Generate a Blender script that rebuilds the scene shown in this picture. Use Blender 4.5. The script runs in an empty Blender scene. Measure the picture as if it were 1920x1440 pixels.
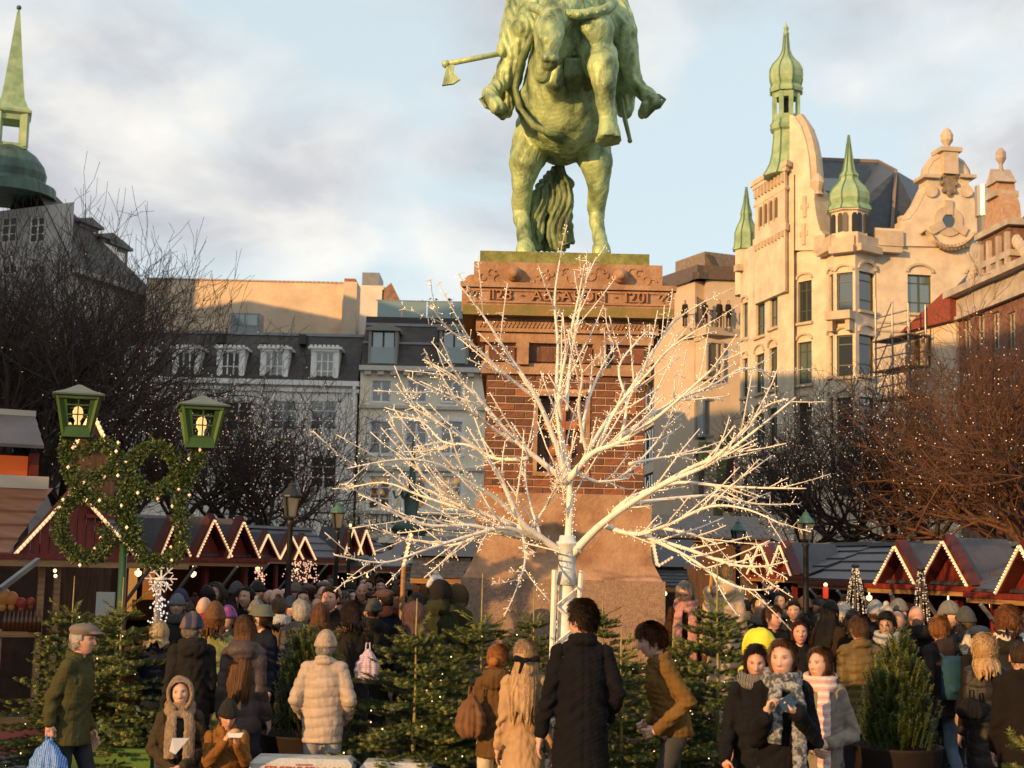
import bpy, bmesh, math, random
import numpy as np
from mathutils import Vector, Matrix, Euler
random.seed(7); RNG = np.random.default_rng(7)
SC = bpy.context.scene
COL = SC.collection
R = math.radians

# ------------------------------------------------------------------ camera
F_PX, CAM_H = 2750.0, 2.1
PITCH, ROLL = math.atan(340 / F_PX), R(1.3)
cam_data = bpy.data.cameras.new('camera')
cam = bpy.data.objects.new('camera', cam_data); COL.objects.link(cam)
cam_data.sensor_width = 36.0; cam_data.lens = 36.0 * F_PX / 1920.0
cam_data.clip_start = 0.1; cam_data.clip_end = 2000
cam.location = (0, 0, CAM_H)
CAM_M = Euler((math.pi / 2 + PITCH, 0, 0)).to_matrix() @ Euler((0, 0, ROLL)).to_matrix()
cam.rotation_euler = CAM_M.to_euler()
cam_data.dof.use_dof = True; cam_data.dof.focus_distance = 15.5; cam_data.dof.aperture_fstop = 4.0
SC.camera = cam

# ------------------------------------------------------------------ light
SUN_AZ, SUN_EL = R(44), R(11.5)          # light travels towards (+sin az, +cos az), falling
sun_l = bpy.data.lights.new('sun', 'SUN'); sun_l.energy = 5.0; sun_l.angle = R(0.55); sun_l.color = (1.0, 0.56, 0.20)
sun = bpy.data.objects.new('sun', sun_l); COL.objects.link(sun)
SUN_DIR = Vector((math.sin(SUN_AZ) * math.cos(SUN_EL), math.cos(SUN_AZ) * math.cos(SUN_EL), -math.sin(SUN_EL)))
sun.rotation_euler = SUN_DIR.to_track_quat('-Z', 'Y').to_euler()
sun.location = (-30, -30, 30)

world = bpy.data.worlds.new('World'); SC.world = world; world.use_nodes = True
def build_world():
    nt = world.node_tree; nd, lk = nt.nodes, nt.links
    nd.clear()
    out = nd.new('ShaderNodeOutputWorld'); bg = nd.new('ShaderNodeBackground'); bg.inputs[1].default_value = 0.105
    sky = nd.new('ShaderNodeTexSky'); sky.sky_type = 'NISHITA'; sky.sun_disc = False
    sky.sun_elevation = SUN_EL; sky.sun_rotation = SUN_AZ + math.pi   # behind the camera, to the left
    sky.air_density = 1.0; sky.dust_density = 1.2; sky.ozone_density = 1.5
    tc = nd.new('ShaderNodeTexCoord')
    mp = nd.new('ShaderNodeMapping'); mp.inputs['Scale'].default_value = (1.0, 1.0, 1.75); mp.inputs['Location'].default_value = (0.42, 0.15, 0.30)
    lk.new(tc.outputs['Generated'], mp.inputs[0])
    def noise(sc, det, ro, dist=0.0):
        n = nd.new('ShaderNodeTexNoise'); n.inputs['Scale'].default_value = sc; n.inputs['Detail'].default_value = det
        n.inputs['Roughness'].default_value = ro; n.inputs['Distortion'].default_value = dist
        lk.new(mp.outputs[0], n.inputs['Vector']); return n
    def ramp(src, stops):
        r = nd.new('ShaderNodeValToRGB'); e = r.color_ramp.elements
        e[0].position, e[0].color = stops[0][0], stops[0][1] + (1,)
        e[1].position, e[1].color = stops[-1][0], stops[-1][1] + (1,)
        for p, c in stops[1:-1]:
            k = e.new(p); k.color = c + (1,)
        lk.new(src, r.inputs[0]); return r
    # thin clear sky tint
    mul = nd.new('ShaderNodeMix'); mul.data_type = 'RGBA'; mul.blend_type = 'MIX'; mul.inputs[0].default_value = 0.55
    lk.new(sky.outputs[0], mul.inputs[6]); mul.inputs[7].default_value = (9.0, 10.2, 10.4, 1)
    # cloud cover and cloud shade
    cov = ramp(noise(4.6, 6, 0.52, 0.25).outputs['Fac'], [(0.41, (0, 0, 0)), (0.60, (1, 1, 1))])
    shd = ramp(noise(6.6, 5, 0.5, 0.3).outputs['Fac'], [(0.34, (4.3, 4.5, 4.9)), (0.46, (5.6, 5.7, 5.95)), (0.56, (7.4, 7.3, 7.1)), (0.70, (9.2, 8.8, 8.1))])
    mix = nd.new('ShaderNodeMix'); mix.data_type = 'RGBA'
    lk.new(cov.outputs[0], mix.inputs[0]); lk.new(mul.outputs[2], mix.inputs[6]); lk.new(shd.outputs[0], mix.inputs[7])
    lk.new(mix.outputs[2], bg.inputs[0]); lk.new(bg.outputs[0], out.inputs[0])
build_world()
SC.view_settings.view_transform = 'Standard'; SC.view_settings.look = 'None'
SC.view_settings.exposure = 0.18; SC.view_settings.gamma = 1.0
try: SC.view_settings.use_curve_mapping = False
except Exception: pass
SC.render.engine = 'CYCLES'
SC.cycles.use_denoising = True
SC.cycles.max_bounces = 6; SC.cycles.diffuse_bounces = 3; SC.cycles.glossy_bounces = 3
SC.cycles.transparent_max_bounces = 8; SC.cycles.sample_clamp_indirect = 4.0

# ------------------------------------------------------------------ pixel -> place (layout help)
def ray(px, py):
    d = CAM_M @ Vector(((px - 960) / F_PX, -(py - 720) / F_PX, -1.0))
    return d / d.y
def P(px, py, D):
    d = ray(px, py); return Vector((d.x * D, D, CAM_H + d.z * D))
def S(D): return F_PX / D                   # pixels of the photograph per metre at distance D
class Plane:
    """vertical facade plane through two ground points, addressed as (u along, z up)"""
    def __init__(s, x0, y0, x1, y1):
        s.o = Vector((x0, y0, 0)); d = Vector((x1 - x0, y1 - y0, 0)); s.L = d.length; s.d = d.normalized()
        s.n = Vector((s.d.y, -s.d.x, 0))    # outward normal (towards camera for left->right planes)
        s.M = Matrix(((s.d.x, s.n.x, 0, x0), (s.d.y, s.n.y, 0, y0), (0, 0, 1, 0), (0, 0, 0, 1)))
    @staticmethod
    def px(p0, D0, p1, D1, py=900):
        a, b = P(p0, py, D0), P(p1, py, D1); return Plane(a.x, a.y, b.x, b.y)
    def uz(s, px, py):
        d = ray(px, py); c = Vector((0, 0, CAM_H))
        # c + t*d = o + u*dir (xy)
        A = np.array([[d.x, -s.d.x], [d.y, -s.d.y]]); b = np.array([s.o.x, s.o.y])
        t, u = np.linalg.solve(A, b); return u, CAM_H + t * d.z
    def rect(s, x0, y0, x1, y1):
        xm, ym = (x0 + x1) / 2, (y0 + y1) / 2
        return (s.uz(x0, ym)[0], s.uz(xm, y1)[1], s.uz(x1, ym)[0], s.uz(xm, y0)[1])   # u0,z0,u1,z1

# ------------------------------------------------------------------ materials
MATS = {}
def mat(name, col, rough=0.7, var=0.0, vscale=4.0, bump=0.0, bscale=30.0, metal=0.0, col2=None, spec=0.5, emit=None, estr=0.0, stretch=None, sheen=0.0, ior=None, coord='Object', thr=None):
    if name in MATS: return MATS[name]
    m = bpy.data.materials.new(name); m.use_nodes = True; nt = m.node_tree; nd, lk = nt.nodes, nt.links
    b = nd['Principled BSDF']; c = tuple(col) + (1,)
    b.inputs['Base Color'].default_value = c; b.inputs['Roughness'].default_value = rough; b.inputs['Metallic'].default_value = metal
    b.inputs['Specular IOR Level'].default_value = spec
    if ior: b.inputs['IOR'].default_value = ior
    if sheen: b.inputs['Sheen Weight'].default_value = sheen
    if emit: b.inputs['Emission Color'].default_value = tuple(emit) + (1,); b.inputs['Emission Strength'].default_value = estr
    vec = None
    if var or bump or col2:
        tc = nd.new('ShaderNodeTexCoord'); mp = nd.new('ShaderNodeMapping'); lk.new(tc.outputs[coord], mp.inputs[0])
        if stretch: mp.inputs['Scale'].default_value = stretch
        vec = mp.outputs[0]
    if var or col2:
        n = nd.new('ShaderNodeTexNoise'); n.inputs['Scale'].default_value = vscale; n.inputs['Detail'].default_value = 6; n.inputs['Roughness'].default_value = 0.62
        lk.new(vec, n.inputs['Vector'])
        r = nd.new('ShaderNodeValToRGB'); e = r.color_ramp.elements
        lo, hi = thr or (0.36, 0.66)
        e[0].position, e[1].position = lo, hi
        c2 = col2 if col2 else tuple(min(1, x * (1 + var)) for x in col)
        c1 = col if col2 else tuple(x * (1 - var) for x in col)
        e[0].color = tuple(c1) + (1,); e[1].color = tuple(c2) + (1,)
        lk.new(n.outputs['Fac'], r.inputs[0]); lk.new(r.outputs[0], b.inputs['Base Color'])
    if bump:
        n2 = nd.new('ShaderNodeTexNoise'); n2.inputs['Scale'].default_value = bscale; n2.inputs['Detail'].default_value = 4
        lk.new(vec, n2.inputs['Vector'])
        bp = nd.new('ShaderNodeBump'); bp.inputs['Strength'].default_value = bump; bp.inputs['Distance'].default_value = 0.02
        lk.new(n2.outputs['Fac'], bp.inputs['Height']); lk.new(bp.outputs[0], b.inputs['Normal'])
    MATS[name] = m; return m
def glow(name, col, strength):
    if name in MATS: return MATS[name]
    m = bpy.data.materials.new(name); m.use_nodes = True; nd = m.node_tree.nodes; b = nd['Principled BSDF']
    b.inputs['Base Color'].default_value = (0.8, 0.7, 0.5, 1)
    b.inputs['Emission Color'].default_value = tuple(col) + (1,); b.inputs['Emission Strength'].default_value = strength
    MATS[name] = m; return m

# ------------------------------------------------------------------ mesh collector
class MB:
    def __init__(s): s.v = []; s.f = []; s.m = []; s.n = 0
    def add(s, verts, faces, mi=0):
        v = np.asarray(verts, float).reshape(-1, 3); o = s.n; s.v.append(v); s.n += len(v)
        s.f.extend([tuple(i + o for i in f) for f in faces]); s.m.extend([mi] * len(faces)); return s
    def box(s, x0, y0, z0, x1, y1, z1, mi=0, M=None):
        v = [Vector(p) for p in ((x0, y0, z0), (x1, y0, z0), (x1, y1, z0), (x0, y1, z0), (x0, y0, z1), (x1, y0, z1), (x1, y1, z1), (x0, y1, z1))]
        if M is not None: v = [M @ p for p in v]
        return s.add([tuple(p) for p in v], [(0, 3, 2, 1), (4, 5, 6, 7), (0, 1, 5, 4), (1, 2, 6, 5), (2, 3, 7, 6), (3, 0, 4, 7)], mi)
    def cbox(s, c, dx, dy, dz, mi=0, M=None):
        return s.box(c[0] - dx / 2, c[1] - dy / 2, c[2] - dz / 2, c[0] + dx / 2, c[1] + dy / 2, c[2] + dz / 2, mi, M)
    def bar(s, a, b, w, h=None, mi=0):
        a, b = Vector(a), Vector(b); h = h or w; d = b - a; L = d.length
        if L < 1e-6: return s
        q = d.to_track_quat('Z', 'Y').to_matrix().to_4x4(); q.translation = a
        return s.box(-w / 2, -h / 2, 0, w / 2, h / 2, L, mi, q)
    def tube(s, pts, rad, sides=6, mi=0, cap=True, flat=1.0):
        pts = [Vector(p) for p in pts]; n = len(pts)
        if np.isscalar(rad): rad = [rad] * n
        V = []; ref = None
        for i in range(n):
            t = (pts[min(i + 1, n - 1)] - pts[max(i - 1, 0)])
            t = t.normalized() if t.length > 1e-9 else Vector((0, 0, 1))
            if ref is None: ref = Vector((0, 0, 1)) if abs(t.z) < 0.9 else Vector((1, 0, 0))
            a = t.cross(ref)
            if a.length < 1e-6: a = t.cross(Vector((0, 1, 0.3)))
            a.normalize(); b = a.cross(t).normalized(); ref = b
            for k in range(sides):
                an = 2 * math.pi * k / sides
                V.append(pts[i] + (a * math.cos(an) + b * math.sin(an) * flat) * rad[i])
        Fc = [(i * sides + k, i * sides + (k + 1) % sides, (i + 1) * sides + (k + 1) % sides, (i + 1) * sides + k) for i in range(n - 1) for k in range(sides)]
        if cap: Fc += [tuple(range(sides))[::-1], tuple((n - 1) * sides + k for k in range(sides))]
        return s.add([tuple(v) for v in V], Fc, mi)
    def lathe(s, prof, c=(0, 0, 0), sides=16, mi=0, M=None, a0=0.0, cap=True, sx=1.0, sy=1.0):
        V = []; n = len(prof)
        for r, z in prof:
            for k in range(sides):
                an = a0 + 2 * math.pi * k / sides; p = Vector((c[0] + r * sx * math.cos(an), c[1] + r * sy * math.sin(an), c[2] + z))
                V.append(tuple(M @ p) if M is not None else tuple(p))
        Fc = [(i * sides + k, i * sides + (k + 1) % sides, (i + 1) * sides + (k + 1) % sides, (i + 1) * sides + k) for i in range(n - 1) for k in range(sides)]
        if cap: Fc += [tuple(range(sides))[::-1], tuple((n - 1) * sides + k for k in range(sides))]
        return s.add(V, Fc, mi)
    def ball(s, c, r, seg=10, rings=7, mi=0, M=None):
        if np.isscalar(r): r = (r, r, r)
        prof = [(math.sin(math.pi * i / rings), -math.cos(math.pi * i / rings)) for i in range(rings + 1)]
        prof[0] = (1e-4, -1); prof[-1] = (1e-4, 1)
        V = []
        for rr, z in prof:
            for k in range(seg):
                an = 2 * math.pi * k / seg; p = Vector((rr * math.cos(an) * r[0], rr * math.sin(an) * r[1], z * r[2]))
                if M is not None: p = M @ p
                V.append((p.x + c[0], p.y + c[1], p.z + c[2]))
        n = len(prof)
        Fc = [(i * seg + k, i * seg + (k + 1) % seg, (i + 1) * seg + (k + 1) % seg, (i + 1) * seg + k) for i in range(n - 1) for k in range(seg)]
        Fc += [tuple(range(seg))[::-1], tuple((n - 1) * seg + k for k in range(seg))]
        return s.add(V, Fc, mi)
    def prism(s, poly, y0, y1, mi=0, M=None):
        """poly: (x,z) outline, extruded from y0 to y1"""
        n = len(poly); V = [Vector((x, y0, z)) for x, z in poly] + [Vector((x, y1, z)) for x, z in poly]
        if M is not None: V = [M @ p for p in V]
        Fc = [tuple(range(n)), tuple(range(2 * n - 1, n - 1, -1))] + [(i, i + n, (i + 1) % n + n, (i + 1) % n) for i in range(n)]
        return s.add([tuple(v) for v in V], Fc, mi)
    def limb(s, a, b, r0, r1, sides=12, mi=0):
        a, b = Vector(a), Vector(b); d = (b - a); L = d.length; d = d.normalized() if L > 1e-6 else Vector((0, 0, 1))
        pts, rr = [], []
        for t in (-0.98, -0.7, -0.35): pts.append(a + d * r0 * t); rr.append(r0 * math.sqrt(1 - t * t))
        pts += [a, a + d * L * 0.5, b]; rr += [r0, (r0 + r1) / 2, r1]
        for t in (0.35, 0.7, 0.98): pts.append(b + d * r1 * t); rr.append(r1 * math.sqrt(1 - t * t))
        return s.tube(pts, rr, sides, mi)
    def mesh(s, name, smooth=False, fix=False):
        me = bpy.data.meshes.new(name)
        v = np.concatenate(s.v) if s.v else np.zeros((0, 3))
        me.from_pydata(v.tolist(), [], s.f)
        if any(s.m): me.polygons.foreach_set('material_index', np.array(s.m, dtype=np.int32))
        if smooth: me.polygons.foreach_set('use_smooth', np.ones(len(s.f), dtype=bool))
        if fix:
            bm = bmesh.new(); bm.from_mesh(me); bmesh.ops.recalc_face_normals(bm, faces=bm.faces); bm.to_mesh(me); bm.free()
        me.update(); return me
    def build(s, name, mats, parent=None, smooth=False, fix=True, kind=None, loc=None):
        return obj(name, s.mesh(name, smooth, fix), mats, parent, kind)
def obj(name, me, mats=None, parent=None, kind=None):
    o = bpy.data.objects.new(name, me); COL.objects.link(o)
    if mats is not None and me is not None:
        if not isinstance(mats, (list, tuple)): mats = [mats]
        if len(me.materials) == 0:
            for m in mats: me.materials.append(m)
        else:
            for i, m in enumerate(mats):
                if me.materials[i] is not m: o.material_slots[i].link = 'OBJECT'; o.material_slots[i].material = m
    if parent is not None: attach(o, parent)
    if kind: o['kind'] = kind
    return o
def attach(o, parent):
    """parent keeping world placement for things built in world coordinates"""
    o.parent = parent
    o.matrix_parent_inverse = parent.matrix_basis.inverted() if o.get('_w', True) else Matrix()
def lattach(o, parent):
    o.parent = parent; o.matrix_parent_inverse = Matrix()
def thing(name, label, cat, loc=(0, 0, 0), rz=0.0, group=None):
    o = bpy.data.objects.new(name, None); COL.objects.link(o); o.empty_display_size = 0.2
    o.location = loc; o.rotation_euler = (0, 0, rz); o['label'] = label; o['category'] = cat
    if group: o['group'] = group
    return o
def tag(o, label, cat, group=None):
    o['label'] = label; o['category'] = cat
    if group: o['group'] = group
    return o
def copy_thing(root, loc, rz=0.0, scale=None, label=None, group=None):
    r = root.copy(); COL.objects.link(r); r.location = loc; r.rotation_euler = (0, 0, rz)
    if scale is not None: r.scale = (scale,) * 3 if np.isscalar(scale) else scale
    if label: r['label'] = label
    if group: r['group'] = group
    for ch in list(root.children):
        c = ch.copy(); COL.objects.link(c); c.parent = r
        for g in list(ch.children):
            d = g.copy(); COL.objects.link(d); d.parent = c
    return r
TMP = bpy.data.scenes.new('tmp')
def remesh(mb, voxel, smooth_it=4, name='m', fac=0.5):
    me = mb.mesh(name, fix=True); o = bpy.data.objects.new('tmp', me); TMP.collection.objects.link(o)
    md = o.modifiers.new('r', 'REMESH'); md.mode = 'VOXEL'; md.voxel_size = voxel
    if smooth_it:
        sm = o.modifiers.new('s', 'SMOOTH'); sm.iterations = smooth_it; sm.factor = fac
    vl = TMP.view_layers[0]; vl.update(); ev = o.evaluated_get(vl.depsgraph)
    out = bpy.data.meshes.new_from_object(ev); out.name = name
    bpy.data.objects.remove(o); bpy.data.meshes.remove(me)
    out.polygons.foreach_set('use_smooth', np.ones(len(out.polygons), dtype=bool)); out.update()
    return out
def get_v(me):
    a = np.empty(len(me.vertices) * 3); me.vertices.foreach_get('co', a); return a.reshape(-1, 3)
def set_v(me, v):
    me.vertices.foreach_set('co', np.ascontiguousarray(v).ravel()); me.update()
def get_n(me):
    a = np.empty(len(me.vertices) * 3); me.vertex_normals.foreach_get('vector', a); return a.reshape(-1, 3)
def wob(v, s, seed=0):
    """cheap smooth pseudo noise in [-1,1]"""
    r = np.random.default_rng(seed); out = np.zeros(len(v))
    for k in range(5):
        d = r.normal(size=3); out += np.sin(v @ d * s * (1 + 0.6 * k) + r.uniform(0, 6.28)) / (1 + 0.5 * k)
    return out / 2.6
def raw_mesh(name, verts, tris, smooth=False):
    """fast mesh from numpy vertex and triangle/quad arrays"""
    me = bpy.data.meshes.new(name); nv, nf, k = len(verts), len(tris), tris.shape[1]
    me.vertices.add(nv); me.vertices.foreach_set('co', np.ascontiguousarray(verts, dtype=np.float32).ravel())
    me.loops.add(nf * k); me.loops.foreach_set('vertex_index', np.ascontiguousarray(tris, dtype=np.int32).ravel())
    me.polygons.add(nf); me.polygons.foreach_set('loop_start', np.arange(0, nf * k, k, dtype=np.int32))
    if smooth: me.polygons.foreach_set('use_smooth', np.ones(nf, dtype=bool))
    me.update(calc_edges=True); return me
def dots(points, r, name='bulbs'):
    """octahedral bulbs at points -> mesh"""
    p = np.asarray(points, float).reshape(-1, 3); n = len(p)
    o = np.array([[1, 0, 0], [-1, 0, 0], [0, 1, 0], [0, -1, 0], [0, 0, 1.2], [0, 0, -1.2]])
    rr = np.broadcast_to(np.asarray(r, float), (n,))
    v = (p[:, None, :] + o[None] * rr[:, None, None]).reshape(-1, 3)
    t = np.array([[0, 2, 4], [2, 1, 4], [1, 3, 4], [3, 0, 4], [2, 0, 5], [1, 2, 5], [3, 1, 5], [0, 3, 5]])
    f = (t[None] + (np.arange(n) * 6)[:, None, None]).reshape(-1, 3)
    return raw_mesh(name, v, f, True)
# ================================================================== ground
M_sett = mat('sett_stone', (0.10, 0.095, 0.09), 0.75, var=0.35, vscale=9, bump=0.4, bscale=60)
M_ground = mat('ground_stone', (0.075, 0.07, 0.065), 0.8, var=0.3, vscale=1.5, bump=0.5, bscale=40)
g = MB(); g.add([(-900, -300, 0), (900, -300, 0), (900, 1500, 0), (-900, 1500, 0)], [(0, 1, 2, 3)])
ground = g.build('ground', M_ground, kind='structure', fix=False)
def setts():
    b = MB(); b.box(-0.062, -0.085, 0.002, 0.062, 0.085, 0.022)
    # domed top
    b.add([(-0.062, -0.085, 0.022), (0.062, -0.085, 0.022), (0.062, 0.085, 0.022), (-0.062, 0.085, 0.022), (-0.04, -0.06, 0.034), (0.04, -0.06, 0.034), (0.04, 0.06, 0.034), (-0.04, 0.06, 0.034)],
          [(0, 1, 5, 4), (1, 2, 6, 5), (2, 3, 7, 6), (3, 0, 4, 7), (4, 5, 6, 7)])
    me = b.mesh('sett', fix=True); me.materials.append(M_sett)
    n = 0
    vv = get_v(me); quads = []; V = []; k = 0
    polys = [tuple(p.vertices) for p in me.polygons]
    for j in range(60):
        for i in range(118):
            x = -7.5 + i * 0.136 + (0.068 if j % 2 else 0); y = 12.6 + j * 0.19
            near = (-3.05 < x < -1.55 and 14.4 < y < 18.6) or (4.6 < x < 5.5 and 14.5 < y < 16.2)
            dz = random.uniform(-0.006, 0.004); a = random.uniform(-0.04, 0.04)
            if near and n < 290:
                o = obj('sett', me, None, ground); o.location = (x, y, dz); o.rotation_euler = (random.uniform(-.03, .03), random.uniform(-.03, .03), a); n += 1
            else:
                V.append(vv + np.array((x, y, dz))); quads.append(k); k += 1
    v = np.concatenate(V); f = [tuple(q + len(vv) * i for q in p) for i in range(k) for p in polys]
    m2 = bpy.data.meshes.new('setts'); m2.from_pydata(v.tolist(), [], f); m2.update()
    obj('setts', m2, M_sett, ground, 'stuff')
setts()

# ================================================================== building kit
def m_plaster(n, c, var=0.10): return mat(n, c, 0.85, var=var, vscale=0.9, bump=0.25, bscale=6)
M_glass = mat('window_glass', (0.025, 0.032, 0.036), 0.06, ior=2.1, spec=0.5)
M_glass_l = mat('window_glass_pale', (0.10, 0.14, 0.14), 0.05, ior=2.3)
M_white = mat('white_paint', (0.82, 0.80, 0.76), 0.55, var=0.05, vscale=3)
M_slate = mat('dark_roof', (0.045, 0.036, 0.032), 0.6, var=0.35, vscale=2.5, bump=0.4, bscale=14)
M_slate_b = mat('blue_slate', (0.035, 0.042, 0.055), 0.45, var=0.3, vscale=3, bump=0.4, bscale=16)
M_zinc = mat('zinc', (0.22, 0.23, 0.24), 0.45, var=0.15, vscale=2, metal=0.4)
M_green_fr = mat('green_window_frame', (0.06, 0.075, 0.045), 0.5)
M_dark = mat('dark_metal', (0.02, 0.02, 0.022), 0.5)
M_copper = mat('green_copper', (0.20, 0.32, 0.17), 0.6, col2=(0.36, 0.47, 0.26), vscale=1.6, bump=0.2, bscale=8)
M_copper_d = mat('dark_copper', (0.03, 0.055, 0.045), 0.55, col2=(0.07, 0.13, 0.10), vscale=1.2, bump=0.2, bscale=8, stretch=(1, 1, 0.2))
def m_lit(n, c, s):
    m = mat(n, (0.05, 0.04, 0.03), 0.1, ior=1.7)
    nt = m.node_tree; nd, lk = nt.nodes, nt.links; b = nd['Principled BSDF']
    if not b.inputs['Emission Color'].is_linked:
        tc = nd.new('ShaderNodeTexCoord'); nz = nd.new('ShaderNodeTexNoise'); nz.inputs['Scale'].default_value = 1.6; nz.inputs['Detail'].default_value = 3
        lk.new(tc.outputs['Object'], nz.inputs['Vector'])
        r = nd.new('ShaderNodeValToRGB'); r.color_ramp.elements[0].position = 0.42; r.color_ramp.elements[1].position = 0.66
        r.color_ramp.elements[0].color = (0.02, 0.012, 0.005, 1); r.color_ramp.elements[1].color = c + (1,)
        lk.new(nz.outputs['Fac'], r.inputs[0]); lk.new(r.outputs[0], b.inputs['Emission Color']); b.inputs['Emission Strength'].default_value = s
    return m
M_lit = m_lit('lit_room', (1.0, 0.52, 0.16), 0.55)

def wall_open(mb, pl, u0, z0, u1, z1, ops, dep=0.22, mi=0, y=0.0):
    """front face of a facade with rectangular openings and their reveals (local plane coords, outward = +y)"""
    us = sorted({u0, u1, *[min(max(v, u0), u1) for o in ops for v in (o[0], o[2])]}); zs = sorted({z0, z1, *[min(max(v, z0), z1) for o in ops for v in (o[1], o[3])]})
    def P3(u, yy, z): return tuple(pl.M @ Vector((u, yy, z)))
    for a, b in zip(us, us[1:]):
        for c, d in zip(zs, zs[1:]):
            um, zm = (a + b) / 2, (c + d) / 2
            if any(o[0] < um < o[2] and o[1] < zm < o[3] for o in ops): continue
            mb.add([P3(a, y, c), P3(b, y, c), P3(b, y, d), P3(a, y, d)], [(0, 1, 2, 3)], mi)
    for a, c, b, d in [o[:4] for o in ops]:
        f, k = y, y - dep
        for q in (((a, c), (b, c)), ((b, c), (b, d)), ((b, d), (a, d)), ((a, d), (a, c))):
            (p0, q0), (p1, q1) = q
            mb.add([P3(p0, f, q0), P3(p1, f, q1), P3(p1, k, q1), P3(p0, k, q0)], [(0, 1, 2, 3)], mi)
        mb.add([P3(a, k - .02, c), P3(b, k - .02, c), P3(b, k - .02, d), P3(a, k - .02, d)], [(0, 1, 2, 3)], mi)
def window(pl, r, nx, nz, parent, fm, gm, fw=0.06, rec=0.16, y=0.0, bars=0.035, name='window', ztr=None, surround=None):
    a, c, b, d = r; mb = MB(); y1 = y - rec; t = 0.05
    for q in ((a, c, b, c + fw), (a, d - fw, b, d), (a, c + fw, a + fw, d - fw), (b - fw, c + fw, b, d - fw)):
        mb.box(q[0], y1 - t, q[1], q[2], y1 + t, q[3], 0, pl.M)
    for i in range(1, nx):
        u = a + (b - a) * i / nx; w = bars * (1.5 if nx == 2 else 1); mb.box(u - w, y1 - t * .8, c + fw, u + w, y1 + t * .8, d - fw, 0, pl.M)
    zz = ztr if ztr else [c + (d - c) * i / nz for i in range(1, nz)]
    for z in zz: mb.box(a + fw, y1 - t * .7, z - bars * .8, b - fw, y1 + t * .7, z + bars * .8, 0, pl.M)
    w = mb.build(name, fm, parent)
    g = MB(); g.box(a + fw * .5, y1 - .012, c + fw * .5, b - fw * .5, y1 + .004, d - fw * .5, 0, pl.M)
    g.build('pane', gm, w)
    if surround:
        s = MB(); e = surround[0]
        for q in ((a - e, d, b + e, d + e), (a - e, c - e * .8, b + e, c), (a - e, c, a, d), (b, c, b + e, d)):
            s.box(q[0], y - .02, q[1], q[2], y + .05, q[3], 0, pl.M)
        s.build('window_surround', surround[1], w)
    return w
def strip(pl, u0, z0, u1, z1, out, mi=0, mb=None, y=0.0):
    mb = mb or MB(); mb.box(u0, y - .05, z0, u1, y + out, z1, mi, pl.M); return mb

# ================================================================== white townhouse with mansard roof (left)
def townhouse():
    pl = Plane.px(232, 80, 664, 80); M = m_plaster('white_wall', (0.85, 0.80, 0.71), .06)
    t = thing('townhouse', 'white town house with a long dark mansard roof and small white dormers', 'building', pl.o)
    ze = pl.uz(480, 716)[1]; zr = pl.uz(480, 613)[1]; L = pl.L
    ops = []
    for py0, py1 in ((752, 806), (855, 915)):
        for cx in (285, 366, 447, 530, 606): ops.append(pl.rect(cx - 25, py0, cx + 25, py1))
    w = MB(); wall_open(w, pl, 0, 0, L, ze, ops); w.box(0, -12, 0, L, -.3, ze, 0, pl.M); w.build('wall', M, t, fix=False)
    for o in ops: window(pl, o, 2, 3, t, M_white, M_glass, 0.08)
    c = MB()
    c.box(-.1, -.2, ze - .15, L + .1, .35, ze + .12, 0, pl.M); c.box(-.1, -.2, ze - .5, L + .1, .15, ze - .3, 0, pl.M); c.build('cornice', M_white, t)
    back = 2.6
    r = MB(); r.add([tuple(pl.M @ Vector(p)) for p in ((0, .1, ze + .12), (L, .1, ze + .12), (L, -back, zr), (0, -back, zr), (0, -8, zr + .2), (L, -8, zr + .2), (L, -12, ze), (0, -12, ze), )],
          [(0, 1, 2, 3), (3, 2, 5, 4), (4, 5, 6, 7), (0, 3, 4, 7), (1, 6, 5, 2)])
    roof = r.build('roof', M_slate, t, fix=False)
    rg = MB(); rg.box(0, -back - .1, zr - .06, L, -back + .12, zr + .1, 0, pl.M); rg.build('ridge_flashing', M_zinc, roof)
    for cx in (258, 348, 431, 513, 608):
        a, z0, b, z1 = pl.rect(cx - 22, 662, cx + 22, 717); dm = MB()
        dm.box(a - .12, -1.9, z0, a + .12, -.1, z1 + .1, 0, pl.M); dm.box(b - .12, -1.9, z0, b + .12, -.1, z1 + .1, 0, pl.M)
        dm.box(a - .12, -2.6, z1 + .1, b + .12, -.04, z1 + .24, 0, pl.M); dm.box(a - .28, -2.6, z1 + .24, b + .28, .06, z1 + .36, 0, pl.M)
        for k in range(7): dm.box(a - .2 + k * (b - a + .4) / 7, -.1, z1 + .36, a - .05 + k * (b - a + .4) / 7, .02, z1 + .46, 0, pl.M)
        d = dm.build('dormer', M_white, t)
        window(pl, (a + .12, z0 + .1, b - .12, z1 + .1), 3, 3 if cx > 600 else 2, t, M_white, M_glass, .08, .2)
    for px, py in ((402, 622), (560, 624), (488, 640), (560, 695)):
        u, z = pl.uz(px, py); v = MB(); v.box(u - .2, -2.4, z - .4, u + .2, -1.4, z + .15, 0, pl.M); v.build('roof_vent', M_dark, roof)
    pp = MB(); u = pl.L - .15; pp.tube([pl.M @ Vector((u, .3, 0)), pl.M @ Vector((u, .3, ze))], .09, 8); pp.build('downpipe', M_white, t)
townhouse()

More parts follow.
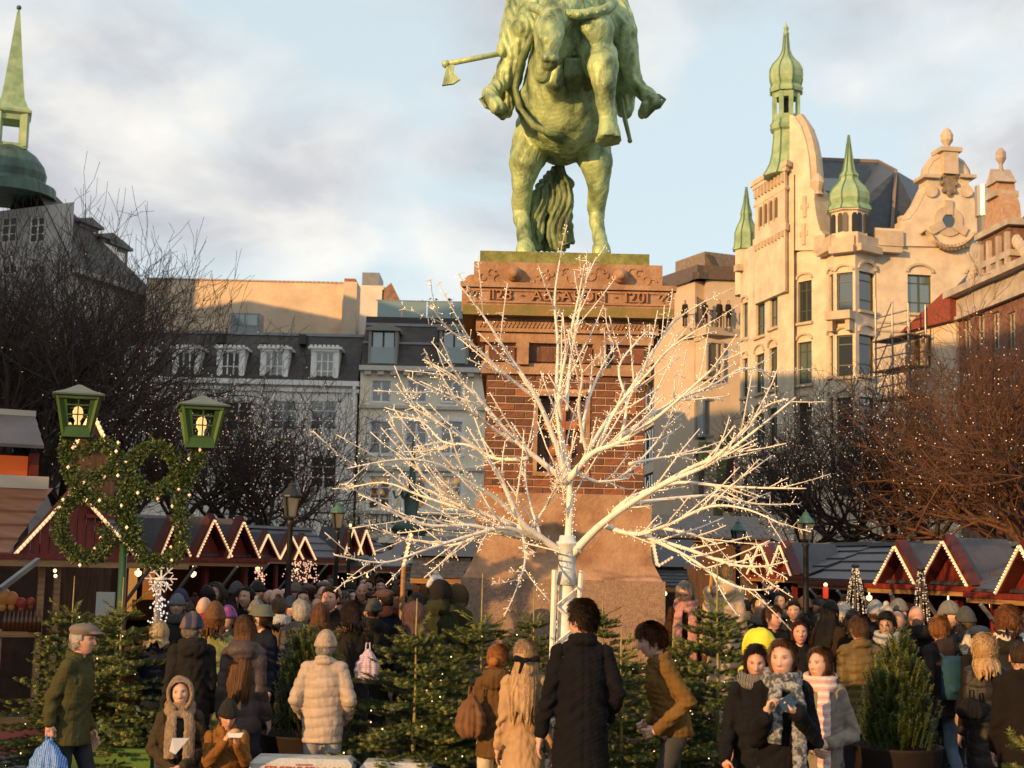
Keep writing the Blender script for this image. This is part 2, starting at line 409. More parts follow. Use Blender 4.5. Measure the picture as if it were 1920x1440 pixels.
# ================================================================== pale shop building
def shop_house():
    pl = Plane.px(669, 80, 912, 80); M = m_plaster('cream_wall', (0.86, 0.76, 0.58), .06); L = pl.L
    t = thing('shop_house', 'cream corner shop house with white window frames beside the monument', 'building', pl.o)
    ze = pl.uz(780, 694)[1]; rows = ((714, 754, 18, 1), (790, 851, 20, 2), (893, 955, 20, 3)); ops = []
    for py0, py1, hw, k in rows:
        for cx in (713, 780, 846):
            dx = (820 - (py0 + py1) / 2) * 0.02
            ops.append(pl.rect(cx + dx - hw, py0, cx + dx + hw, py1) + (k,))
    shop = [pl.rect(700, 1018, 760, 1075), pl.rect(790, 1018, 860, 1075)]
    w = MB(); wall_open(w, pl, 0, 0, L, ze, [o[:4] for o in ops] + shop); w.box(0, -11, 0, L, -.3, ze, 0, pl.M); w.build('wall', M, t, fix=False)
    for o in ops: window(pl, o[:4], 2, (2, 3, 3)[o[4] - 1], t, M_white, M_lit if o[4] == 3 else M_glass, .07, .12, surround=(.16 if o[4] > 1 else .08, M_white))
    for o in shop: window(pl, o, 2, 1, t, M_dark, M_glass, .08, .2)
    c = MB(); c.box(-.05, -.2, ze - .1, L + .2, .45, ze + .16, 0, pl.M)
    for k in range(10): c.box(.25 + k * L / 10, 0, ze - .32, .62 + k * L / 10, .34, ze - .1, 0, pl.M)
    for py in (764, 878, 962, 990):
        z = pl.uz(780, py)[1]; c.box(-.02, -.05, z - .09, L + .04, .16, z + .09, 0, pl.M)
    for cx in (711, 778, 845): a, z0, b, z1 = pl.rect(cx - 27, 879, cx + 27, 884); c.box(a, 0, z0, b, .22, z1 + .05, 0, pl.M)
    c.build('cornice', mat('pale_stone_trim', (0.60, 0.56, 0.48), 0.8, var=.08), t)
    # mansard
    z2 = pl.uz(780, 640)[1]; z3 = pl.uz(780, 600)[1]; z4 = pl.uz(780, 584)[1]
    r = MB(); r.add([tuple(pl.M @ Vector(p)) for p in ((0, .1, ze + .16), (L, .1, ze + .16), (L, -.9, z2), (0, -.9, z2), (L, -2.0, z3), (0, -2.0, z3), (L, -2.0, z4), (0, -2.0, z4), (L, -10, z4), (0, -10, z4), (L, -10, ze), (0, -10, ze))],
          [(0, 1, 2, 3), (3, 2, 4, 5), (5, 4, 6, 7), (7, 6, 8, 9), (0, 3, 5, 7, 9, 11), (1, 10, 8, 6, 4, 2)])
    roof = r.build('roof', M_slate, t, fix=False)
    f = MB(); f.box(0, -.95, z2 - .05, L, -.8, z2 + .07, 0, pl.M); f.box(0, -2.1, z3 - .05, L, -1.9, z3 + .1, 0, pl.M); f.build('ridge_flashing', M_zinc, roof)
    for cx in (718, 851):
        a, z0, b, z1 = pl.rect(cx - 22, 620, cx + 22, 681); d = MB()
        d.box(a - .16, -2.2, z0 - .05, a, .0, z1, 0, pl.M); d.box(b, -2.2, z0 - .05, b + .16, .0, z1, 0, pl.M); d.box(a - .3, -2.6, z1, b + .3, .12, z1 + .14, 0, pl.M)
        d.prism([(a - .3, z1 + .14), (b + .3, z1 + .14), ((a + b) / 2, z1 + .42)], -2.4, .1, 0, pl.M); d.build('dormer', mat('grey_dormer', (0.24, 0.23, 0.20), .7), t)
        window(pl, (a, z0, b, z1), 2, 1, t, M_dark, M_glass_l, .07, .25)
        rl = MB(); rl.box(a, -.05, z0, b, -.02, z0 + .9, 0, pl.M); rl.build('glass_rail', mat('rail_glass', (.12, .17, .17), .08, ior=1.9), t)
    # terrace with glass balustrade
    tr = thing('roof_terrace', 'glass walled roof terrace with potted shrubs above the dark mansard roof', 'terrace', pl.M @ Vector((L / 2, -4, z4)))
    zt = pl.uz(780, 551)[1]
    for k in range(4):
        g_ = MB(); u0 = .6 + k * 1.42; g_.box(u0, -2.25, z4, u0 + 1.36, -2.2, zt, 0, pl.M); g_.build('glass_panel', mat('balustrade_glass', (.16, .24, .23), .05, ior=1.7, spec=.6), tr)
    h = MB(); h.bar(pl.M @ Vector((.5, -2.2, zt)), pl.M @ Vector((6.6, -2.2, zt)), .05); h.build('handrail', M_zinc, tr)
    for u in (2.6, 3.9, 4.8):
        s = MB()
        for k in range(60):
            p = pl.M @ Vector((u + random.gauss(0, .25), -3 + random.gauss(0, .2), z4 + .2 + abs(random.gauss(.3, .3)))); a = [p + Vector((random.gauss(0, .12), random.gauss(0, .1), random.gauss(.05, .12))) for _ in range(3)]; s.add([tuple(q) for q in a], [(0, 1, 2)])
        s.build('shrub', mat('terrace_shrub', (.06, .09, .03), .8, var=.4), tr, fix=False)
    hs = MB(); hs.prism([(4.2, z4), (6.9, z4), (6.0, z4 + 1.0), (4.8, z4 + 1.35), (4.2, z4 + 1.2)], -9, -5, 0, pl.M); hs.build('roof_house', M_slate, tr)
    # shop sign lettering
    u0, z0 = pl.uz(705, 984); u1, z1 = pl.uz(846, 966)
    sg = thing('shop_sign', 'dark raised capital letters on the cream shop fascia', 'sign', pl.M @ Vector((u0, .05, z0)))
    letters('LOUIS VUITTON', sg, pl.M @ Vector((u0, .06, z0 + .06)), pl.d, z1 - z0, u1 - u0, M_dark, name='letter')
    bar = MB(); a, c0, b, d0 = pl.rect(671, 968, 675, 985); bar.box(a, 0, c0, b, .12, d0, 0, pl.M); bar.build('letter', M_dark, sg)
def letters(txt, parent, origin, direc, height, width, m, name='letter', depth=0.03):
    """each character a mesh of its own"""
    objs = []
    cu = bpy.data.curves.new('t', 'FONT'); x = 0.0
    for ch in txt:
        if ch == ' ': x += 0.45; continue
        c = bpy.data.curves.new('t', 'FONT'); c.body = ch; c.extrude = 0.02; c.size = 1.0
        o = bpy.data.objects.new('t', c); TMP.collection.objects.link(o)
        TMP.view_layers[0].update(); me = bpy.data.meshes.new_from_object(o.evaluated_get(TMP.view_layers[0].depsgraph)); bpy.data.objects.remove(o)
        v = get_v(me)
        if len(v) == 0: continue
        mn, mx = v[:, 0].min(), v[:, 0].max(); v[:, 0] -= mn; w = mx - mn; objs.append((me, v, x)); x += w + 0.13
    total = x - 0.13; sx = width / total; sz = height / 0.70
    n = Vector((direc.y, -direc.x, 0))
    for me, v, x0 in objs:
        W = np.array(origin)[None] + ((v[:, 0] + x0) * sx)[:, None] * np.array(direc)[None] + (v[:, 1] * sz)[:, None] * np.array((0, 0, 1.0))[None] + (v[:, 2] / 0.02 * depth / 2)[:, None] * np.array(n)[None]
        set_v(me, W); me.materials.clear(); me.materials.append(m); obj(name, me, None, parent)
shop_house()

# ================================================================== firewall behind, chimneys
def firewall():
    pl = Plane.px(255, 93, 638, 93); t = thing('gable_wall_house', 'tall blank rendered firewall of a house rising behind the dark mansard roof', 'building', pl.o)
    M = m_plaster('ochre_render', (0.60, 0.46, 0.32), .14); z1 = pl.uz(440, 527)[1]
    w = MB(); w.box(0, -8, 0, pl.L, 0, z1, 0, pl.M); w.build('wall', M, t)
    c = MB()
    for k in range(46): c.box(k * pl.L / 46, -.2, z1, (k + .8) * pl.L / 46, .06, z1 + .1, 0, pl.M)
    c.build('coping_tile', mat('coping', (.4, .28, .18), .8, var=.2), t, kind='stuff')
    sk = Plane.px(430, 83.5, 490, 83.5); a = sk.rect(432, 587, 488, 610); b = thing('skylight_box', 'small glazed roof light box standing on the dark mansard ridge', 'skylight', sk.M @ Vector((a[0], 0, a[1])))
    m = MB(); m.box(a[0], -1.2, a[1] - 1.0, a[2], 0, a[3], 0, sk.M); m.build('box', M_zinc, b)
    g_ = MB(); g_.box(a[0] + .15, -.02, a[1], (a[0] + a[2]) / 2 - .05, .03, a[3] - .1, 0, sk.M); g_.build('pane', M_glass_l, b)
    g_ = MB(); g_.box((a[0] + a[2]) / 2 + .05, -.02, a[1], a[2] - .15, .03, a[3] - .1, 0, sk.M); g_.build('pane', M_glass_l, b)
    cp = Plane.px(640, 84, 700, 84); ch = thing('chimney_block', 'rendered party wall and chimney stack between the two roofs', 'chimney', cp.M @ Vector((0, 0, 0)))
    for x0, y0, x1, y1, dd in ((643, 528, 668, 625, 0), (634, 541, 646, 612, 2.0)):
        a = cp.rect(x0, y0, x1, y1); m = MB(); m.box(a[0], -2 - dd, a[1] - 6, a[2], -dd, a[3], 0, cp.M); m.build('stack', m_plaster('chimney_render', (0.58, 0.46, 0.34)), ch)
    a = cp.rect(645, 521, 666, 528); m = MB(); m.box(a[0], -1.6, a[1], a[2], -.2, a[3], 0, cp.M); m.build('chimney_cap', mat('brick_red', (.3, .12, .06), .85, var=.25), ch)
    bp = Plane.px(660, 90, 800, 90); q = thing('rooftop_block', 'white lift housing with metal box on the roof behind the terrace', 'building', bp.M @ Vector((0, 0, 0)))
    for x0, y0, x1, y1, mm in ((664, 535, 718, 640, m_plaster('white_render', (.62, .57, .5))), (679, 511, 711, 535, M_zinc)):
        a = bp.rect(x0, y0, x1, y1); m = MB(); m.box(a[0], -3, a[1], a[2], 0, a[3], 0, bp.M); m.build('block', mm, q)
    a = bp.rect(716, 530, 765, 600); m = MB(); m.prism([(a[0], a[1] - 12), (a[2] + 1, a[1] - 12), (a[2], a[1] + .3), (a[0] + .55, a[3]), (a[0], a[3] - .5)], -4, 0, 0, bp.M); m.build('gable_house', mat('old_brick', (.24, .14, .09), .85, var=.3), q)
firewall()

# ================================================================== domed white building with spire (far left)
def domed_house():
    t = thing('domed_house', 'white corner house with a dark copper dome and slender green spire', 'building', P(60, 1000, 88))
    Mw = m_plaster('shaded_white_wall', (0.46, 0.44, 0.42)); ct = P(14, 340, 90); s = S(90)  # white wall painted greyer: its shade is put into the colour
    za = P(20, 372, 90).z
    A = Plane.px(-90, 92, 108, 88); B = Plane.px(108, 88, 268, 97)
    zw = P(108, 378, 88).z
    ops = []
    for py in (430, 520, 610, 700):
        for cx in (-40, 15, 68): ops.append(A.rect(cx - 14, py - 24, cx + 14, py + 24))
    w = MB(); wall_open(w, A, 0, 0, A.L, zw, ops)
    ze = P(265, 560, 97).z
    opb = [B.rect(cx - 7, py - 26, cx + 7, py + 26) for py in (625, 700) for cx in (140, 168, 196, 222, 246)]
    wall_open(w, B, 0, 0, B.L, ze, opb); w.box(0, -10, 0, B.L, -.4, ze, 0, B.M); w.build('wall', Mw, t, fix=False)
    for o in ops: window(A, o, 2, 3, t, M_white, M_glass, .08)
    for o in opb: window(B, o, 2, 3, t, M_white, M_glass, .06)
    bl = MB(); a = B.rect(130, 590, 150, 660); bl.box(a[0], .1, a[1], a[2], .16, a[3], 0, B.M); bl.build('blue_banner', mat('blue_cloth', (.03, .05, .20), .7, col2=(.30, .33, .42), vscale=1.4, thr=(.45, .6)), t)
    # steep roof on the long side
    zt = P(100, 350, 92).z
    r = MB(); e0, e1 = B.M @ Vector((-.3, .5, ze)), B.M @ Vector((B.L + .3, .5, ze)); t0, t1 = B.M @ Vector((.6, -4, zt + .6)), B.M @ Vector((B.L * .25, -5, zt - 1.2)); 
    r.add([tuple(e0), tuple(e1), tuple(B.M @ Vector((B.L * .62, -3.2, ze + 4.2))), tuple(t1), tuple(t0), tuple(B.M @ Vector((B.L, -10, ze))), tuple(B.M @ Vector((3, -9, ze)))], [(0, 1, 2, 3, 4), (1, 5, 2), (2, 5, 6, 3), (3, 6, 4)])
    roof = r.build('roof', M_slate, t, fix=False)
    ev = MB(); ev.bar(e0, e1, .35, .3); ev.build('eaves', mat('shaded_trim', (.35, .34, .33), .8), roof)  # eaves trim colour darkened to stand for shade
    for px, py, D in ((163, 452, 93), (203, 480, 94.5), (219, 492, 95.5)):
        c = P(px, py, D); q = B.d; n = B.n; d = MB()
        Mx = Matrix(((q.x, n.x, 0, c.x), (q.y, n.y, 0, c.y), (0, 0, 1, c.z), (0, 0, 0, 1)))
        d.box(-1.1, -3, -1.2, 1.1, .1, 1.0, 0, Mx); d.box(-1.35, -3, 1.0, 1.35, .35, 1.2, 0, Mx); d.prism([(-1.3, 1.2), (1.3, 1.2), (0, 1.55)], -3, .3, 0, Mx)
        dd = d.build('dormer', mat('dormer_grey', (.12, .12, .12), .7), roof)
        g_ = MB(); g_.box(-.7, .1, -.8, .7, .14, .7, 0, Mx); g_.build('dormer_pane', M_white, roof)
    # dome and lantern and spire
    d = MB(); k = 1 / s
    d.lathe([(92 * k, (340 - 372) * k), (90 * k, (340 - 352) * k), (74 * k, (340 - 348) * k), (70 * k, 0), (72 * k, 14 * k), (66 * k, 32 * k), (52 * k, 50 * k), (38 * k, 60 * k), (30 * k, 66 * k)], ct, 24)
    d.build('dome', M_copper_d, t, smooth=False)
    l = MB(); a0 = R(20)
    for i in range(4):
        an = a0 + i * math.pi / 2 + math.pi / 4; c = ct + Vector((math.cos(an) * 34 * k, math.sin(an) * 34 * k, 0)); l.box(c.x - 7 * k, c.y - 7 * k, ct.z + 64 * k, c.x + 7 * k, c.y + 7 * k, ct.z + 128 * k)
    l.lathe([(42 * k, 60 * k), (42 * k, 70 * k)], ct, 4, a0=a0 + math.pi / 4); l.lathe([(40 * k, 116 * k), (40 * k, 126 * k), (50 * k, 130 * k), (51 * k, 134 * k)], ct, 4, a0=a0 + math.pi / 4)
    lant = l.build('lantern', M_copper, t)
    sp = MB(); sp.lathe([(50 * k, 134 * k), (40 * k, 142 * k), (30 * k, 160 * k), (25 * k, 190 * k), (15 * k, 260 * k), (5 * k, 332 * k), (2 * k, 345 * k)], ct, 4, a0=a0 + math.pi / 4)
    sp.build('spire', M_copper, t)
    fn = MB(); fn.ball(ct + Vector((0, 0, 347 * k)), 5 * k); fn.build('finial', M_copper_d, t)
domed_house()
# ================================================================== sandstone corner building with copper turrets
M_sand = mat('pale_sandstone', (0.63, 0.52, 0.385), 0.85, var=0.17, vscale=0.9, bump=0.25, bscale=5)
M_sand_t = mat('sandstone_trim', (0.50, 0.40, 0.29), 0.85, var=0.14, vscale=1.5, bump=0.3, bscale=9)
def corner_house():
    t = thing('corner_house', 'pale sandstone corner building with tall copper onion spire and scrolled gables', 'building', P(1560, 1050, 80))
    A = Plane.px(1387, 88.5, 1466, 82.2); Bp = Plane.px(1466, 82.2, 1489, 81.0); C = Plane.px(1489, 81.4, 1550, 79.5)
    b1, b2, b3 = Plane.px(1550, 79.5, 1566, 78.2), Plane.px(1566, 78.2, 1606, 77.5), Plane.px(1606, 77.5, 1643, 78.5); D = Plane.px(1643, 78.6, 1960, 80.0)
    fl = MB()
    def facade(pl, y_top, wins, nx=2):
        zt = pl.uz((pl_px[pl][0] + pl_px[pl][1]) / 2, y_top)[1]; ops = [pl.rect(*w) for w in wins]
        wall_open(fl, pl, 0, 0, pl.L, zt, ops, .3)
        for o in ops:
            h = o[3] - o[1]; window(pl, o, nx if (o[2] - o[0]) > .75 else 1, 1, t, M_green_fr, M_glass if random.random() < .75 else M_glass_l, .07, .2, ztr=[o[1] + h * .28, o[1] + h * .78])
            s = MB(); s.box(o[0] - .12, -.02, o[1] - .16, o[2] + .12, .16, o[1] - .01, 0, pl.M); s.build('sill', M_sand_t, t)
            if h > 1.6:
                ar = MB(); um = (o[0] + o[2]) / 2; rr = (o[2] - o[0]) / 2 + .12; z = o[3] + .12; n = 9
                pts = [(um + rr * math.cos(math.pi * i / n), z + rr * .62 * math.sin(math.pi * i / n)) for i in range(n + 1)]
                inn = [(um + (rr - .14) * math.cos(math.pi * i / n), z + (rr * .62 - .12) * math.sin(math.pi * i / n)) for i in range(n + 1)]
                ar.prism(pts + inn[::-1], -.02, .12, 0, pl.M); ar.build('window_arch', M_sand_t, t)
        return zt
    pl_px = {A: (1387, 1466), Bp: (1466, 1489), C: (1489, 1550), b1: (1550, 1566), b2: (1566, 1606), b3: (1606, 1643), D: (1643, 1960)}
    facade(A, 452, [(1392, 568, 1402, 634), (1417, 557, 1434, 630), (1443, 542, 1458, 614), (1392, 672, 1402, 745), (1416, 664, 1433, 737), (1442, 652, 1457, 730), (1392, 782, 1402, 850), (1416, 775, 1433, 850), (1442, 765, 1457, 835), (1392, 890, 1402, 960), (1416, 885, 1433, 955), (1442, 880, 1457, 950)])
    facade(Bp, 330, [])
    facade(C, 468, [(1496, 527, 1522, 604), (1496, 641, 1522, 720), (1496, 755, 1522, 835), (1496, 870, 1522, 945)])
    facade(b1, 466, [(1554, 515, 1562, 586), (1554, 630, 1562, 706), (1554, 745, 1562, 815)], 1)
    facade(b2, 466, [(1569, 511, 1599, 584), (1569, 628, 1599, 706), (1569, 745, 1599, 815), (1569, 855, 1599, 930)], 1)
    facade(b3, 466, [(1611, 510, 1641, 583), (1611, 628, 1641, 704), (1611, 745, 1641, 815), (1611, 855, 1641, 930)], 1)
    facade(D, 436, [(1702, 515, 1747, 587), (1702, 632, 1747, 710), (1702, 750, 1747, 830), (1812, 518, 1850, 590), (1812, 636, 1850, 712)])
    fl.box(0, -9, 0, D.L, -.5, D.uz(1700, 440)[1], 0, D.M); fl.box(0, -8, 0, A.L, -.5, A.uz(1430, 455)[1], 0, A.M)
    fl.build('wall', M_sand, t, fix=False)
    # bay cornice, parapets, balcony
    c = MB()
    for pl, y0, o in ((b1, 470, .5), (b2, 470, .5), (b3, 470, .5)):
        z = pl.uz(sum(pl_px[pl]) / 2, y0)[1]; c.box(-.1, -.6, z - .18, pl.L + .1, o, z + .2, 0, pl.M); c.box(-.05, -.6, z + .2, pl.L + .05, o - .25, z + .75, 0, pl.M)
    c.build('bay_cornice', M_sand_t, t)
    for nm, pl, bx in (('cornice', D, lambda: (0, -.4, D.uz(1665, 470)[1] - .18, 1.4, .5, D.uz(1665, 470)[1] + .12)), ('parapet', D, lambda: (0, -1, D.uz(1665, 436)[1] - .8, 1.55, .3, D.uz(1665, 436)[1] + .05)), ('parapet', C, lambda: (C.L - .6, -.5, C.uz(1545, 455)[1] - .5, C.L + .2, .3, C.uz(1545, 455)[1] + .4))): c = MB(); c.box(*bx(), 0, pl.M); c.build(nm, M_sand_t, t)
    for py in (606, 622): 
        c = MB(); z = D.uz(1700, py)[1]; c.box(0, -.02, z - .06, D.L, .07, z + .06, 0, D.M); c.build('string_course', M_sand_t, t)
    for pl in (A,):
        c = MB(); z = pl.uz(1400, 500)[1]; c.box(-.1, -.4, z - .15, .55, .4, z + .25, 0, pl.M); c.build('corbel', M_sand_t, t)
    bc = MB(); a = b2.rect(1560, 586, 1602, 612); bc.box(a[0] - .1, -.1, a[1] + .3, a[2] + .05, .75, a[3], 0, b2.M); bc.box(a[0], -.1, a[1] - .3, a[0] + .25, .55, a[1] + .3, 0, b2.M); bc.box(a[2] - .3, -.1, a[1] - .3, a[2] - .05, .55, a[1] + .3, 0, b2.M); bc.build('balcony', M_sand_t, t)
    # tower block
    TW = Plane.px(1414, 85.6, 1472, 81.2); TR = Plane.px(1472, 81.2, 1490, 82.4)
    z0, z1 = P(1440, 460, 83).z, P(1440, 335, 83).z; tw = MB()
    a, b, cc = TW.o, TW.o + TW.d * TW.L, TR.o + TR.d * TR.L; d_ = a + (cc - b)
    def quad(lo, hi, g=0.0):
        ce = (a + b + cc + d_) / 4; ps = [p + (p - ce).normalized() * g for p in (a, b, cc, d_)]
        tw.add([(p.x, p.y, lo) for p in ps] + [(p.x, p.y, hi) for p in ps], [(0, 3, 2, 1), (4, 5, 6, 7), (0, 1, 5, 4), (1, 2, 6, 5), (2, 3, 7, 6), (3, 0, 4, 7)])
    quad(z0 - 3, z1); quad(z1, z1 + .25, .25); quad(z1 + .25, z1 + .55, .45); zz = P(1440, 437, 83).z; quad(zz - .2, zz + .2, .18); zz = P(1440, 365, 83).z; quad(zz - .1, zz + .1, .12); tower = tw.build('tower', M_sand, t)
    nb = MB(); zn = z1 - .1
    for k in range(9): nb.box(.2 + k * TW.L / 9, 0, zn - .5, .38 + k * TW.L / 9, .16, zn, 0, TW.M)
    zz = P(1440, 437, 83).z
    for k in range(9): nb.box(.2 + k * TW.L / 9, 0, zz - .55, .36 + k * TW.L / 9, .14, zz - .2, 0, TW.M)
    nb.build('dentil_course', M_sand_t, tower, kind='stuff')
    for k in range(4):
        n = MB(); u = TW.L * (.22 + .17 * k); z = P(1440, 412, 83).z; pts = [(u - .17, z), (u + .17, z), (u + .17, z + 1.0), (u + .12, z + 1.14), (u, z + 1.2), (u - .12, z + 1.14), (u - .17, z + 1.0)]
        n.prism(pts, -.02, .03, 0, TW.M); n.build('arched_niche', mat('niche_shade', (.14, .09, .05), .9), tower)  # recess shade painted as a dark panel on the wall face
        n = MB(); n.box(u - .26, -.02, z - .15, u - .2, .1, z + 1.25, 0, TW.M); n.build('colonnette', M_sand_t, tower)
    tri = MB(); u, z = A.uz(1449, 530); tri.prism([(u - .75, z), (u + .75, z), (u, z + 2.1)], -.02, .12, 0, A.M); tri.build('triangular_relief', M_sand_t, t)
    # onion spire
    ax = P(1474, 330, 82.6); k = 1 / S(82.6)
    def onion(name, ax, y0, prof, n, m=M_copper, sides=8, parent=t, ribs=True):
        o = MB(); o.lathe([(r * k, (y0 - y) * k) for y, r in prof], ax, sides, a0=R(12)); q = o.build(name, m, parent)
        if ribs:
            rb = MB()
            for i in range(sides):
                an = R(12) + 2 * math.pi * i / sides; rb.tube([ax + Vector((math.cos(an) * r * k, math.sin(an) * r * k, (y0 - y) * k)) for y, r in prof], .045, 4)
            rb.build('copper_rib', mat('copper_rib', (.10, .19, .11), .6), q)
        return q
    onion('spire_skirt', ax, 330, [(332, 46), (322, 40), (308, 33), (290, 29), (262, 26), (244, 25), (240, 30), (233, 32), (228, 28), (222, 27)], 0)
    ln = MB()
    for i in range(8):
        an = R(12) + i * math.pi / 4; p = ax + Vector((math.cos(an) * 24 * k, math.sin(an) * 24 * k, (330 - 222) * k)); ln.bar(p, p + Vector((0, 0, 55 * k)), 8 * k, 6 * k)
    ln.lathe([(26 * k, 108 * k), (26 * k, 118 * k)], ax, 8, a0=R(12)); ln.lathe([(26 * k, 152 * k), (26 * k, 165 * k)], ax, 8, a0=R(12)); ln.build('spire_lantern', M_copper, t)
    core = MB(); core.lathe([(10 * k, 108 * k), (10 * k, 160 * k)], ax, 8); core.build('lantern_core', M_dark, t)
    onion('onion_dome', ax, 330, [(166, 32), (160, 33), (152, 28), (146, 31), (136, 33.5), (122, 33), (110, 27), (100, 18), (90, 11), (78, 7), (62, 5.5), (50, 4.5)], 0)
    fi = MB(); fi.lathe([(4.5 * k, 280 * k), (6.5 * k, 284 * k), (4 * k, 290 * k), (5.5 * k, 296 * k), (2 * k, 302 * k), (.5 * k, 308 * k)], ax, 8); fi.build('finial', M_copper, t)
    # small turret on the bay
    ax2 = P(1592, 395, 78.6); k = 1 / S(78.6)
    onion('turret_dome', ax2, 395, [(398, 44), (392, 42), (386, 37), (376, 40), (364, 39), (352, 32), (344, 24), (336, 18), (331, 17), (328, 19), (318, 12), (300, 8.5), (270, 4.5), (246, .8)], 0, sides=8)
    tb = MB(); tb.lathe([(41 * k, -1 * k), (41 * k, -6 * k), (36 * k, -8 * k), (36 * k, -60 * k)], ax2, 8, a0=R(12)); turret = tb.build('turret', M_sand, t)
    for i in range(16):
        an = R(12) + (i + .5) * math.pi / 8 + (0.06 if i % 2 else -0.06); p = ax2 + Vector((math.cos(an) * 34.3 * k, math.sin(an) * 34.3 * k, -48 * k)); n = Vector((math.cos(an), math.sin(an), 0)); tt = Vector((-n.y, n.x, 0))
        o = MB(); Mx = Matrix(((tt.x, n.x, 0, p.x), (tt.y, n.y, 0, p.y), (0, 0, 1, p.z), (0, 0, 0, 1))); o.prism([(-.15, 0), (.15, 0), (.15, .9), (.08, 1.05), (-.08, 1.05), (-.15, .9)], -.05, .04, 0, Mx); o.build('arched_opening', M_dark, turret)
    k = 1 / S(90); ax3 = P(1399, 468, 90.5)
    onion('rear_turret_dome', ax3, 468, [(470, 27), (464, 24), (452, 23), (438, 23), (424, 18), (412, 12), (404, 10), (398, 11), (380, 6), (345, 1)], 0)
    r3 = MB(); r3.lathe([(24 * k, 0), (22 * k, -4 * k), (22 * k, -90 * k)], ax3, 8, a0=R(12)); r3.build('rear_turret', M_sand, t)
    # scrolled half gable beside the tower
    sg = [C.uz(*p) for p in ((1484, 216), (1492, 218), (1504, 236), (1513, 262), (1519, 292), (1522, 330), (1523, 352), (1531, 358), (1530, 375), (1534, 405), (1541, 432), (1553, 446), (1556, 470), (1484, 470))]
    s = MB(); s.prism(sg, -1.0, .15, 0, C.M); s.build('scroll_gable', M_sand, t)
    s = MB(); s.tube([C.M @ Vector((u, -.3, z)) for u, z in sg[1:8]], .3, 6); s.build('gable_coping', M_sand_t, t)
    u = C.uz(1528, 345); bl = MB(); bl.lathe([(.1, 0), (.38, .1), (.25, .3), (.42, .8), (.3, 1.1), (.1, 1.35)], C.M @ Vector((u[0], -.2, u[1] - .7)), 8); bl.build('urn', M_sand_t, t)
    for px, py in ((1513, 388), (1511, 440)):
        u, z = C.uz(px, py); o = MB(); o.box(u - .12, .1, z - .6, u + .12, .24, z + .6, 0, C.M); o.box(u - .3, .1, z - .1, u + .3, .2, z + .15, 0, C.M); o.build('wall_anchor', M_sand_t, t)
    # slate roof
    rp = [P(1520, 298, 87), P(1648, 303, 87), P(1735, 352, 86), P(1742, 445, 80), P(1530, 450, 80), P(1520, 450, 92), P(1760, 445, 92), P(1680, 320, 82.5)]
    rr = MB(); rr.add([tuple(p) for p in rp], [(0, 1, 7, 3, 4), (1, 2, 7), (7, 2, 3), (0, 4, 5), (1, 0, 5, 6), (2, 1, 6), (3, 2, 6)]); roof = rr.build('roof', M_slate_b, t, fix=False)
    hp = MB(); hp.bar(rp[7], P(1672, 440, 79.8), .18); hp.bar(rp[1], rp[7], .15); hp.bar(rp[0], rp[1], .2); hp.build('hip_flashing', mat('lead_flash', (.18, .13, .10), .6), roof)
    for px, py in ((1562, 345), (1637, 425)):
        p = P(px, py, 83 if px < 1600 else 80.2); sk = MB(); sk.add([tuple(p + Vector(q)) for q in ((-.5, 0, -.4), (.5, 0, -.4), (.5, .6, .5), (-.5, .6, .5))], [(0, 1, 2, 3)]); sk.build('skylight', M_glass_l, roof, fix=False)
    # dutch gable
    L_ = [(1690, 462), (1690, 414), (1704, 411), (1718, 392), (1729, 370), (1737, 354), (1737, 338), (1733, 336), (1733, 331), (1739, 331), (1741, 318), (1750, 304), (1764, 296)]
    Rr = [(2 * 1776 - x, y + 3) for x, y in L_][::-1]; poly = [D.uz(x, y) for x, y in L_ + Rr]
    gb = MB(); gb.prism(poly, -1.0, .12, 0, D.M); gable = gb.build('dutch_gable', M_sand, t)
    cp = MB(); cp.tube([D.M @ Vector((u, -.2, z)) for u, z in [D.uz(*p) for p in L_[1:6]]], .34, 6); cp.tube([D.M @ Vector((u, -.2, z)) for u, z in [D.uz(*p) for p in Rr[7:12]]], .34, 6)
    cp.tube([D.M @ Vector((u, -.2, z)) for u, z in [D.uz(*p) for p in L_[9:] + Rr[:4]]], .33, 6)
    for x0, x1 in ((1727, 1757), (1795, 1825)): a = D.rect(x0, 330, x1, 336); cp.box(a[0], -1, a[1], a[2], .42, a[3], 0, D.M)
    cp.build('gable_coping', M_sand_t, gable)
    for x in (1744, 1810):
        u, z = D.uz(x, 360); v = MB(); v.lathe([(.35, -.2), (.35, .2)], (0, 0, 0), 14, M=Matrix.Translation(D.M @ Vector((u, .05, z))) @ Matrix.Rotation(R(90), 4, 'X')); v.build('volute', M_sand_t, gable)
    u, z = D.uz(1776, 300); f = MB(); f.box(u - .42, -.6, z - .9, u + .42, .5, z + .35, 0, D.M); f.box(u - .62, -.7, z + .35, u + .62, .6, z + .6, 0, D.M); f.lathe([(.25, .6), (.14, .8), (.34, 1.1), (.36, 1.4), (.2, 1.7), (.03, 1.85)], D.M @ Vector((u, 0, z)), 10); f.build('pinecone_finial', M_sand_t, gable)
    u, z = D.uz(1776, 416); o = MB(); n = 20; ring = [(u + .85 * math.cos(2 * math.pi * i / n), z + .85 * math.sin(2 * math.pi * i / n)) for i in range(n)]; inr = [(u + .38 * math.cos(2 * math.pi * i / n), z + .38 * math.sin(2 * math.pi * i / n)) for i in range(n)]
    for i in range(n): o.prism([ring[i], ring[(i + 1) % n], inr[(i + 1) % n], inr[i]], -.02, .2, 0, D.M)
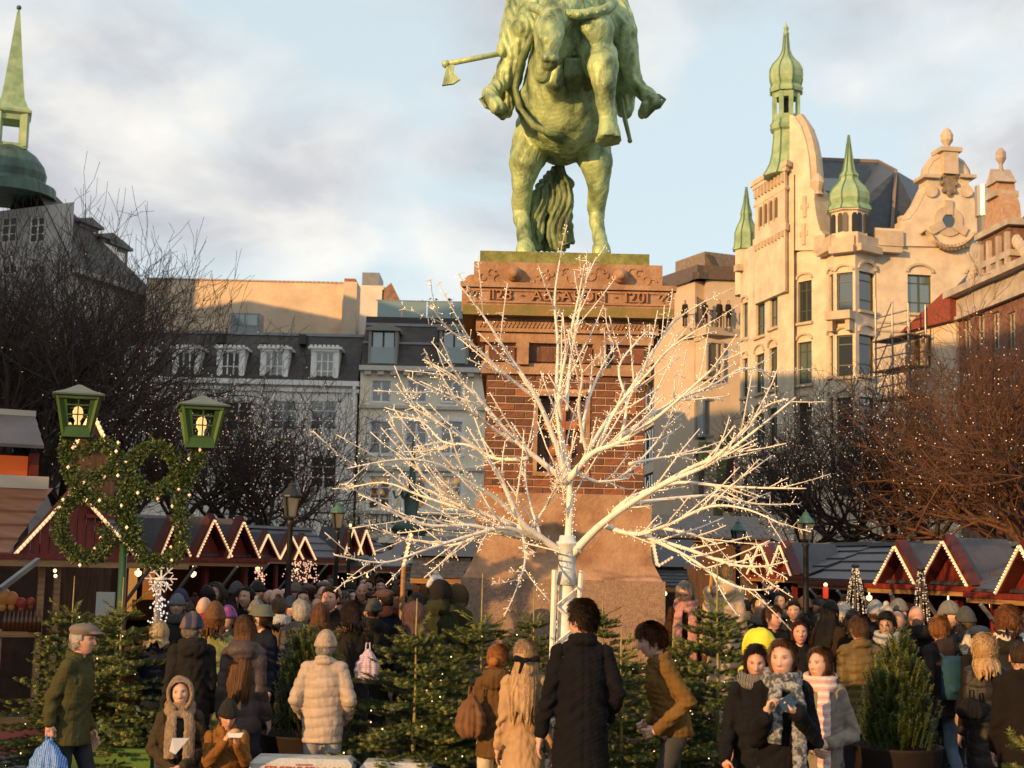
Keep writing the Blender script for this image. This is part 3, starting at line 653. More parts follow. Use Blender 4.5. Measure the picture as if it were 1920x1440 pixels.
    for an in (90, 210, 330):
        c_ = Vector((u + .75 * math.cos(R(an)), 0, z + .75 * math.sin(R(an)))); Mx = D.M @ Matrix.Translation(c_) @ Matrix.Rotation(-R(an - 90), 4, 'Y'); o.box(-.24, -.02, -.4, .24, .26, .42, 0, Mx)
    o.build('round_window_surround', M_sand_t, gable)
    pn = MB(); pn.prism(inr, .14, .16, 0, D.M); pn.build('round_pane', M_glass, gable)
    u, z = D.uz(1776, 348); cr = MB(); cr.prism([(u - .4, z + .2), (u - .3, z + .55), (u, z + .75), (u + .3, z + .55), (u + .4, z + .2), (u + .3, z - .3), (u, z - .7), (u - .3, z - .3)], .1, .28, 0, D.M)
    for q in range(8): cr.ball(D.M @ Vector((u + .42 * math.cos(q * .785), .22, z + .05 + .58 * math.sin(q * .785))), .14, 6, 5)
    cr.build('crest', mat('crest_stone', (.22, .17, .12), .9, var=.3), gable)
    # carved ribbon banner
    bn = MB(); pts = [(1722, 440), (1730, 434), (1740, 442), (1746, 452), (1756, 460), (1770, 466), (1786, 466), (1800, 461), (1812, 452), (1820, 442), (1830, 438), (1836, 446)]
    q = [D.M @ Vector((D.uz(*p)[0], .22, D.uz(*p)[1])) for p in pts]; bn.tube(q, [.14, .2, .26, .26, .28, .3, .3, .28, .26, .26, .2, .14], 4, flat=.6); bn.build('carved_banner', M_sand_t, gable)
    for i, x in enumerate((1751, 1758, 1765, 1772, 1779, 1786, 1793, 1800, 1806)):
        y = 458 + 9 * (1 - ((x - 1778) / 30) ** 2); u, z = D.uz(x, y); e = MB(); e.box(u - .05, .3, z - .16, u + .05, .42, z + .16, 0, D.M); e.build('carved_letter', mat('letter_shade_stone', (.26, .18, .11), .9), gable)  # letters coloured dark to stand for shade in the carving
corner_house()

# ================================================================== modern building in the gap
def modern_house():
    t = thing('modern_house', 'modern pale office block with projecting box windows and roof balcony', 'building', P(1330, 1050, 99))
    Ls = Plane.px(1180, 132, 1308, 98); Fr = Plane.px(1308, 98, 1396, 99.5)
    Mp = m_plaster('beige_panel', (0.50, 0.40, 0.30), .06); Md = mat('bronze_panel', (.10, .07, .05), .5, var=.15)
    zt = P(1340, 525, 98).z
    fl = [(1340, 616, 640), (1340, 716, 745), (1340, 826, 850), (1340, 930, 1060)]
    core = MB()
    for pl in (Ls, Fr): core.box(0, -6 if pl is Fr else -5, 0, pl.L, -.5, zt, 0, pl.M)
    core.build('wall', Mp, t)
    sl = MB()
    for px, y0, y1 in fl:
        a, b = P(px, y0, 98).z, P(px, y1, 98).z
        for pl in (Ls, Fr): sl.box(-.02, -.6, b, pl.L + .02, .0, a, 0, pl.M)
    sl.build('floor_band', Mp, t)
    def bay(pl, x0, y0, x1, y1, out, gm, fm):
        a = pl.rect(x0, y0, x1, y1); m = MB(); e = .16
        for q in ((a[0], a[1], a[2], a[1] + e), (a[0], a[3] - e, a[2], a[3]), (a[0], a[1] + e, a[0] + e, a[3] - e), (a[2] - e, a[1] + e, a[2], a[3] - e)): m.box(q[0], -.5, q[1], q[2], out, q[3], 0, pl.M)
        w = m.build('box_window', fm, t); g_ = MB(); g_.box(a[0] + e, -.1, a[1] + e, a[2] - e, out - .12, a[3] - e, 0, pl.M); g_.build('pane', gm, w)
        mu = MB(); um = a[0] + (a[2] - a[0]) * .66; mu.box(um - .06, out - .14, a[1] + e, um + .06, out - .06, a[3] - e, 0, pl.M); mu.build('mullion', fm, w)
    Mg = mat('curtain_glass', (.13, .105, .075), .1, ior=1.9, var=.25, vscale=.8)
    for (p0, a0_, b0_), (p1, a1_, b1_) in zip(fl, fl[1:]):
        z1_, z0_ = P(p0, b0_, 98).z, P(p1, a1_, 98).z
        for k in range(9): u0 = 1.0 + k * 3.7; m = MB(); m.box(u0, -.5, z0_ + .15, u0 + 3.0, -.18, z1_ - .15, 0, Ls.M); w = m.build('ribbon_window', M_glass if (k + p1) % 3 else Mg, t); m = MB(); m.box(u0 + 1.4, -.2, z0_ + .15, u0 + 1.55, -.05, z1_ - .15, 0, Ls.M); m.build('mullion', Md, w)
    bay(Fr, 1311, 642, 1344, 714, .9, Mg, Mp); bay(Fr, 1352, 640, 1392, 708, .5, M_glass, M_zinc); bay(Fr, 1312, 750, 1390, 822, .4, mat('blind_glass', (.12, .115, .10), .15, ior=1.8), M_zinc); bay(Fr, 1330, 855, 1388, 925, .3, M_glass, M_zinc)
    bay(Ls, 1272, 655, 1302, 724, .5, Mg, Mp); bay(Ls, 1240, 668, 1264, 730, .5, M_glass, Md); bay(Ls, 1245, 765, 1300, 830, .4, M_glass, M_zinc); bay(Ls, 1240, 870, 1300, 935, .3, M_glass_l, M_zinc)
    for x0, y0, x1, y1, pl in ((1350, 548, 1384, 612, Fr), (1302, 560, 1309, 606, Ls), (1286, 566, 1296, 608, Ls)): window(pl, pl.rect(x0, y0, x1, y1), 2, 1, t, Md, M_glass_l, .07, -.03)
    rf = MB()
    for pl in (Ls, Fr): z = P(1340, 525, 98).z; rf.box(-.3, -6, z, pl.L + .3, .5, z + .45, 0, pl.M); rf.box(-.2, -6, z + .45, pl.L, .1, z + 1.0, 0, pl.M)
    rf.build('roof_edge', Md, t)
    ph = MB(); a = Fr.rect(1336, 470, 1396, 525); ph.box(a[0], -5, a[1], a[2] + 2, -1, a[3], 0, Fr.M); ph.build('penthouse', mat('weathered_board', (.20, .16, .12), .8, var=.25), t)
    pb = MB(); pb.bar(Fr.M @ Vector((a[0] + .2, -.9, a[3] - .2)), Fr.M @ Vector((a[0] + 1.4, -.9, a[1] + .2)), .15); pb.bar(Fr.M @ Vector((a[0], -.9, (a[1] + a[3]) / 2)), Fr.M @ Vector((a[2], -.9, (a[1] + a[3]) / 2)), .1); pb.build('penthouse_brace', Md, t)
    bal = MB(); z0 = P(1340, 616, 98).z; z1 = P(1340, 584, 98).z
    for k in range(11): p = Fr.M @ Vector((-.1 + k * Fr.L / 10, .7, z0)); bal.bar(p, p + Vector((0, 0, z1 - z0)), .04)
    for k in range(9): p = Ls.M @ Vector((Ls.L - .2 - k * .7, .7, z0)); bal.bar(p, p + Vector((0, 0, z1 - z0)), .04)
    bal.bar(Fr.M @ Vector((-.1, .7, z1)), Fr.M @ Vector((Fr.L, .7, z1)), .06); bal.bar(Ls.M @ Vector((Ls.L, .7, z1)), Ls.M @ Vector((Ls.L - 5.8, .7, z1)), .06); bal.build('balcony_railing', Md, t)
    fb = MB()
    for pl in (Ls, Fr): fb.box(-.02, -.5, z0 - .5, pl.L, 1.0, z0, 0, pl.M)
    fb.build('balcony_slab', Mp, t)
    gs = MB(); a = Fr.rect(1310, 830, 1350, 880); gs.box(a[0], .0, a[1], a[2], .35, a[3], 0, Fr.M); gs.build('green_panel', mat('olive_panel', (.14, .16, .03), .5), t)
    return Fr, z0
MH_PLANE, MH_Z = modern_house()

# ================================================================== red brick gabled house on the right edge + scaffold
M_brick_d = mat('dark_red_brick', (0.13, 0.060, 0.040), 0.85, col2=(.25, .13, .085), vscale=5, bump=.4, bscale=40)
def brick_house():
    pl = Plane.px(1794, 63, 1924, 56.5); pl = Plane(pl.o.x, pl.o.y, *(pl.o + pl.d * 24).xy)
    t = thing('brick_house', 'ornate dark red brick house with stone trimmed stepped gable and obelisk', 'building', pl.o)
    M_st = mat('weathered_stone', (.42, .36, .30), .9, var=.2, vscale=2, bump=.4, bscale=12)
    ze = pl.uz(1860, 525)[1]; ops = [pl.rect(x, y0, x + 14, y0 + 70) for y0 in (585, 690, 795) for x in (1806, 1832, 1860, 1890)]
    w = MB(); wall_open(w, pl, 0, 0, pl.L, ze, ops, .25); w.box(0, -8, 0, pl.L, -.4, ze, 0, pl.M); w.build('wall', M_brick_d, t, fix=False)
    for o in ops: window(pl, o, 2, 2, t, M_st, M_glass, .06, .15)
    for i in range(9): 
        c = MB(); u = i * 2.2; c.box(u, -.05, ze - 1.0, u + 2.15, .12 + .05 * (i % 2), ze - .15, 0, pl.M); c.build('frieze_panel', M_st, t)
    c = MB(); c.box(-.3, -.3, ze - .15, pl.L, .55, ze + .15, 0, pl.M); c.build('cornice', M_st, t); c = MB(); c.box(-.3, -.3, ze - 1.15, pl.L, .25, ze - 1.0, 0, pl.M); c.build('architrave', M_st, t)
    r = MB(); r.add([tuple(pl.M @ Vector(p)) for p in ((0, .2, ze + .15), (pl.L, .2, ze + .15), (pl.L, -4, ze + 5), (2, -4, ze + 5), (0, -8, ze), (pl.L, -8, ze))], [(0, 1, 2, 3), (0, 3, 4), (3, 2, 5, 4)]); r.build('roof', M_slate_b, t, fix=False)
    # dormer gable
    a = pl.uz(1848, 530)[0]; b = pl.uz(1906, 500)[0]; zg = pl.uz(1875, 430)[1]; um = (a + b) / 2
    g_ = MB(); g_.prism([(a, ze), (b, ze), (b, zg - .4), (b - .3, zg), (a + .3, zg), (a, zg - .4)], -.7, .2, 0, pl.M); gable = g_.build('dormer_gable', M_brick_d, t)
    z2 = pl.uz(1875, 345)[1]; z3 = pl.uz(1872, 322)[1]
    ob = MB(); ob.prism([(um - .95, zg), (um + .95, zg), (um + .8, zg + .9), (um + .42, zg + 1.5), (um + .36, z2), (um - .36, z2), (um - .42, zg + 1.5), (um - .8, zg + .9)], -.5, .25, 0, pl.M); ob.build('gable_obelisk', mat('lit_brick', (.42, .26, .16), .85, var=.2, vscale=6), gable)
    st = MB(); st.box(um - .5, -.6, z2 - .6, um + .5, .4, z2 - .35, 0, pl.M); st.prism([(um - .55, z2), (um + .55, z2), (um, z3 + .1)], -.5, .35, 0, pl.M); st.lathe([(.1, 0), (.08, .3), (.22, .55), (.22, .8), (.05, 1.0)], pl.M @ Vector((um, -.1, z3)), 8)
    st.box(a - .15, -.8, zg - .15, b + .15, .4, zg + .1, 0, pl.M); st.box(a - .1, -.1, zg - 1.4, b + .1, .32, zg - 1.15, 0, pl.M)
    for u in (a + .1, um - .55, um + .35, b - .3): st.box(u, .1, ze + .1, u + .22, .36, zg - .4, 0, pl.M)
    for k in range(6): st.ball(pl.M @ Vector((a - .3 - .18 * k, .1, ze + .3 + .25 * (5 - k) * .6)), (.22, .22, .3), 6, 5); st.ball(pl.M @ Vector((b + .3 + .18 * k, .1, ze + .3 + .25 * (5 - k) * .6)), (.22, .22, .3), 6, 5)
    st.build('stone_trim', M_st, gable)
    dr = MB(); dr.box(um - .33, .1, ze + .2, um + .35, .24, zg - 1.4, 0, pl.M); dr.build('loft_door', mat('grey_boards', (.25, .22, .19), .8, var=.2), gable)
    u, z = pl.uz(1845, 470); v = MB(); v.prism([(u - .4 + .4 * math.cos(i * .5), z + .4 * math.sin(i * .5)) for i in range(12)], .1, .3, 0, pl.M); v.build('volute', M_st, gable)
    fl = thing('roof_flue', 'round metal ventilation flue standing on the roof beside the scrolled gable', 'flue', P(1845, 420, 76))
    q = P(1845, 410, 76); m = MB(); m.lathe([(.36, -2.2), (.36, .1)], q, 14); m.build('pipe', mat('flue_grey', (.12, .13, .14), .5), fl); m = MB(); m.lathe([(.46, .1), (.46, 1.75)], q, 14); m.build('cowl', mat('flue_steel', (.5, .45, .38), .35, metal=.6), fl)
    # low neighbour with red tiled roof and scaffold
    lp = Plane.px(1700, 66, 1797, 62.5); n = thing('low_house', 'low house with red tiled roof behind the scaffolding', 'building', lp.o); zl = lp.uz(1750, 612)[1]
    m = MB(); m.box(0, -5, 0, lp.L, 0, zl, 0, lp.M); m.build('wall', M_sand, n); a1 = lp.uz(1797, 545)
    m = MB(); m.prism([(0, zl), (lp.L, zl), (lp.L, a1[1]), (lp.L - .5, a1[1])], -5, .3, 0, lp.M); m.build('roof', mat('red_tile', (.22, .05, .03), .8, var=.25, vscale=8), n)
    w_ = lp.rect(1705, 632, 1745, 690); window(lp, w_, 2, 2, n, M_dark, M_lit, .07, -.03)
    sc = thing('scaffold', 'steel tube scaffolding with plank decks wrapped round the low house', 'scaffold', lp.M @ Vector((0, 1, 0)))
    zs = [lp.uz(1740, y)[1] for y in (745, 690, 632, 600)]
    for u in (-.4, .9, 2.1):
        for y in (.4, 1.3):
            m = MB(); m.tube([lp.M @ Vector((u, y, 0)), lp.M @ Vector((u, y, zs[3] + (1.2 if u < 0 else .6)))], .045, 6); m.build('upright', M_zinc, sc)
    for z in zs[:3]:
        m = MB(); m.box(-.5, .3, z - .06, 2.3, 1.4, z, 0, lp.M); m.build('deck', mat('scaffold_plank', (.16, .13, .10), .8, var=.2), sc)
        for dz in (.55, 1.05): m = MB(); m.tube([lp.M @ Vector((-.5, 1.3, z + dz)), lp.M @ Vector((2.3, 1.3, z + dz))], .035, 5); m.build('guard_rail', M_zinc, sc)
        m = MB(); m.tube([lp.M @ Vector((-.4, 1.32, z)), lp.M @ Vector((.9, 1.32, z + 1.6))], .03, 5); m.build('brace', M_zinc, sc)
brick_house()

# ================================================================== unseen houses, added beside and behind the camera to shade the square
def shading_houses():
    Mr = m_plaster('grey_side_render', (.42, .38, .33))
    for nm, lab, x0, x1, y0, y1, h, rh in (('shading_house', 'tall unseen row house added to shade the far facades', -44, -27, 2.2, 46, 25.6, 2.0), ('shading_house', 'low unseen house added to shade the left crowd', -44, -27, -8.4, 2.0, 9.3, .6), ('rear_shading_house', 'tall unseen house added to shade the domed house', -62, -47, 65.5, 90, 31.0, 1.0), ('shading_house', 'middling unseen row house added to shade the lower firewall', -44, -27, 46.2, 74, 22.5, 1.5), ('low_shading_house', 'low unseen row house added to shade the foreground', -46, -28, -52, -9, 7.6, 1.2)):
        t = thing(nm, lab, 'building', ((x0 + x1) / 2, (y0 + y1) / 2, 0)); m = MB(); m.box(x0, y0, 0, x1, y1, h); m.build('wall', Mr, t)
        xm = (x0 + x1) / 2; r = MB(); r.add([(x0, y0, h), (x1, y0, h), (x1, y1, h), (x0, y1, h), (xm, y0, h + rh), (xm, y1, h + rh)], [(0, 1, 4), (1, 2, 5, 4), (2, 3, 5), (3, 0, 4, 5)]); r.build('roof', M_slate, t)
        n = int((y1 - y0) / 3)
        for i in range(n):
            for k in range(int(h // 3.3)):
                y = y0 + 1.5 + i * 3; z = 1.4 + k * 3.3; w = MB(); w.box(x1 - .02, y - .55, z, x1 + .06, y + .55, z + 1.6); w.build('window', M_glass, t)
shading_houses()
# ================================================================== monument pedestal
M_stone = mat('red_sandstone', (0.235, 0.120, 0.062), 0.88, col2=(0.41, 0.25, 0.15), vscale=3.4, bump=0.6, bscale=24, thr=(.32, .62))
M_mortar = mat('mortar', (0.46, 0.31, 0.21), 0.9, var=0.12, vscale=6)
M_drip_shade = mat('olive_shade_stone', (0.16, 0.15, 0.04), 0.9, col2=(0.28, 0.17, 0.07), vscale=4, bump=.4, bscale=25)  # olive shadow tone put into the stone colour
M_base = mat('rough_granite', (0.29, 0.19, 0.135), 0.88, var=0.22, vscale=34, bump=.8, bscale=60)
BR = [mat('glazed_brick_%s' % n, c, .55, var=.3, vscale=7, bump=.35, bscale=35) for n, c in (('dark', (.115, .040, .016)), ('brown', (.15, .055, .022)), ('red', (.21, .068, .024)), ('orange', (.32, .10, .03)), ('umber', (.085, .034, .016)))]
MON_D = 17.2
def monument():
    F = Plane.px(780, MON_D, 1330, MON_D)
    # keep the block square to the square: the front face runs across the view
    t = thing('monument_pedestal', 'tall red sandstone and brick pedestal carrying the bronze rider', 'monument', P(1060, 1200, MON_D + 1.3))
    k = 1 / S(MON_D)
    cx = P(1060, 760, MON_D).x; z = lambda y: P(1058, y, MON_D).z
    dp = 2.6   # depth of the shaft
    yc = MON_D + dp / 2
    def blk(hw, y0, y1, m, name, ext=None, parent=t, bev=0.0, dxo=0.0):
        e = (hw - 152) * k if ext is None else ext
        mb = MB(); w = hw * k; c = cx + dxo; za, zb = z(y1), z(y0); f, b = MON_D - e, MON_D + dp + e
        if bev:
            q = bev * k; mb.add([(c - w + q, f + q, za), (c + w - q, f + q, za), (c + w - q, b - q, za), (c - w + q, b - q, za), (c - w, f, za + q), (c + w, f, za + q), (c + w, b, za + q), (c - w, b, za + q), (c - w, f, zb), (c + w, f, zb), (c + w, b, zb), (c - w, b, zb)],
                [(3, 2, 1, 0), (0, 1, 5, 4), (1, 2, 6, 5), (2, 3, 7, 6), (3, 0, 4, 7), (4, 5, 9, 8), (5, 6, 10, 9), (6, 7, 11, 10), (7, 4, 8, 11), (8, 9, 10, 11)])
        else: mb.box(c - w, f, za, c + w, b, zb)
        return mb.build(name, m, parent), c, w, f, za, zb
    # --- upper stones
    fr, c, w, f, za, zb = blk(178, 499, 546, M_stone, 'frieze_block')
    sl, c2, w2, f2, za2, zb2 = blk(199, 548, 596, M_stone, 'inscription_slab', bev=0)
    ch, *_ = blk(197, 583, 601, M_drip_shade, 'shaded_drip_edge', ext=(199 - 152) * k + .004)  # shadow on the slab's lower chamfer, painted as an olive band
    mold = MB(); mold.box(c2 - w2 - .02, f2 - .05, zb2 - .02, c2 + w2 + .02, f2 + .1, zb2 + .04)
    mold.box(c2 - w2 + .06, f2 - .018, za2 + .11, c2 + w2 - .06, f2, za2 + .135); mold.box(c2 - w2 + .06, f2 - .018, zb2 - .06, c2 + w2 - .06, f2, zb2 - .035); mold.build('slab_moulding', M_stone, sl, kind='stuff')
    letters('1128 · ABSALON · 1201', sl, Vector((c2 - .93, f2 - .012, za2 + .145)), Vector((1, 0, 0)), .125, 1.86, mat('carved_letter_stone', (.36, .17, .08), .85), name='carved_letter', depth=.05)
    for sx in (-1, 1):
        for i in range(2):
            o = MB(); x = c2 + sx * (1.09 + .065 * i); o.tube([(x - .04, f2 - .01, za2 + .2), (x - .01, f2 - .02, za2 + .25), (x + .03, f2 - .02, za2 + .23), (x, f2 - .02, za2 + .17), (x + .03, f2 - .01, za2 + .14)], .012, 5); o.build('carved_dragon', M_stone, sl)
    # knobs (carved lion heads) and scroll carving
    for px in (964, 1163): 
        o = MB(); p = P(px, 517 + (px - 1060) * .02, f); o.ball((p.x, f - .03, p.z), (.095, .12, .09), 12, 9); o.ball((p.x, f - .12, p.z - .01), (.06, .06, .055), 10, 7); o.build('carved_boss', M_stone, fr, smooth=True)
    for sx in (-1, 1): o = MB(); o.ball((c + sx * (w + .03), yc - .9, z(522)), (.11, .11, .1), 12, 9); o.build('carved_boss', M_stone, fr, smooth=True)
    random.seed(3)
    for i in range(26):
        x = c - w + .12 + i * (2 * w - .24) / 25; zz = (za + zb) / 2 + random.uniform(-.07, .07); r = random.uniform(.04, .07); a0 = random.uniform(0, 6)
        if any(abs(x - P(q, 517, f).x) < .13 for q in (964, 1163)): continue
        o = MB(); o.tube([(x + r * (1 - .1 * j) * math.cos(a0 + j * .7), f - .006, zz + r * (1 - .1 * j) * math.sin(a0 + j * .7)) for j in range(7)], [.014 - .0012 * j for j in range(7)], 5); o.build('carved_tendril', M_stone, fr)
    # --- neck mouldings
    nb, c3, w3, f3, za3, zb3 = blk(172, 598, 627, M_stone, 'rope_band')
    o = MB()
    for i in range(44): x = c3 - w3 + .05 + i * (2 * w3 - .1) / 43; o.bar((x - .018, f3 - .005, za3 + .05), (x + .022, f3 - .005, za3 + .115), .02, .03)
    o.build('rope_carving', M_stone, nb, kind='stuff')
    blk(164, 626, 646, M_stone, 'neck_moulding'); blk(154, 645, 690, M_mortar, 'arcade_core', ext=-.03); blk(160, 684, 704, M_stone, 'string_course')
    za4, zb4 = z(684), z(646)
    for px in (980, 1124): o = MB(); p = P(px, 665, MON_D); o.box(p.x - .07, MON_D - .12, za4 - .02, p.x + .07, MON_D + .1, zb4 + .01); o.lathe([(.085, 0), (.085, .05)], (p.x, MON_D - .04, zb4 - .05), 10); o.build('corbel_pier', M_stone, t)
    # --- brick shaft (core recessed = joints; every brick its own piece)
    shaft = MB(); wsh = 150 * k; zlo, zhi = z(928), z(702); shaft.box(cx - wsh + .012, MON_D + .012, zlo, P(1000, 800, MON_D).x + .03, MON_D + dp - .012, zhi); shaft.box(P(1106, 800, MON_D).x - .03, MON_D + .012, zlo, cx + wsh - .012, MON_D + dp - .012, zhi); shaft.box(P(1000, 800, MON_D).x + .03, MON_D + .012, zlo, P(1106, 800, MON_D).x - .03, MON_D + dp - .012, z(884) - .02); shaft.box(P(1000, 800, MON_D).x + .03, MON_D + .012, z(735), P(1106, 800, MON_D).x - .03, MON_D + dp - .012, zhi); shaft.box(P(1000, 800, MON_D).x + .03, MON_D + .2, z(884) - .02, P(1106, 800, MON_D).x - .03, MON_D + dp - .012, z(735)); sh = shaft.build('shaft_core', M_mortar, t)
    bw, bh, j = .224, .080, .0115; rows = int(round((zhi - zlo) / (bh + j))); bh = (zhi - zlo) / rows - j
    proto = {}
    def brick(x0, x1, zz, hh, front=True, side=0):
        wd = x1 - x0
        if wd < .03: return
        key = (round(wd, 3), round(hh, 3))
        if key not in proto:
            b = MB(); q = .006; hx, hz = wd / 2, hh / 2
            b.add([(-hx, 0, -hz), (hx, 0, -hz), (hx, 0, hz), (-hx, 0, hz), (-hx + q, -.012, -hz + q), (hx - q, -.012, -hz + q), (hx - q, -.012, hz - q), (-hx + q, -.012, hz - q)], [(0, 1, 5, 4), (1, 2, 6, 5), (2, 3, 7, 6), (3, 0, 4, 7), (4, 5, 6, 7)])
            me = b.mesh('brick'); me.materials.append(BR[0]); proto[key] = me
        o = obj('brick', proto[key], None, sh); m = random.choices(BR, (4, 4, 2, 1, 3))[0]
        o.material_slots[0].link = 'OBJECT'; o.material_slots[0].material = m
        pr = random.uniform(-.003, .006)
        if side == 0: o.location = ((x0 + x1) / 2, MON_D + .012 - pr, zz)
        else: o.location = (cx + side * (wsh - .012 + pr), (x0 + x1) / 2, zz); o.rotation_euler = (0, 0, math.pi / 2 * side)
    nx0, nx1 = P(1000, 800, MON_D).x, P(1106, 800, MON_D).x; nz0, nz1 = z(884), z(735); cnt = 0
    for r in range(rows):
        zz = zlo + (r + .5) * (bh + j); off = (bw + j) / 2 if r % 2 else 0; x = cx - wsh - off
        while x < cx + wsh:
            a, b = max(x, cx - wsh), min(x + bw, cx + wsh)
            segs = [(a, b)]
            if nz0 < zz < nz1: segs = [(max(a, cx - wsh), min(b, nx0)), (max(a, nx1), b)]
            for a2, b2 in segs:
                if b2 - a2 > .03: brick(a2, b2, zz, bh); cnt += 1
            x += bw + j
        if r % 1 == 0 and cnt < 300:
            pass
    # sides: joined
    for side in (-1, 1):
        sb = MB()
        for r in range(rows):
            zz = zlo + (r + .5) * (bh + j); y = MON_D + (.13 if r % 2 else 0)
            while y < MON_D + dp - .05:
                e = min(y + bw, MON_D + dp - .02); x = cx + side * (wsh - .012); sb.box(min(x, x + side * .012), y, zz - bh / 2, max(x, x + side * .012), e, zz + bh / 2); y += bw + j
        sb.build('side_bricks', BR[1], sh, kind='stuff')
    # dark square tiles between the piers
    for i in range(12):
        x0 = cx - wsh + .02 + i * (2 * wsh - .04) / 12
        if any(abs(x0 + .08 - P(q, 665, MON_D).x) < .12 for q in (980, 1124)): continue
        b = MB(); b.box(x0, MON_D - .02, za4 + .03, x0 + .15, MON_D + .04, zb4 - .04); b.build('tile', BR[i % 3], t)
    # niche with carved panel
    ni = MB(); ni.box(nx0, MON_D - .012, nz0 - .06, nx0 + .05, MON_D + .06, nz1); ni.box(nx1 - .05, MON_D - .012, nz0 - .06, nx1, MON_D + .06, nz1); ni.box(nx0, MON_D - .012, nz1 - .05, nx1, MON_D + .06, nz1); ni.box(nx0, MON_D - .02, nz0 - .06, nx1, MON_D + .06, nz0 - .01); niche = ni.build('niche_frame', M_stone, t)
    pn = MB(); pn.box(nx0 + .05, MON_D + .14, nz0 - .04, nx1 - .05, MON_D + .19, nz1); pn.build('niche_panel', BR[4], niche)
    cr = MB(); xm = (nx0 + nx1) / 2; cr.box(xm - .05, MON_D + .08, nz0 + .05, xm + .05, MON_D + .15, nz1 - .1); cr.box(xm - .18, MON_D + .083, nz0 + .5, xm + .18, MON_D + .148, nz0 + .6)
    for dx, zz in ((-.18, .55), (.18, .55), (0, .86), (0, .1), (-.08, .25), (.08, .25)): cr.ball((xm + dx, MON_D + .10, nz0 + zz), (.07, .04, .07), 8, 6)
    cr.build('carved_cross', BR[3], niche)
    # --- lower stones
    blk(160, 926, 946, M_stone, 'string_course'); blk(164, 944, 1036, M_stone, 'dado_block', ext=.06)
    b = MB(); prof = [(164, 1034, .06), (166, 1050, .08), (176, 1072, .18), (184, 1088, .26)]
    V = []
    for hw, y, e in prof: V += [(cx - hw * k, MON_D - e, z(y)), (cx + hw * k, MON_D - e, z(y)), (cx + hw * k, MON_D + dp + e, z(y)), (cx - hw * k, MON_D + dp + e, z(y))]
    Fc = [(i * 4 + q, (i + 1) * 4 + q, (i + 1) * 4 + (q + 1) % 4, i * 4 + (q + 1) % 4) for i in range(3) for q in range(4)] + [(0, 1, 2, 3), (12, 13, 14, 15)]
    b.add(V, Fc); b.build('flared_base', M_stone, t)
    lb = MB(); lb.box(cx - 187 * k, MON_D - .30, .45, cx + 187 * k, MON_D + dp + .3, z(1086)); lb.build('granite_base', M_base, t)
    for i, (e, h0, h1) in enumerate(((.75, .22, .46), (1.1, .0, .23))): s_ = MB(); s_.box(cx - 187 * k - e, MON_D - .3 - e, h0, cx + 187 * k + e, MON_D + dp + .3 + e, h1); s_.build('step', M_base, t)
    return cx, z(499), k
MON_X, MON_Z, MON_K = monument()

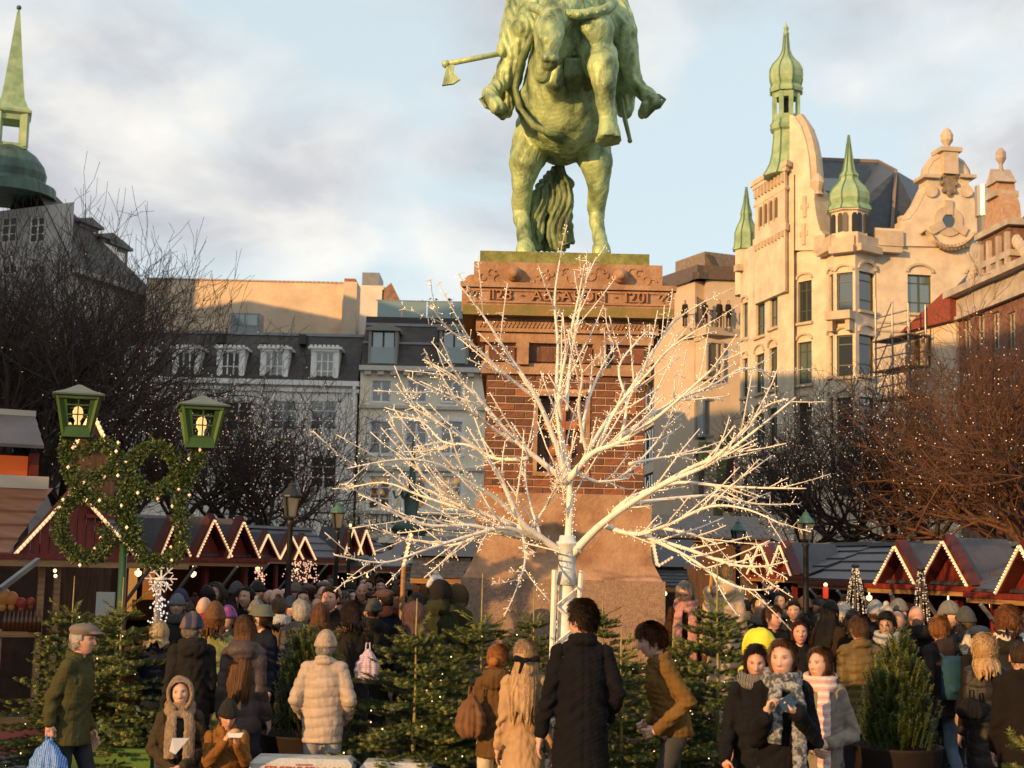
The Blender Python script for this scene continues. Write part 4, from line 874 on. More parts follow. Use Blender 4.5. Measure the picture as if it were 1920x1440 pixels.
# ================================================================== equestrian statue (rearing horse, rider, axe)
M_bronze = mat('verdigris_bronze', (0.07, 0.12, 0.06), 0.5, col2=(0.42, 0.54, 0.27), vscale=4.2, bump=0.45, bscale=30, thr=(.32, .56), stretch=(1, 1, .5), metal=.15)
M_bronze_d = mat('streaked_bronze', (0.05, 0.075, 0.035), 0.5, col2=(0.24, 0.33, 0.15), vscale=4.5, bump=.5, bscale=30, thr=(.35, .62), stretch=(1, 1, .35))
def statue():
    D0 = MON_D + 1.15
    root = thing('equestrian_statue', 'green bronze rider on a rearing horse standing on the pedestal', 'statue', (MON_X, D0, MON_Z))
    q = lambda px, py, dy=0.0: P(px, py, D0 + dy)
    pl = MB(); a, b = q(900, 468, -1.15), q(1219, 499, -1.15); z0, z1 = MON_Z, q(1060, 470, -1.15).z
    pl.box(a.x, D0 - 1.05, z0, b.x, D0 + 1.2, z1); pl.build('bronze_plinth', mat('mossy_bronze', (.12, .13, .03), .7, col2=(.24, .26, .07), vscale=9, bump=.4, bscale=40), root)
    zt = z1
    s = S(D0); u = lambda n: n / s
    # ---- horse: one continuous body
    h = MB()
    def L(p0, p1, r0, r1): h.limb(p0, p1, u(r0), u(r1), 14)
    hip, bel, che, sh = q(1052, 248, .62), q(1060, 205, .1), q(1072, 110, -.35), q(1075, 35, -.55)
    L(hip, bel, 68, 90); L(bel, che, 92, 82); L(che, sh, 80, 74); L(q(1012, 195, -.05), q(1045, 225, .20), 48, 44); L(q(1110, 195, -.05), q(1080, 225, .20), 46, 44)
    L(q(1008, 235, .5), q(1000, 270, .5), 44, 40); L(q(1102, 238, .5), q(1108, 272, .5), 44, 40); L(q(1040, 55, -.95), q(1042, 90, -.85), 40, 38); L(q(1112, 55, -.95), q(1110, 90, -.85), 40, 38)           # pectorals
    L(q(1075, 40, -.55), q(1058, 20, -.95), 62, 44); L(q(1058, 20, -.95), q(1036, 42, -1.25), 42, 27)   # arched neck bowed towards the viewer
    # hind legs
    def leg(pts):
        for (p0, r0), (p1, r1) in zip(pts, pts[1:]): L(p0, p1, r0, r1)
    leg([(q(1002, 262, .5), 44), (q(986, 303, .36), 34), (q(980, 346, .42), 22), (q(977, 395, .62), 18), (q(981, 425, .52), 15), (q(984, 455, .42), 15)])
    h.limb(q(985, 464, .36), q(986, 474, .30), u(19), u(20), 12)
    leg([(q(1104, 265, .5), 44), (q(1118, 306, .36), 33), (q(1122, 350, .42), 22), (q(1118, 398, .62), 17), (q(1121, 428, .52), 14), (q(1126, 456, .42), 14)])
    h.limb(q(1127, 465, .36), q(1127, 475, .30), u(18), u(19), 12)
    # raised forelegs
    leg([(q(1118, 105, -.75), 40), (q(1130, 128, -1.15), 30), (q(1134, 160, -1.22), 21), (q(1136, 200, -1.12), 17), (q(1139, 222, -1.08), 17), (q(1141, 232, -1.08), 17)]); h.tube([q(1140, 226, -1.09), q(1141, 240, -1.12), q(1142, 264, -1.16)], [u(15), u(19), u(25)], 14)
    L(q(1033, 52, -1.38), q(1031, 78, -1.50), 25, 22); L(q(1031, 78, -1.50), q(1030, 108, -1.52), 20, 15); L(q(1030, 110, -1.52), q(1030, 118, -1.50), 17, 16); L(q(1024, 84, -1.32), q(1018, 142, -1.20), 20, 15)   # lowered head and jaw
    for dx in (-14, 14): h.limb(q(1034 + dx, 40, -1.30), q(1034 + dx * 1.5, 24, -1.26), u(7), u(3), 8); h.limb(q(1031 + dx * 1.25, 66, -1.55), q(1031 + dx * 1.25, 70, -1.56), u(7), u(6), 8); h.limb(q(1030 + dx * .6, 108, -1.62), q(1030 + dx * .6, 111, -1.62), u(6), u(5), 8)
    leg([(q(1050, 110, -.7), 32), (q(1040, 150, -.8), 20), (q(1046, 178, -.55), 15)])
    h.limb(q(1054, 255, .15), q(1054, 290, .22), u(10), u(8), 8)
    hm = remesh(h, .022, 2, 'horse'); v = get_v(hm); n = get_n(hm); set_v(hm, v + n * (wob(v, 9, 3) * .010 + wob(v, 24, 5) * .006 + wob(v * np.array([1, 1, .4]), 60, 6) * .0035)[:, None]); obj('horse', hm, M_bronze, root)
    # hooves rim, mane tuft, tail
    tl = MB(); base = q(1048, 318, .75)
    for i in range(46):
        a = random.uniform(-1, 1); b = random.uniform(-1, 1); w = random.uniform(.7, 1)
        pts = [base + Vector((a * .03, b * .05, random.uniform(-.02, .06)))]
        for k_, (yy, wd, dx) in enumerate(((345, 24, -6), (385, 36, -14), (425, 40, -18), (452, 36, -16), (470, 30, -18))):
            p = q(1048 + dx + a * wd + 5 * math.sin(k_ * 1.7 + i), yy, .75 + b * .16 + .02 * k_); pts.append(p)
        pts[-1].z = max(pts[-1].z, zt + .01); tl.tube(pts, [u(5), u(9), u(10), u(9), u(7), u(3)], 6)
    tm = remesh(tl, .016, 3, 'tail'); v = get_v(tm); n = get_n(tm); set_v(tm, v + n * (.016 * np.sin(v[:, 0] * 85 + 5 * np.sin(v[:, 2] * 7) + v[:, 1] * 30) + wob(v, 14, 4) * .012)[:, None]); obj('tail', tm, M_bronze_d, root)
    mn = MB()
    for i in range(16):
        x = 1062 + i * 3.4; mn.tube([q(x, 108, -.98), q(x + random.uniform(-3, 3), 140, -.92), q(x + random.uniform(-5, 5), 165 + random.uniform(-6, 14), -.72)], [u(5), u(6), u(2)], 5)
    obj('chest_hair', remesh(mn, .02, 1, 'chest_hair'), M_bronze_d, root)
    # breast strap with studs
    st = MB(); pts = [q(998, 12, -.85), q(1020, 22, -1.14), q(1050, 26, -1.26), q(1085, 27, -1.27), q(1115, 24, -1.22), q(1138, 17, -1.08), q(1150, 6, -.8)]
    st.tube(pts, u(10), 6, flat=1); strap = st.build('breast_strap', M_bronze, root, smooth=True)
    for px, py, r in ((1018, 21, 3), (1036, 24, 3), (1052, 25, 3), (1068, 27, 3), (1085, 27, 6), (1102, 26, 3), (1120, 23, 3), (1134, 18, 3)): o = MB(); o.ball(q(px, py, -1.33 + abs(px - 1080) * .0016), u(r), 8, 6); o.build('stud', M_bronze, strap)
    # stirrup leather hanging strap round the barrel
    gi = MB(); gi.tube([q(1002, 60, -.72), q(978, 110, -.45), q(966, 165, -.2), q(975, 205, -.35), q(1000, 235, -.42), q(1030, 250, -.38), q(1056, 255, -.32)], u(7), 5); gi.build('girth_strap', M_bronze_d, root, smooth=True)
    # ---- rider: one continuous body
    r = MB()
    def Q(p0, p1, r0, r1): r.limb(p0, p1, u(r0), u(r1), 12)
    pel, tor, nk = q(1072, -30, .25), q(1075, -150, .3), q(1075, -235, .3)
    Q(pel, tor, 62, 66); Q(tor, nk, 60, 26); Q(q(1075, -275, .25), q(1075, -300, .25), 30, 28)
    Q(q(1020, -20, .2), q(985, 60, -.3), 42, 30); Q(q(985, 60, -.3), q(945, 150, -.15), 27, 18); Q(q(945, 150, -.15), q(918, 178, -.35), 15, 15); Q(q(918, 178, -.35), q(932, 200, -.62), 16, 13); Q(q(932, 200, -.5), q(945, 212, -.2), 14, 13)
    Q(q(1128, -20, .2), q(1166, 60, -.3), 42, 30); Q(q(1166, 60, -.3), q(1188, 150, -.15), 26, 17); Q(q(1188, 150, -.15), q(1212, 180, -.3), 14, 15); Q(q(1212, 176, -.3), q(1228, 192, -.55), 15, 13); Q(q(1216, 196, -.5), q(1206, 212, -.4), 14, 12)
    Q(q(1010, -180, .3), q(985, -60, .15), 30, 24); Q(q(985, -60, .15), q(950, 70, -.25), 24, 15); Q(q(950, 70, -.25), q(943, 96, -.3), 14, 13); Q(q(1140, -180, .3), q(1160, -70, .05), 30, 24); Q(q(1160, -70, .05), q(1110, -80, -.5), 22, 16)
    # cloak falling on both sides
    Q(q(975, 70, .1), q(935, 175, .15), 24, 20); Q(q(965, 120, .15), q(948, 208, .2), 22, 15); Q(q(1160, 60, .1), q(1180, 160, .2), 28, 24); Q(q(1168, 130, .2), q(1172, 205, .3), 26, 18); Q(q(1140, 0, .5), q(1150, 60, .45), 40, 26)
    rm = remesh(r, .020, 2, 'rider'); v = get_v(rm); n = get_n(rm); ang = np.arctan2(v[:, 1] - D0, v[:, 0] - MON_X); set_v(rm, v + n * (wob(v, 16, 8) * .010 + .010 * np.sin((v[:, 0] * 1.0 + v[:, 1] * .7) * 62 + v[:, 2] * 12 + 2 * wob(v, 6, 2)))[:, None]); obj('rider', rm, M_bronze, root)
    for px, dx in ((925, -1), (1222, 1)):
        o = MB(); o.tube([q(px + dx * -6, 176, -.35), q(px + 14 * dx, 180, -.45), q(px + 24 * dx, 186, -.45), q(px + 14 * dx, 200, -.45), q(px - 6 * dx, 208, -.4), q(px - 10 * dx, 190, -.35)], u(4), 5); o.build('stirrup', M_bronze_d, root)
    ax = MB(); h0, h1 = q(955, 97, -.3), q(832, 121, -.35); ax.tube([h0, h1], u(5.5), 8); ax.ball(q(836, 120, -.35), (u(8), u(8), u(8)), 8, 6); axe = ax.build('axe_shaft', M_bronze, root, smooth=True)
    bl = MB(); a = q(838, 122, -.35); sc = u(1); poly = [(0, 0), (14, -1), (12, -14), (26, -28), (14, -37), (-8, -41), (-4, -22)]; bl.prism([(a.x + x * sc, a.z + y * sc) for x, y in poly], a.y - .025, a.y + .025); bl.build('axe_blade', M_bronze, axe)
    sw = MB(); sw.tube([q(1158, 150, .2), q(1172, 225, .1), q(1181, 262, .05)], [u(6), u(5), u(4)], 6); sw.ball(q(1181, 264, .05), u(5), 8, 6); sw.build('scabbard', M_bronze_d, root)
statue()
# ================================================================== white light tree
M_wht = mat('white_lacquer', (0.80, 0.74, 0.66), 0.5, var=0.08, vscale=20)
M_ice = mat('clear_wrap', (0.62, 0.66, 0.68), 0.25, var=0.1, vscale=8)
G_warm = glow('warm_bulb', (1.0, 0.66, 0.34), 2.2)
G_soft = glow('soft_warm_bulb', (1.0, 0.60, 0.38), 1.3)
G_cool = glow('cool_bulb', (0.75, 0.85, 1.0), 2.2)
def white_tree():
    D0 = 13.6; rng = random.Random(11)
    root = thing('light_tree', 'white metal tree of bare branches covered in warm fairy lights', 'light tree', (P(1055, 1240, D0).x, D0, 0))
    q = lambda px, py, dy=0.0: P(px, py, D0 + dy)
    # lattice trunk
    xb = P(1048, 1240, D0).x; xt = P(1064, 1080, D0).x; zt = P(1060, 1100, D0).z; lat = []
    for ix in (-1, 1):
        for iy in (-1, 1):
            m = MB(); m.tube([(xb + ix * .10, D0 + iy * .10, 0), (xb + ix * .10 + (xt - xb) * .5, D0 + iy * .10, zt * .6), (xt + ix * .12, D0 + iy * .11, zt + .15)], .024, 6); m.build('lattice_post', M_wht, root)
    m = MB(); n = 11
    for i in range(n):
        z0, z1 = i * zt / n, (i + 1) * zt / n; x0 = xb + (xt - xb) * z0 / zt; x1 = xb + (xt - xb) * z1 / zt
        for a, b in (((-1, -1), (1, -1)), ((1, -1), (1, 1)), ((1, 1), (-1, 1)), ((-1, 1), (-1, -1))):
            if i % 2: a, b = b, a
            m.tube([(x0 + a[0] * .1, D0 + a[1] * .1, z0), (x1 + b[0] * .1, D0 + b[1] * .1, z1)], .011, 4)
    m.build('lattice_brace', M_wht, root, kind='stuff')
    m = MB(); m.tube([(xb, D0, 0), (xb + (xt - xb) * .5, D0, zt * .6), (xt, D0, zt + .2)], [.075, .07, .075], 10); m.build('trunk', M_wht, root, smooth=True)
    # collar
    m = MB(); c = q(1063, 1045); m.lathe([(.11, -.25), (.08, -.12), (.082, .1), (.105, .12), (.105, .14), (.08, .15), (.07, .2)], c, 14); m.build('collar', M_ice, root, smooth=True)
    J = (1063, 1040)
    main = [  # (radius0, radius1, end depth, points)
        (.075, .012, .1, [(1063, 1045), (1068, 960), (1066, 890), (1050, 810), (1043, 740), (1046, 650), (1040, 560), (1052, 475)]),
        (.040, .010, -.3, [(1052, 790), (1048, 740), (1066, 640), (1084, 560), (1096, 495)]),
        (.036, .010, .3, [(1062, 770), (1068, 690), (1085, 590), (1098, 530), (1118, 482)]),
        (.055, .010, -.6, [(1064, 900), (1030, 800), (1000, 735), (950, 660), (905, 590), (862, 535)]),
        (.036, .009, -.9, [(1012, 752), (950, 705), (890, 650), (842, 618), (808, 572)]),
        (.060, .010, -.5, [(1064, 905), (1010, 862), (955, 815), (900, 750), (850, 705), (794, 674)]),
        (.036, .009, -1.0, [(968, 832), (905, 790), (850, 750), (800, 735), (756, 752)]),
        (.036, .009, .6, [(990, 860), (930, 860), (880, 835), (830, 828), (790, 790), (732, 782)]),
        (.070, .012, -.7, [(1058, 1040), (1010, 1005), (975, 975), (940, 900), (905, 850), (850, 810), (768, 760)]),
        (.045, .010, -1.1, [(985, 985), (930, 935), (880, 905), (820, 870), (745, 862), (652, 878)]),
        (.045, .010, .5, [(1000, 1000), (930, 970), (870, 955), (790, 930), (720, 905), (642, 918)]),
        (.050, .010, -.9, [(1010, 1010), (950, 1000), (880, 985), (800, 985), (735, 960), (690, 930)]),
        (.050, .010, -1.2, [(1015, 1015), (950, 990), (880, 1005), (800, 1030), (720, 1055), (626, 1040)]),
        (.040, .010, .4, [(985, 1010), (915, 1000), (850, 1022), (790, 1015), (742, 1006)]),
        (.040, .010, -.4, [(960, 985), (900, 960), (860, 940), (800, 900), (770, 850), (728, 790)]),
        (.032, .009, -.9, [(975, 985), (985, 1030), (982, 1065), (972, 1090)]),
        (.065, .012, -.6, [(1066, 900), (1110, 850), (1160, 830), (1235, 780), (1310, 715), (1384, 648)]),
        (.045, .010, .6, [(1120, 850), (1190, 800), (1250, 760), (1330, 725), (1395, 690), (1452, 702)]),
        (.080, .014, -.9, [(1068, 1045), (1120, 990), (1180, 945), (1250, 905), (1330, 870), (1400, 820), (1492, 745)]),
        (.045, .010, -1.3, [(1230, 915), (1290, 880), (1350, 850), (1400, 800), (1440, 760), (1478, 748)]),
        (.045, .010, .8, [(1090, 870), (1130, 800), (1175, 740), (1230, 650), (1268, 600), (1330, 560)]),
        (.038, .009, -.5, [(1120, 840), (1160, 760), (1215, 700), (1260, 650), (1340, 600), (1290, 590)][:5]),
        (.036, .009, .9, [(1090, 830), (1100, 760), (1128, 690), (1150, 650), (1140, 628)]),
        (.034, .009, -.8, [(1100, 850), (1085, 770), (1092, 700), (1078, 640), (1090, 600)]),
        (.034, .009, .3, [(1160, 835), (1175, 760), (1160, 690), (1195, 640), (1210, 625)]),
        (.050, .010, -.7, [(1150, 960), (1190, 930), (1270, 905), (1360, 912), (1440, 915), (1512, 916)]),
        (.045, .010, .5, [(1185, 945), (1260, 935), (1340, 930), (1420, 945), (1500, 945)]),
        (.050, .010, -1.1, [(1130, 985), (1190, 1002), (1250, 985), (1330, 950), (1400, 955), (1470, 985)]),
        (.050, .010, -.9, [(1180, 1000), (1215, 1008), (1290, 1045), (1350, 1085), (1400, 1105), (1450, 1104)]),
        (.040, .010, -1.3, [(1215, 1008), (1290, 1030), (1370, 1058), (1430, 1062), (1476, 1052)]),
        (.034, .009, -.6, [(1240, 990), (1290, 1000), (1320, 1010), (1345, 1020)]),
        (.034, .009, .8, [(1180, 870), (1230, 860), (1300, 850), (1380, 840), (1325, 845)][:4]),
        (.036, .009, .9, [(1085, 890), (1130, 905), (1170, 890), (1230, 830), (1260, 770), (1265, 700)]),
        (.026, .008, .6, [(1012, 1000), (990, 930), (985, 870), (1000, 790), (1004, 740)]),
        (.030, .008, -.6, [(1000, 985), (1030, 940), (1045, 905), (1042, 880)]),
    ]
    V = []; tips = []
    br = MB(); tw = MB(); bulbs = []
    def smooth(pts):
        out = []
        for i in range(len(pts) - 1):
            p0 = pts[max(i - 1, 0)]; p1 = pts[i]; p2 = pts[i + 1]; p3 = pts[min(i + 2, len(pts) - 1)]
            for t in (0, .25, .5, .75): out.append(.5 * ((2 * p1) + (-p0 + p2) * t + (2 * p0 - 5 * p1 + 4 * p2 - p3) * t * t + (-p0 + 3 * p1 - 3 * p2 + p3) * t ** 3))
        return out + [pts[-1]]
    polys = []
    for r0, r1, dz, pts in main:
        p = []
        n = len(pts)
        for i, (x, y) in enumerate(pts):
            w = i / (n - 1); p.append(q(x, y, dz * w))
        p = smooth(p); m = len(p); rad = [(r0 + (r1 - r0) * (i / (m - 1)) ** .8) * .55 for i in range(m)]
        b = MB(); b.tube(p, rad, 7); b.build('branch', M_wht, root, smooth=True); polys.append((p, rad))
        # thin secondary branches, alternating
        for i in range(3, m - 1):
            if rng.random() < .55:
                d = (p[i] - p[i - 1]).normalized(); s = d.orthogonal(); s.rotate(Matrix.Rotation(rng.uniform(0, 6.28), 3, d)); o = p[i]; L = rng.uniform(.22, .80) * (1.15 - .55 * i / m)
                dr = (d * 1.0 + s * rng.uniform(.25, .6) + Vector((0, 0, .10))).normalized(); pp = [o]
                for k in range(3): dr = (dr + Vector((rng.gauss(0, .06), rng.gauss(0, .06), rng.gauss(.03, .05)))).normalized(); pp.append(pp[-1] + dr * L / 3)
                rr = min(rad[i] * .65, .0095); tw.tube(pp, [rr, rr * .85, rr * .7, .005], 5); polys.append((pp, [rr, rr, .007, .005]))
    tw.build('twigs', M_wht, root, smooth=True, kind='stuff')
    sp = MB()
    for p, rad in polys:
        for a, b, ra in zip(p, p[1:], rad):
            L = (b - a).length; n = max(1, int(L / .016))
            for k in range(n):
                c = a.lerp(b, rng.random()); d = (b - a).normalized(); s = d.orthogonal().normalized(); s.rotate(Matrix.Rotation(rng.uniform(0, 6.28), 3, d))
                l = rng.uniform(.008, .045) * (1 if rng.random() < .85 else 1.8); e = c + (s * .8 + d * rng.uniform(-.2, .8)).normalized() * (ra + l)
                if rng.random() < .50: sp.tube([c, e], [.0036, .0022], 3, cap=False)
                if rng.random() < .20: bulbs.append(e)
    sp.build('spurs', M_wht, root, kind='stuff', fix=False)
    # wrapped light bands on the thick limbs
    for p, rad in polys[:40]:
        if rad[0] < .034: continue
        for a, b, ra in zip(p[:14], p[1:15], rad):
            for k in range(int((b - a).length / .012)):
                c = a.lerp(b, rng.random()); d = (b - a).normalized(); s = d.orthogonal().normalized(); s.rotate(Matrix.Rotation(rng.uniform(0, 6.28), 3, d)); bulbs.append(c + s * (ra + rng.uniform(.004, .03)))
    obj('fairy_lights', dots(bulbs, .0042), glow('tree_bulb', (1.0, .70, .38), 2.0), root, 'stuff')
    return root
white_tree()

# ================================================================== conifers
M_needle = mat('fir_needles', (0.024, 0.044, 0.011), 0.55, col2=(0.09, 0.115, 0.022), vscale=5, thr=(.3, .7))
M_needle_t = mat('young_fir_tips', (0.19, 0.195, 0.036), 0.55, var=.25, vscale=5)
M_trunk = mat('fir_bark', (0.16, 0.10, 0.05), 0.85, var=.3, vscale=20, bump=.4)
M_leader = mat('fir_leader', (0.30, 0.24, 0.08), 0.7, var=.2, vscale=15)
def twig_template(n=54, length=.16, nl=.030, nw=.0075, rng=None):
    """bottle-brush twig along +X: triangles of needles plus thin stem"""
    rng = rng or np.random.default_rng(1); t = rng.uniform(0, 1, n); an = rng.uniform(0, 2 * math.pi, n)
    base = np.stack([t * length, np.zeros(n), np.zeros(n)], 1); side = np.stack([np.full(n, .55), np.cos(an), np.sin(an) * .8 + .15], 1); side /= np.linalg.norm(side, axis=1)[:, None]
    L = nl * rng.uniform(.75, 1.15, n) * np.where(t > .93, .8, 1); tan = np.cross(side, np.array([1, 0, 0.01])); tan /= np.linalg.norm(tan, axis=1)[:, None]
    v = np.stack([base - tan * nw / 2, base + tan * nw / 2, base + side * L[:, None]], 1).reshape(-1, 3); f = np.arange(len(v)).reshape(-1, 3)
    st = np.array([[0, .003, 0], [0, -.0015, .0026], [0, -.0015, -.0026], [length, .001, 0], [length, -.0005, .0009], [length, -.0005, -.0009]]); o = len(v)
    sf = np.array([[0, 1, 4], [0, 4, 3], [1, 2, 5], [1, 5, 4], [2, 0, 3], [2, 3, 5]]) + o
    return np.concatenate([v, st]), np.concatenate([f, sf])
TW = [twig_template(n=58, rng=np.random.default_rng(i)) for i in range(4)]
def place_twigs(starts, dirs, lens, seed=0):
    rng = np.random.default_rng(seed); V, Fc, o = [], [], 0
    starts, dirs = np.asarray(starts, float), np.asarray(dirs, float); dirs = dirs / np.linalg.norm(dirs, axis=1)[:, None]
    up = np.tile(np.array([0, 0, 1.0]), (len(dirs), 1)); up[np.abs(dirs[:, 2]) > .95] = (1, 0, 0)
    s = np.cross(up, dirs); s /= np.linalg.norm(s, axis=1)[:, None]; w = np.cross(dirs, s)
    for k in range(len(starts)):
        tv, tf = TW[rng.integers(0, len(TW))]; sc = lens[k] / .16
        loc = tv * np.array([sc, min(1.25, max(.8, sc)), min(1.25, max(.8, sc))]); V.append(starts[k] + loc[:, :1] * dirs[k] + loc[:, 1:2] * s[k] + loc[:, 2:3] * w[k]); Fc.append(tf + o); o += len(tv)
    return np.concatenate(V), np.concatenate(Fc)
def fir(px, py_top, D, h, spread, label, seed, gap=.0, base_z=0.0, lights=40, group='young fir trees planted round the light tree', leader=.5, dens=1.0):
    rng = np.random.default_rng(seed); top = P(px, py_top, D); H = h or top.z - base_z; x, y = top.x, D
    t = thing('fir_tree', label, 'fir tree', (x, y, base_z), 0, group)
    tr = MB(); z0 = top.z - H; tr.tube([(x, y, z0), (x + .01, y, z0 + H * .6), (x, y, top.z - leader * .8), (x, y, top.z)], [.026, .012, .007, .004], 7); tr.build('trunk', M_leader, t, smooth=True)
    st, di, ln = [], [], []; tip_s, tip_d, tip_l = [], [], []; lp = []
    z = top.z - leader
    # crown whorls
    lev = 0
    for k in range(5):
        a = k * 1.256 + rng.uniform(-.3, .3); e = rng.uniform(.35, .8); tip_s.append((x, y, top.z - leader * rng.uniform(.72, 1.0))); tip_d.append((math.cos(a), math.sin(a), e)); tip_l.append(rng.uniform(.16, .30))
    while z > z0 + .05:
        f = (top.z - leader - z) / max(H - leader, .1); rad = 1.12 * spread * (.16 + .84 * f ** .8); nb = int((9 + 8 * f) * dens)
        for b in range(nb):
            a = rng.uniform(0, 6.283); r = rad * rng.uniform(.7, 1.1); el = .42 - .5 * f + rng.uniform(-.12, .12); d = np.array([math.cos(a), math.sin(a), el * .55]); d /= np.linalg.norm(d); side = np.array([-math.sin(a), math.cos(a), 0])
            o = np.array([x, y, z + rng.uniform(-.05, .05)]); n = max(2, int(r / .085))
            for i in range(n):
                u = (i + .6) / n; p = o + d * r * u + np.array([0, 0, -.10 * u * u * r]); L = r / n * 1.25
                if u > .06: st.append(p); di.append(d + np.array([0, 0, .1 * u])); ln.append(max(.07, L))
                if u > .25 and i < n - 1 or n <= 3:
                    for sg in (-1, 1): st.append(p); di.append(d * .75 + side * sg * .8 + np.array([0, 0, rng.uniform(-.05, .2)])); ln.append(rng.uniform(.07, .15) * (1.25 - .6 * u) + .02)
                if rng.random() < .055 and u > .5: lp.append(p + np.array([rng.uniform(-.03, .03), rng.uniform(-.03, .03), .02]))
            e = o + d * r + np.array([0, 0, -.10 * r])
            tip_s.append(e - d * .02); tip_d.append(d + np.array([0, 0, .22])); tip_l.append(rng.uniform(.08, .15))
            for sg in (-1, 1): tip_s.append(e - d * .04); tip_d.append(d * .8 + side * sg * .7 + np.array([0, 0, .15])); tip_l.append(rng.uniform(.07, .12))
        z -= .105 * rng.uniform(.8, 1.25)
    v, f_ = place_twigs(st, di, ln, seed); obj('crown', raw_mesh('crown', v, f_), M_needle, t)
    v, f_ = place_twigs(tip_s, tip_d, tip_l, seed + 1); obj('shoot_tips', raw_mesh('shoot_tips', v, f_), M_needle_t, t)
    if lights and lp: obj('fairy_lights', dots(lp, .0075), G_warm, t, 'stuff')
    return t
fir(232, 1082, 12.9, None, 1.05, 'bushy fir tree in the green planter under the garlanded lamp', 1, leader=.40, dens=1.1)
fir(140, 1080, 13.6, None, .75, 'slim fir tree standing between the red stall and the flat-capped man', 2, leader=.42)
fir(905, 1075, 12.6, None, .95, 'tall fir tree with a pale leader in front of the left pedestal corner', 3, leader=.5)
fir(782, 1122, 12.0, None, .95, 'wide fir tree beside the walker in the padded coat', 4, leader=.35, dens=1.1)
fir(1002, 1085, 14.6, None, .7, 'fir tree with bare leader behind the blond woman and before the pedestal', 5, leader=.5)
fir(1131, 1085, 14.8, None, .7, 'fir tree whose thin leader stands before the lit granite base', 6, leader=.45)
fir(1165, 1180, 11.6, None, .62, 'low fir tree between the dark coat and the brown jacket', 7, leader=.28)
fir(1345, 1052, 12.3, None, .88, 'fir tree strung with many glowing bulbs beside the yellow hood', 8, leader=.5, dens=1.1)
fir(1262, 1172, 13.4, None, .62, 'short fir tree with thin stake behind the brown jacket man', 9, leader=.3)
fir(1932, 1380, 9.6, None, .42, 'small fir tree cut off by the picture corner beside the dark crowd', 10, leader=.12, lights=0)

def pine_bowl(px, py_top, D, rx, bowl_py, bowl_hw, label, seed):
    rng = np.random.default_rng(seed); top = P(px, py_top, D); c = P(px, bowl_py, D); t = thing('pine_bowl', label, 'plant pot', (c.x, D, 0), 0, 'bowls of mountain pine'); k = 1 / S(D); R_ = bowl_hw * k; zr = c.z
    b = MB(); b.lathe([(R_ * .35, 0), (R_ * .42, .02), (R_ * .7, zr * .35), (R_ * .93, zr * .75), (R_, zr), (R_ * 1.02, zr + .02), (R_ * .97, zr + .02), (R_ * .9, zr - .05), (.02, zr - .05)], (c.x, D, 0), 28); b.build('bowl', mat('rusty_bowl', (.012, .009, .008), .7, col2=(.026, .014, .009), vscale=6, spec=.2), t, smooth=True)
    st, di, ln = [], [], []; ts, td, tl = [], [], []; H = top.z - zr
    lead = [(rng.uniform(-.5, .5) * rx * .7, rng.uniform(-.5, .5) * rx * .6, rng.uniform(.55, .95)) for _ in range(9)] + [(.02, 0, 1.0), (-.35 * rx, -.1, .72), (.4 * rx, .0, .66)]
    for n in range(1500):
        lx, ly, lh = lead[rng.integers(0, len(lead))]; u = rng.uniform(0, 1) ** .8; a = rng.uniform(0, 6.283); rr = rx * (.62 * (1 - u) ** .8 + .05) * math.sqrt(rng.uniform(.1, 1)); p = np.array([c.x + lx * (.4 + .6 * u) + math.cos(a) * rr, D + ly * (.4 + .6 * u) + math.sin(a) * rr * .8, zr - .02 + H * lh * u * .92]); d = np.array([math.cos(a) * .35, math.sin(a) * .35, 1.0])
        (ts if u > .6 and rng.random() < .45 else st).append(p); (td if ts and len(td) < len(ts) else di).append(d); (tl if len(tl) < len(ts) else ln).append(rng.uniform(.11, .22))
    for lx, ly, lh in lead:
        for j in range(7): ts.append(np.array([c.x + lx + rng.uniform(-.04, .04), D + ly + rng.uniform(-.04, .04), zr + H * lh * (.80 + .15 * j / 7) - .06])); td.append(np.array([rng.uniform(-.25, .25), rng.uniform(-.25, .25), 1])); tl.append(.15)
    v, f = place_twigs(st, di, ln, seed); obj('crown', raw_mesh('crown', v, f), M_needle, t); v, f = place_twigs(ts, td, tl, seed + 1); obj('shoot_tips', raw_mesh('shoot_tips', v, f), M_needle_t, t)
    s = MB()
    for lx, ly, lh in lead: s.tube([(c.x + lx * .3, D + ly * .3, zr - .08), (c.x + lx, D + ly, zr + H * lh * .8)], [.02, .006], 5)
    s.build('stem', M_trunk, t, kind='stuff')
pine_bowl(578, 1178, 13.2, .42, 1378, 85, 'mountain pine in a dark bowl behind the padded coat walker', 21)
pine_bowl(1682, 1192, 12.4, .44, 1402, 82, 'mountain pine in a black bowl beside the backpacker', 22)

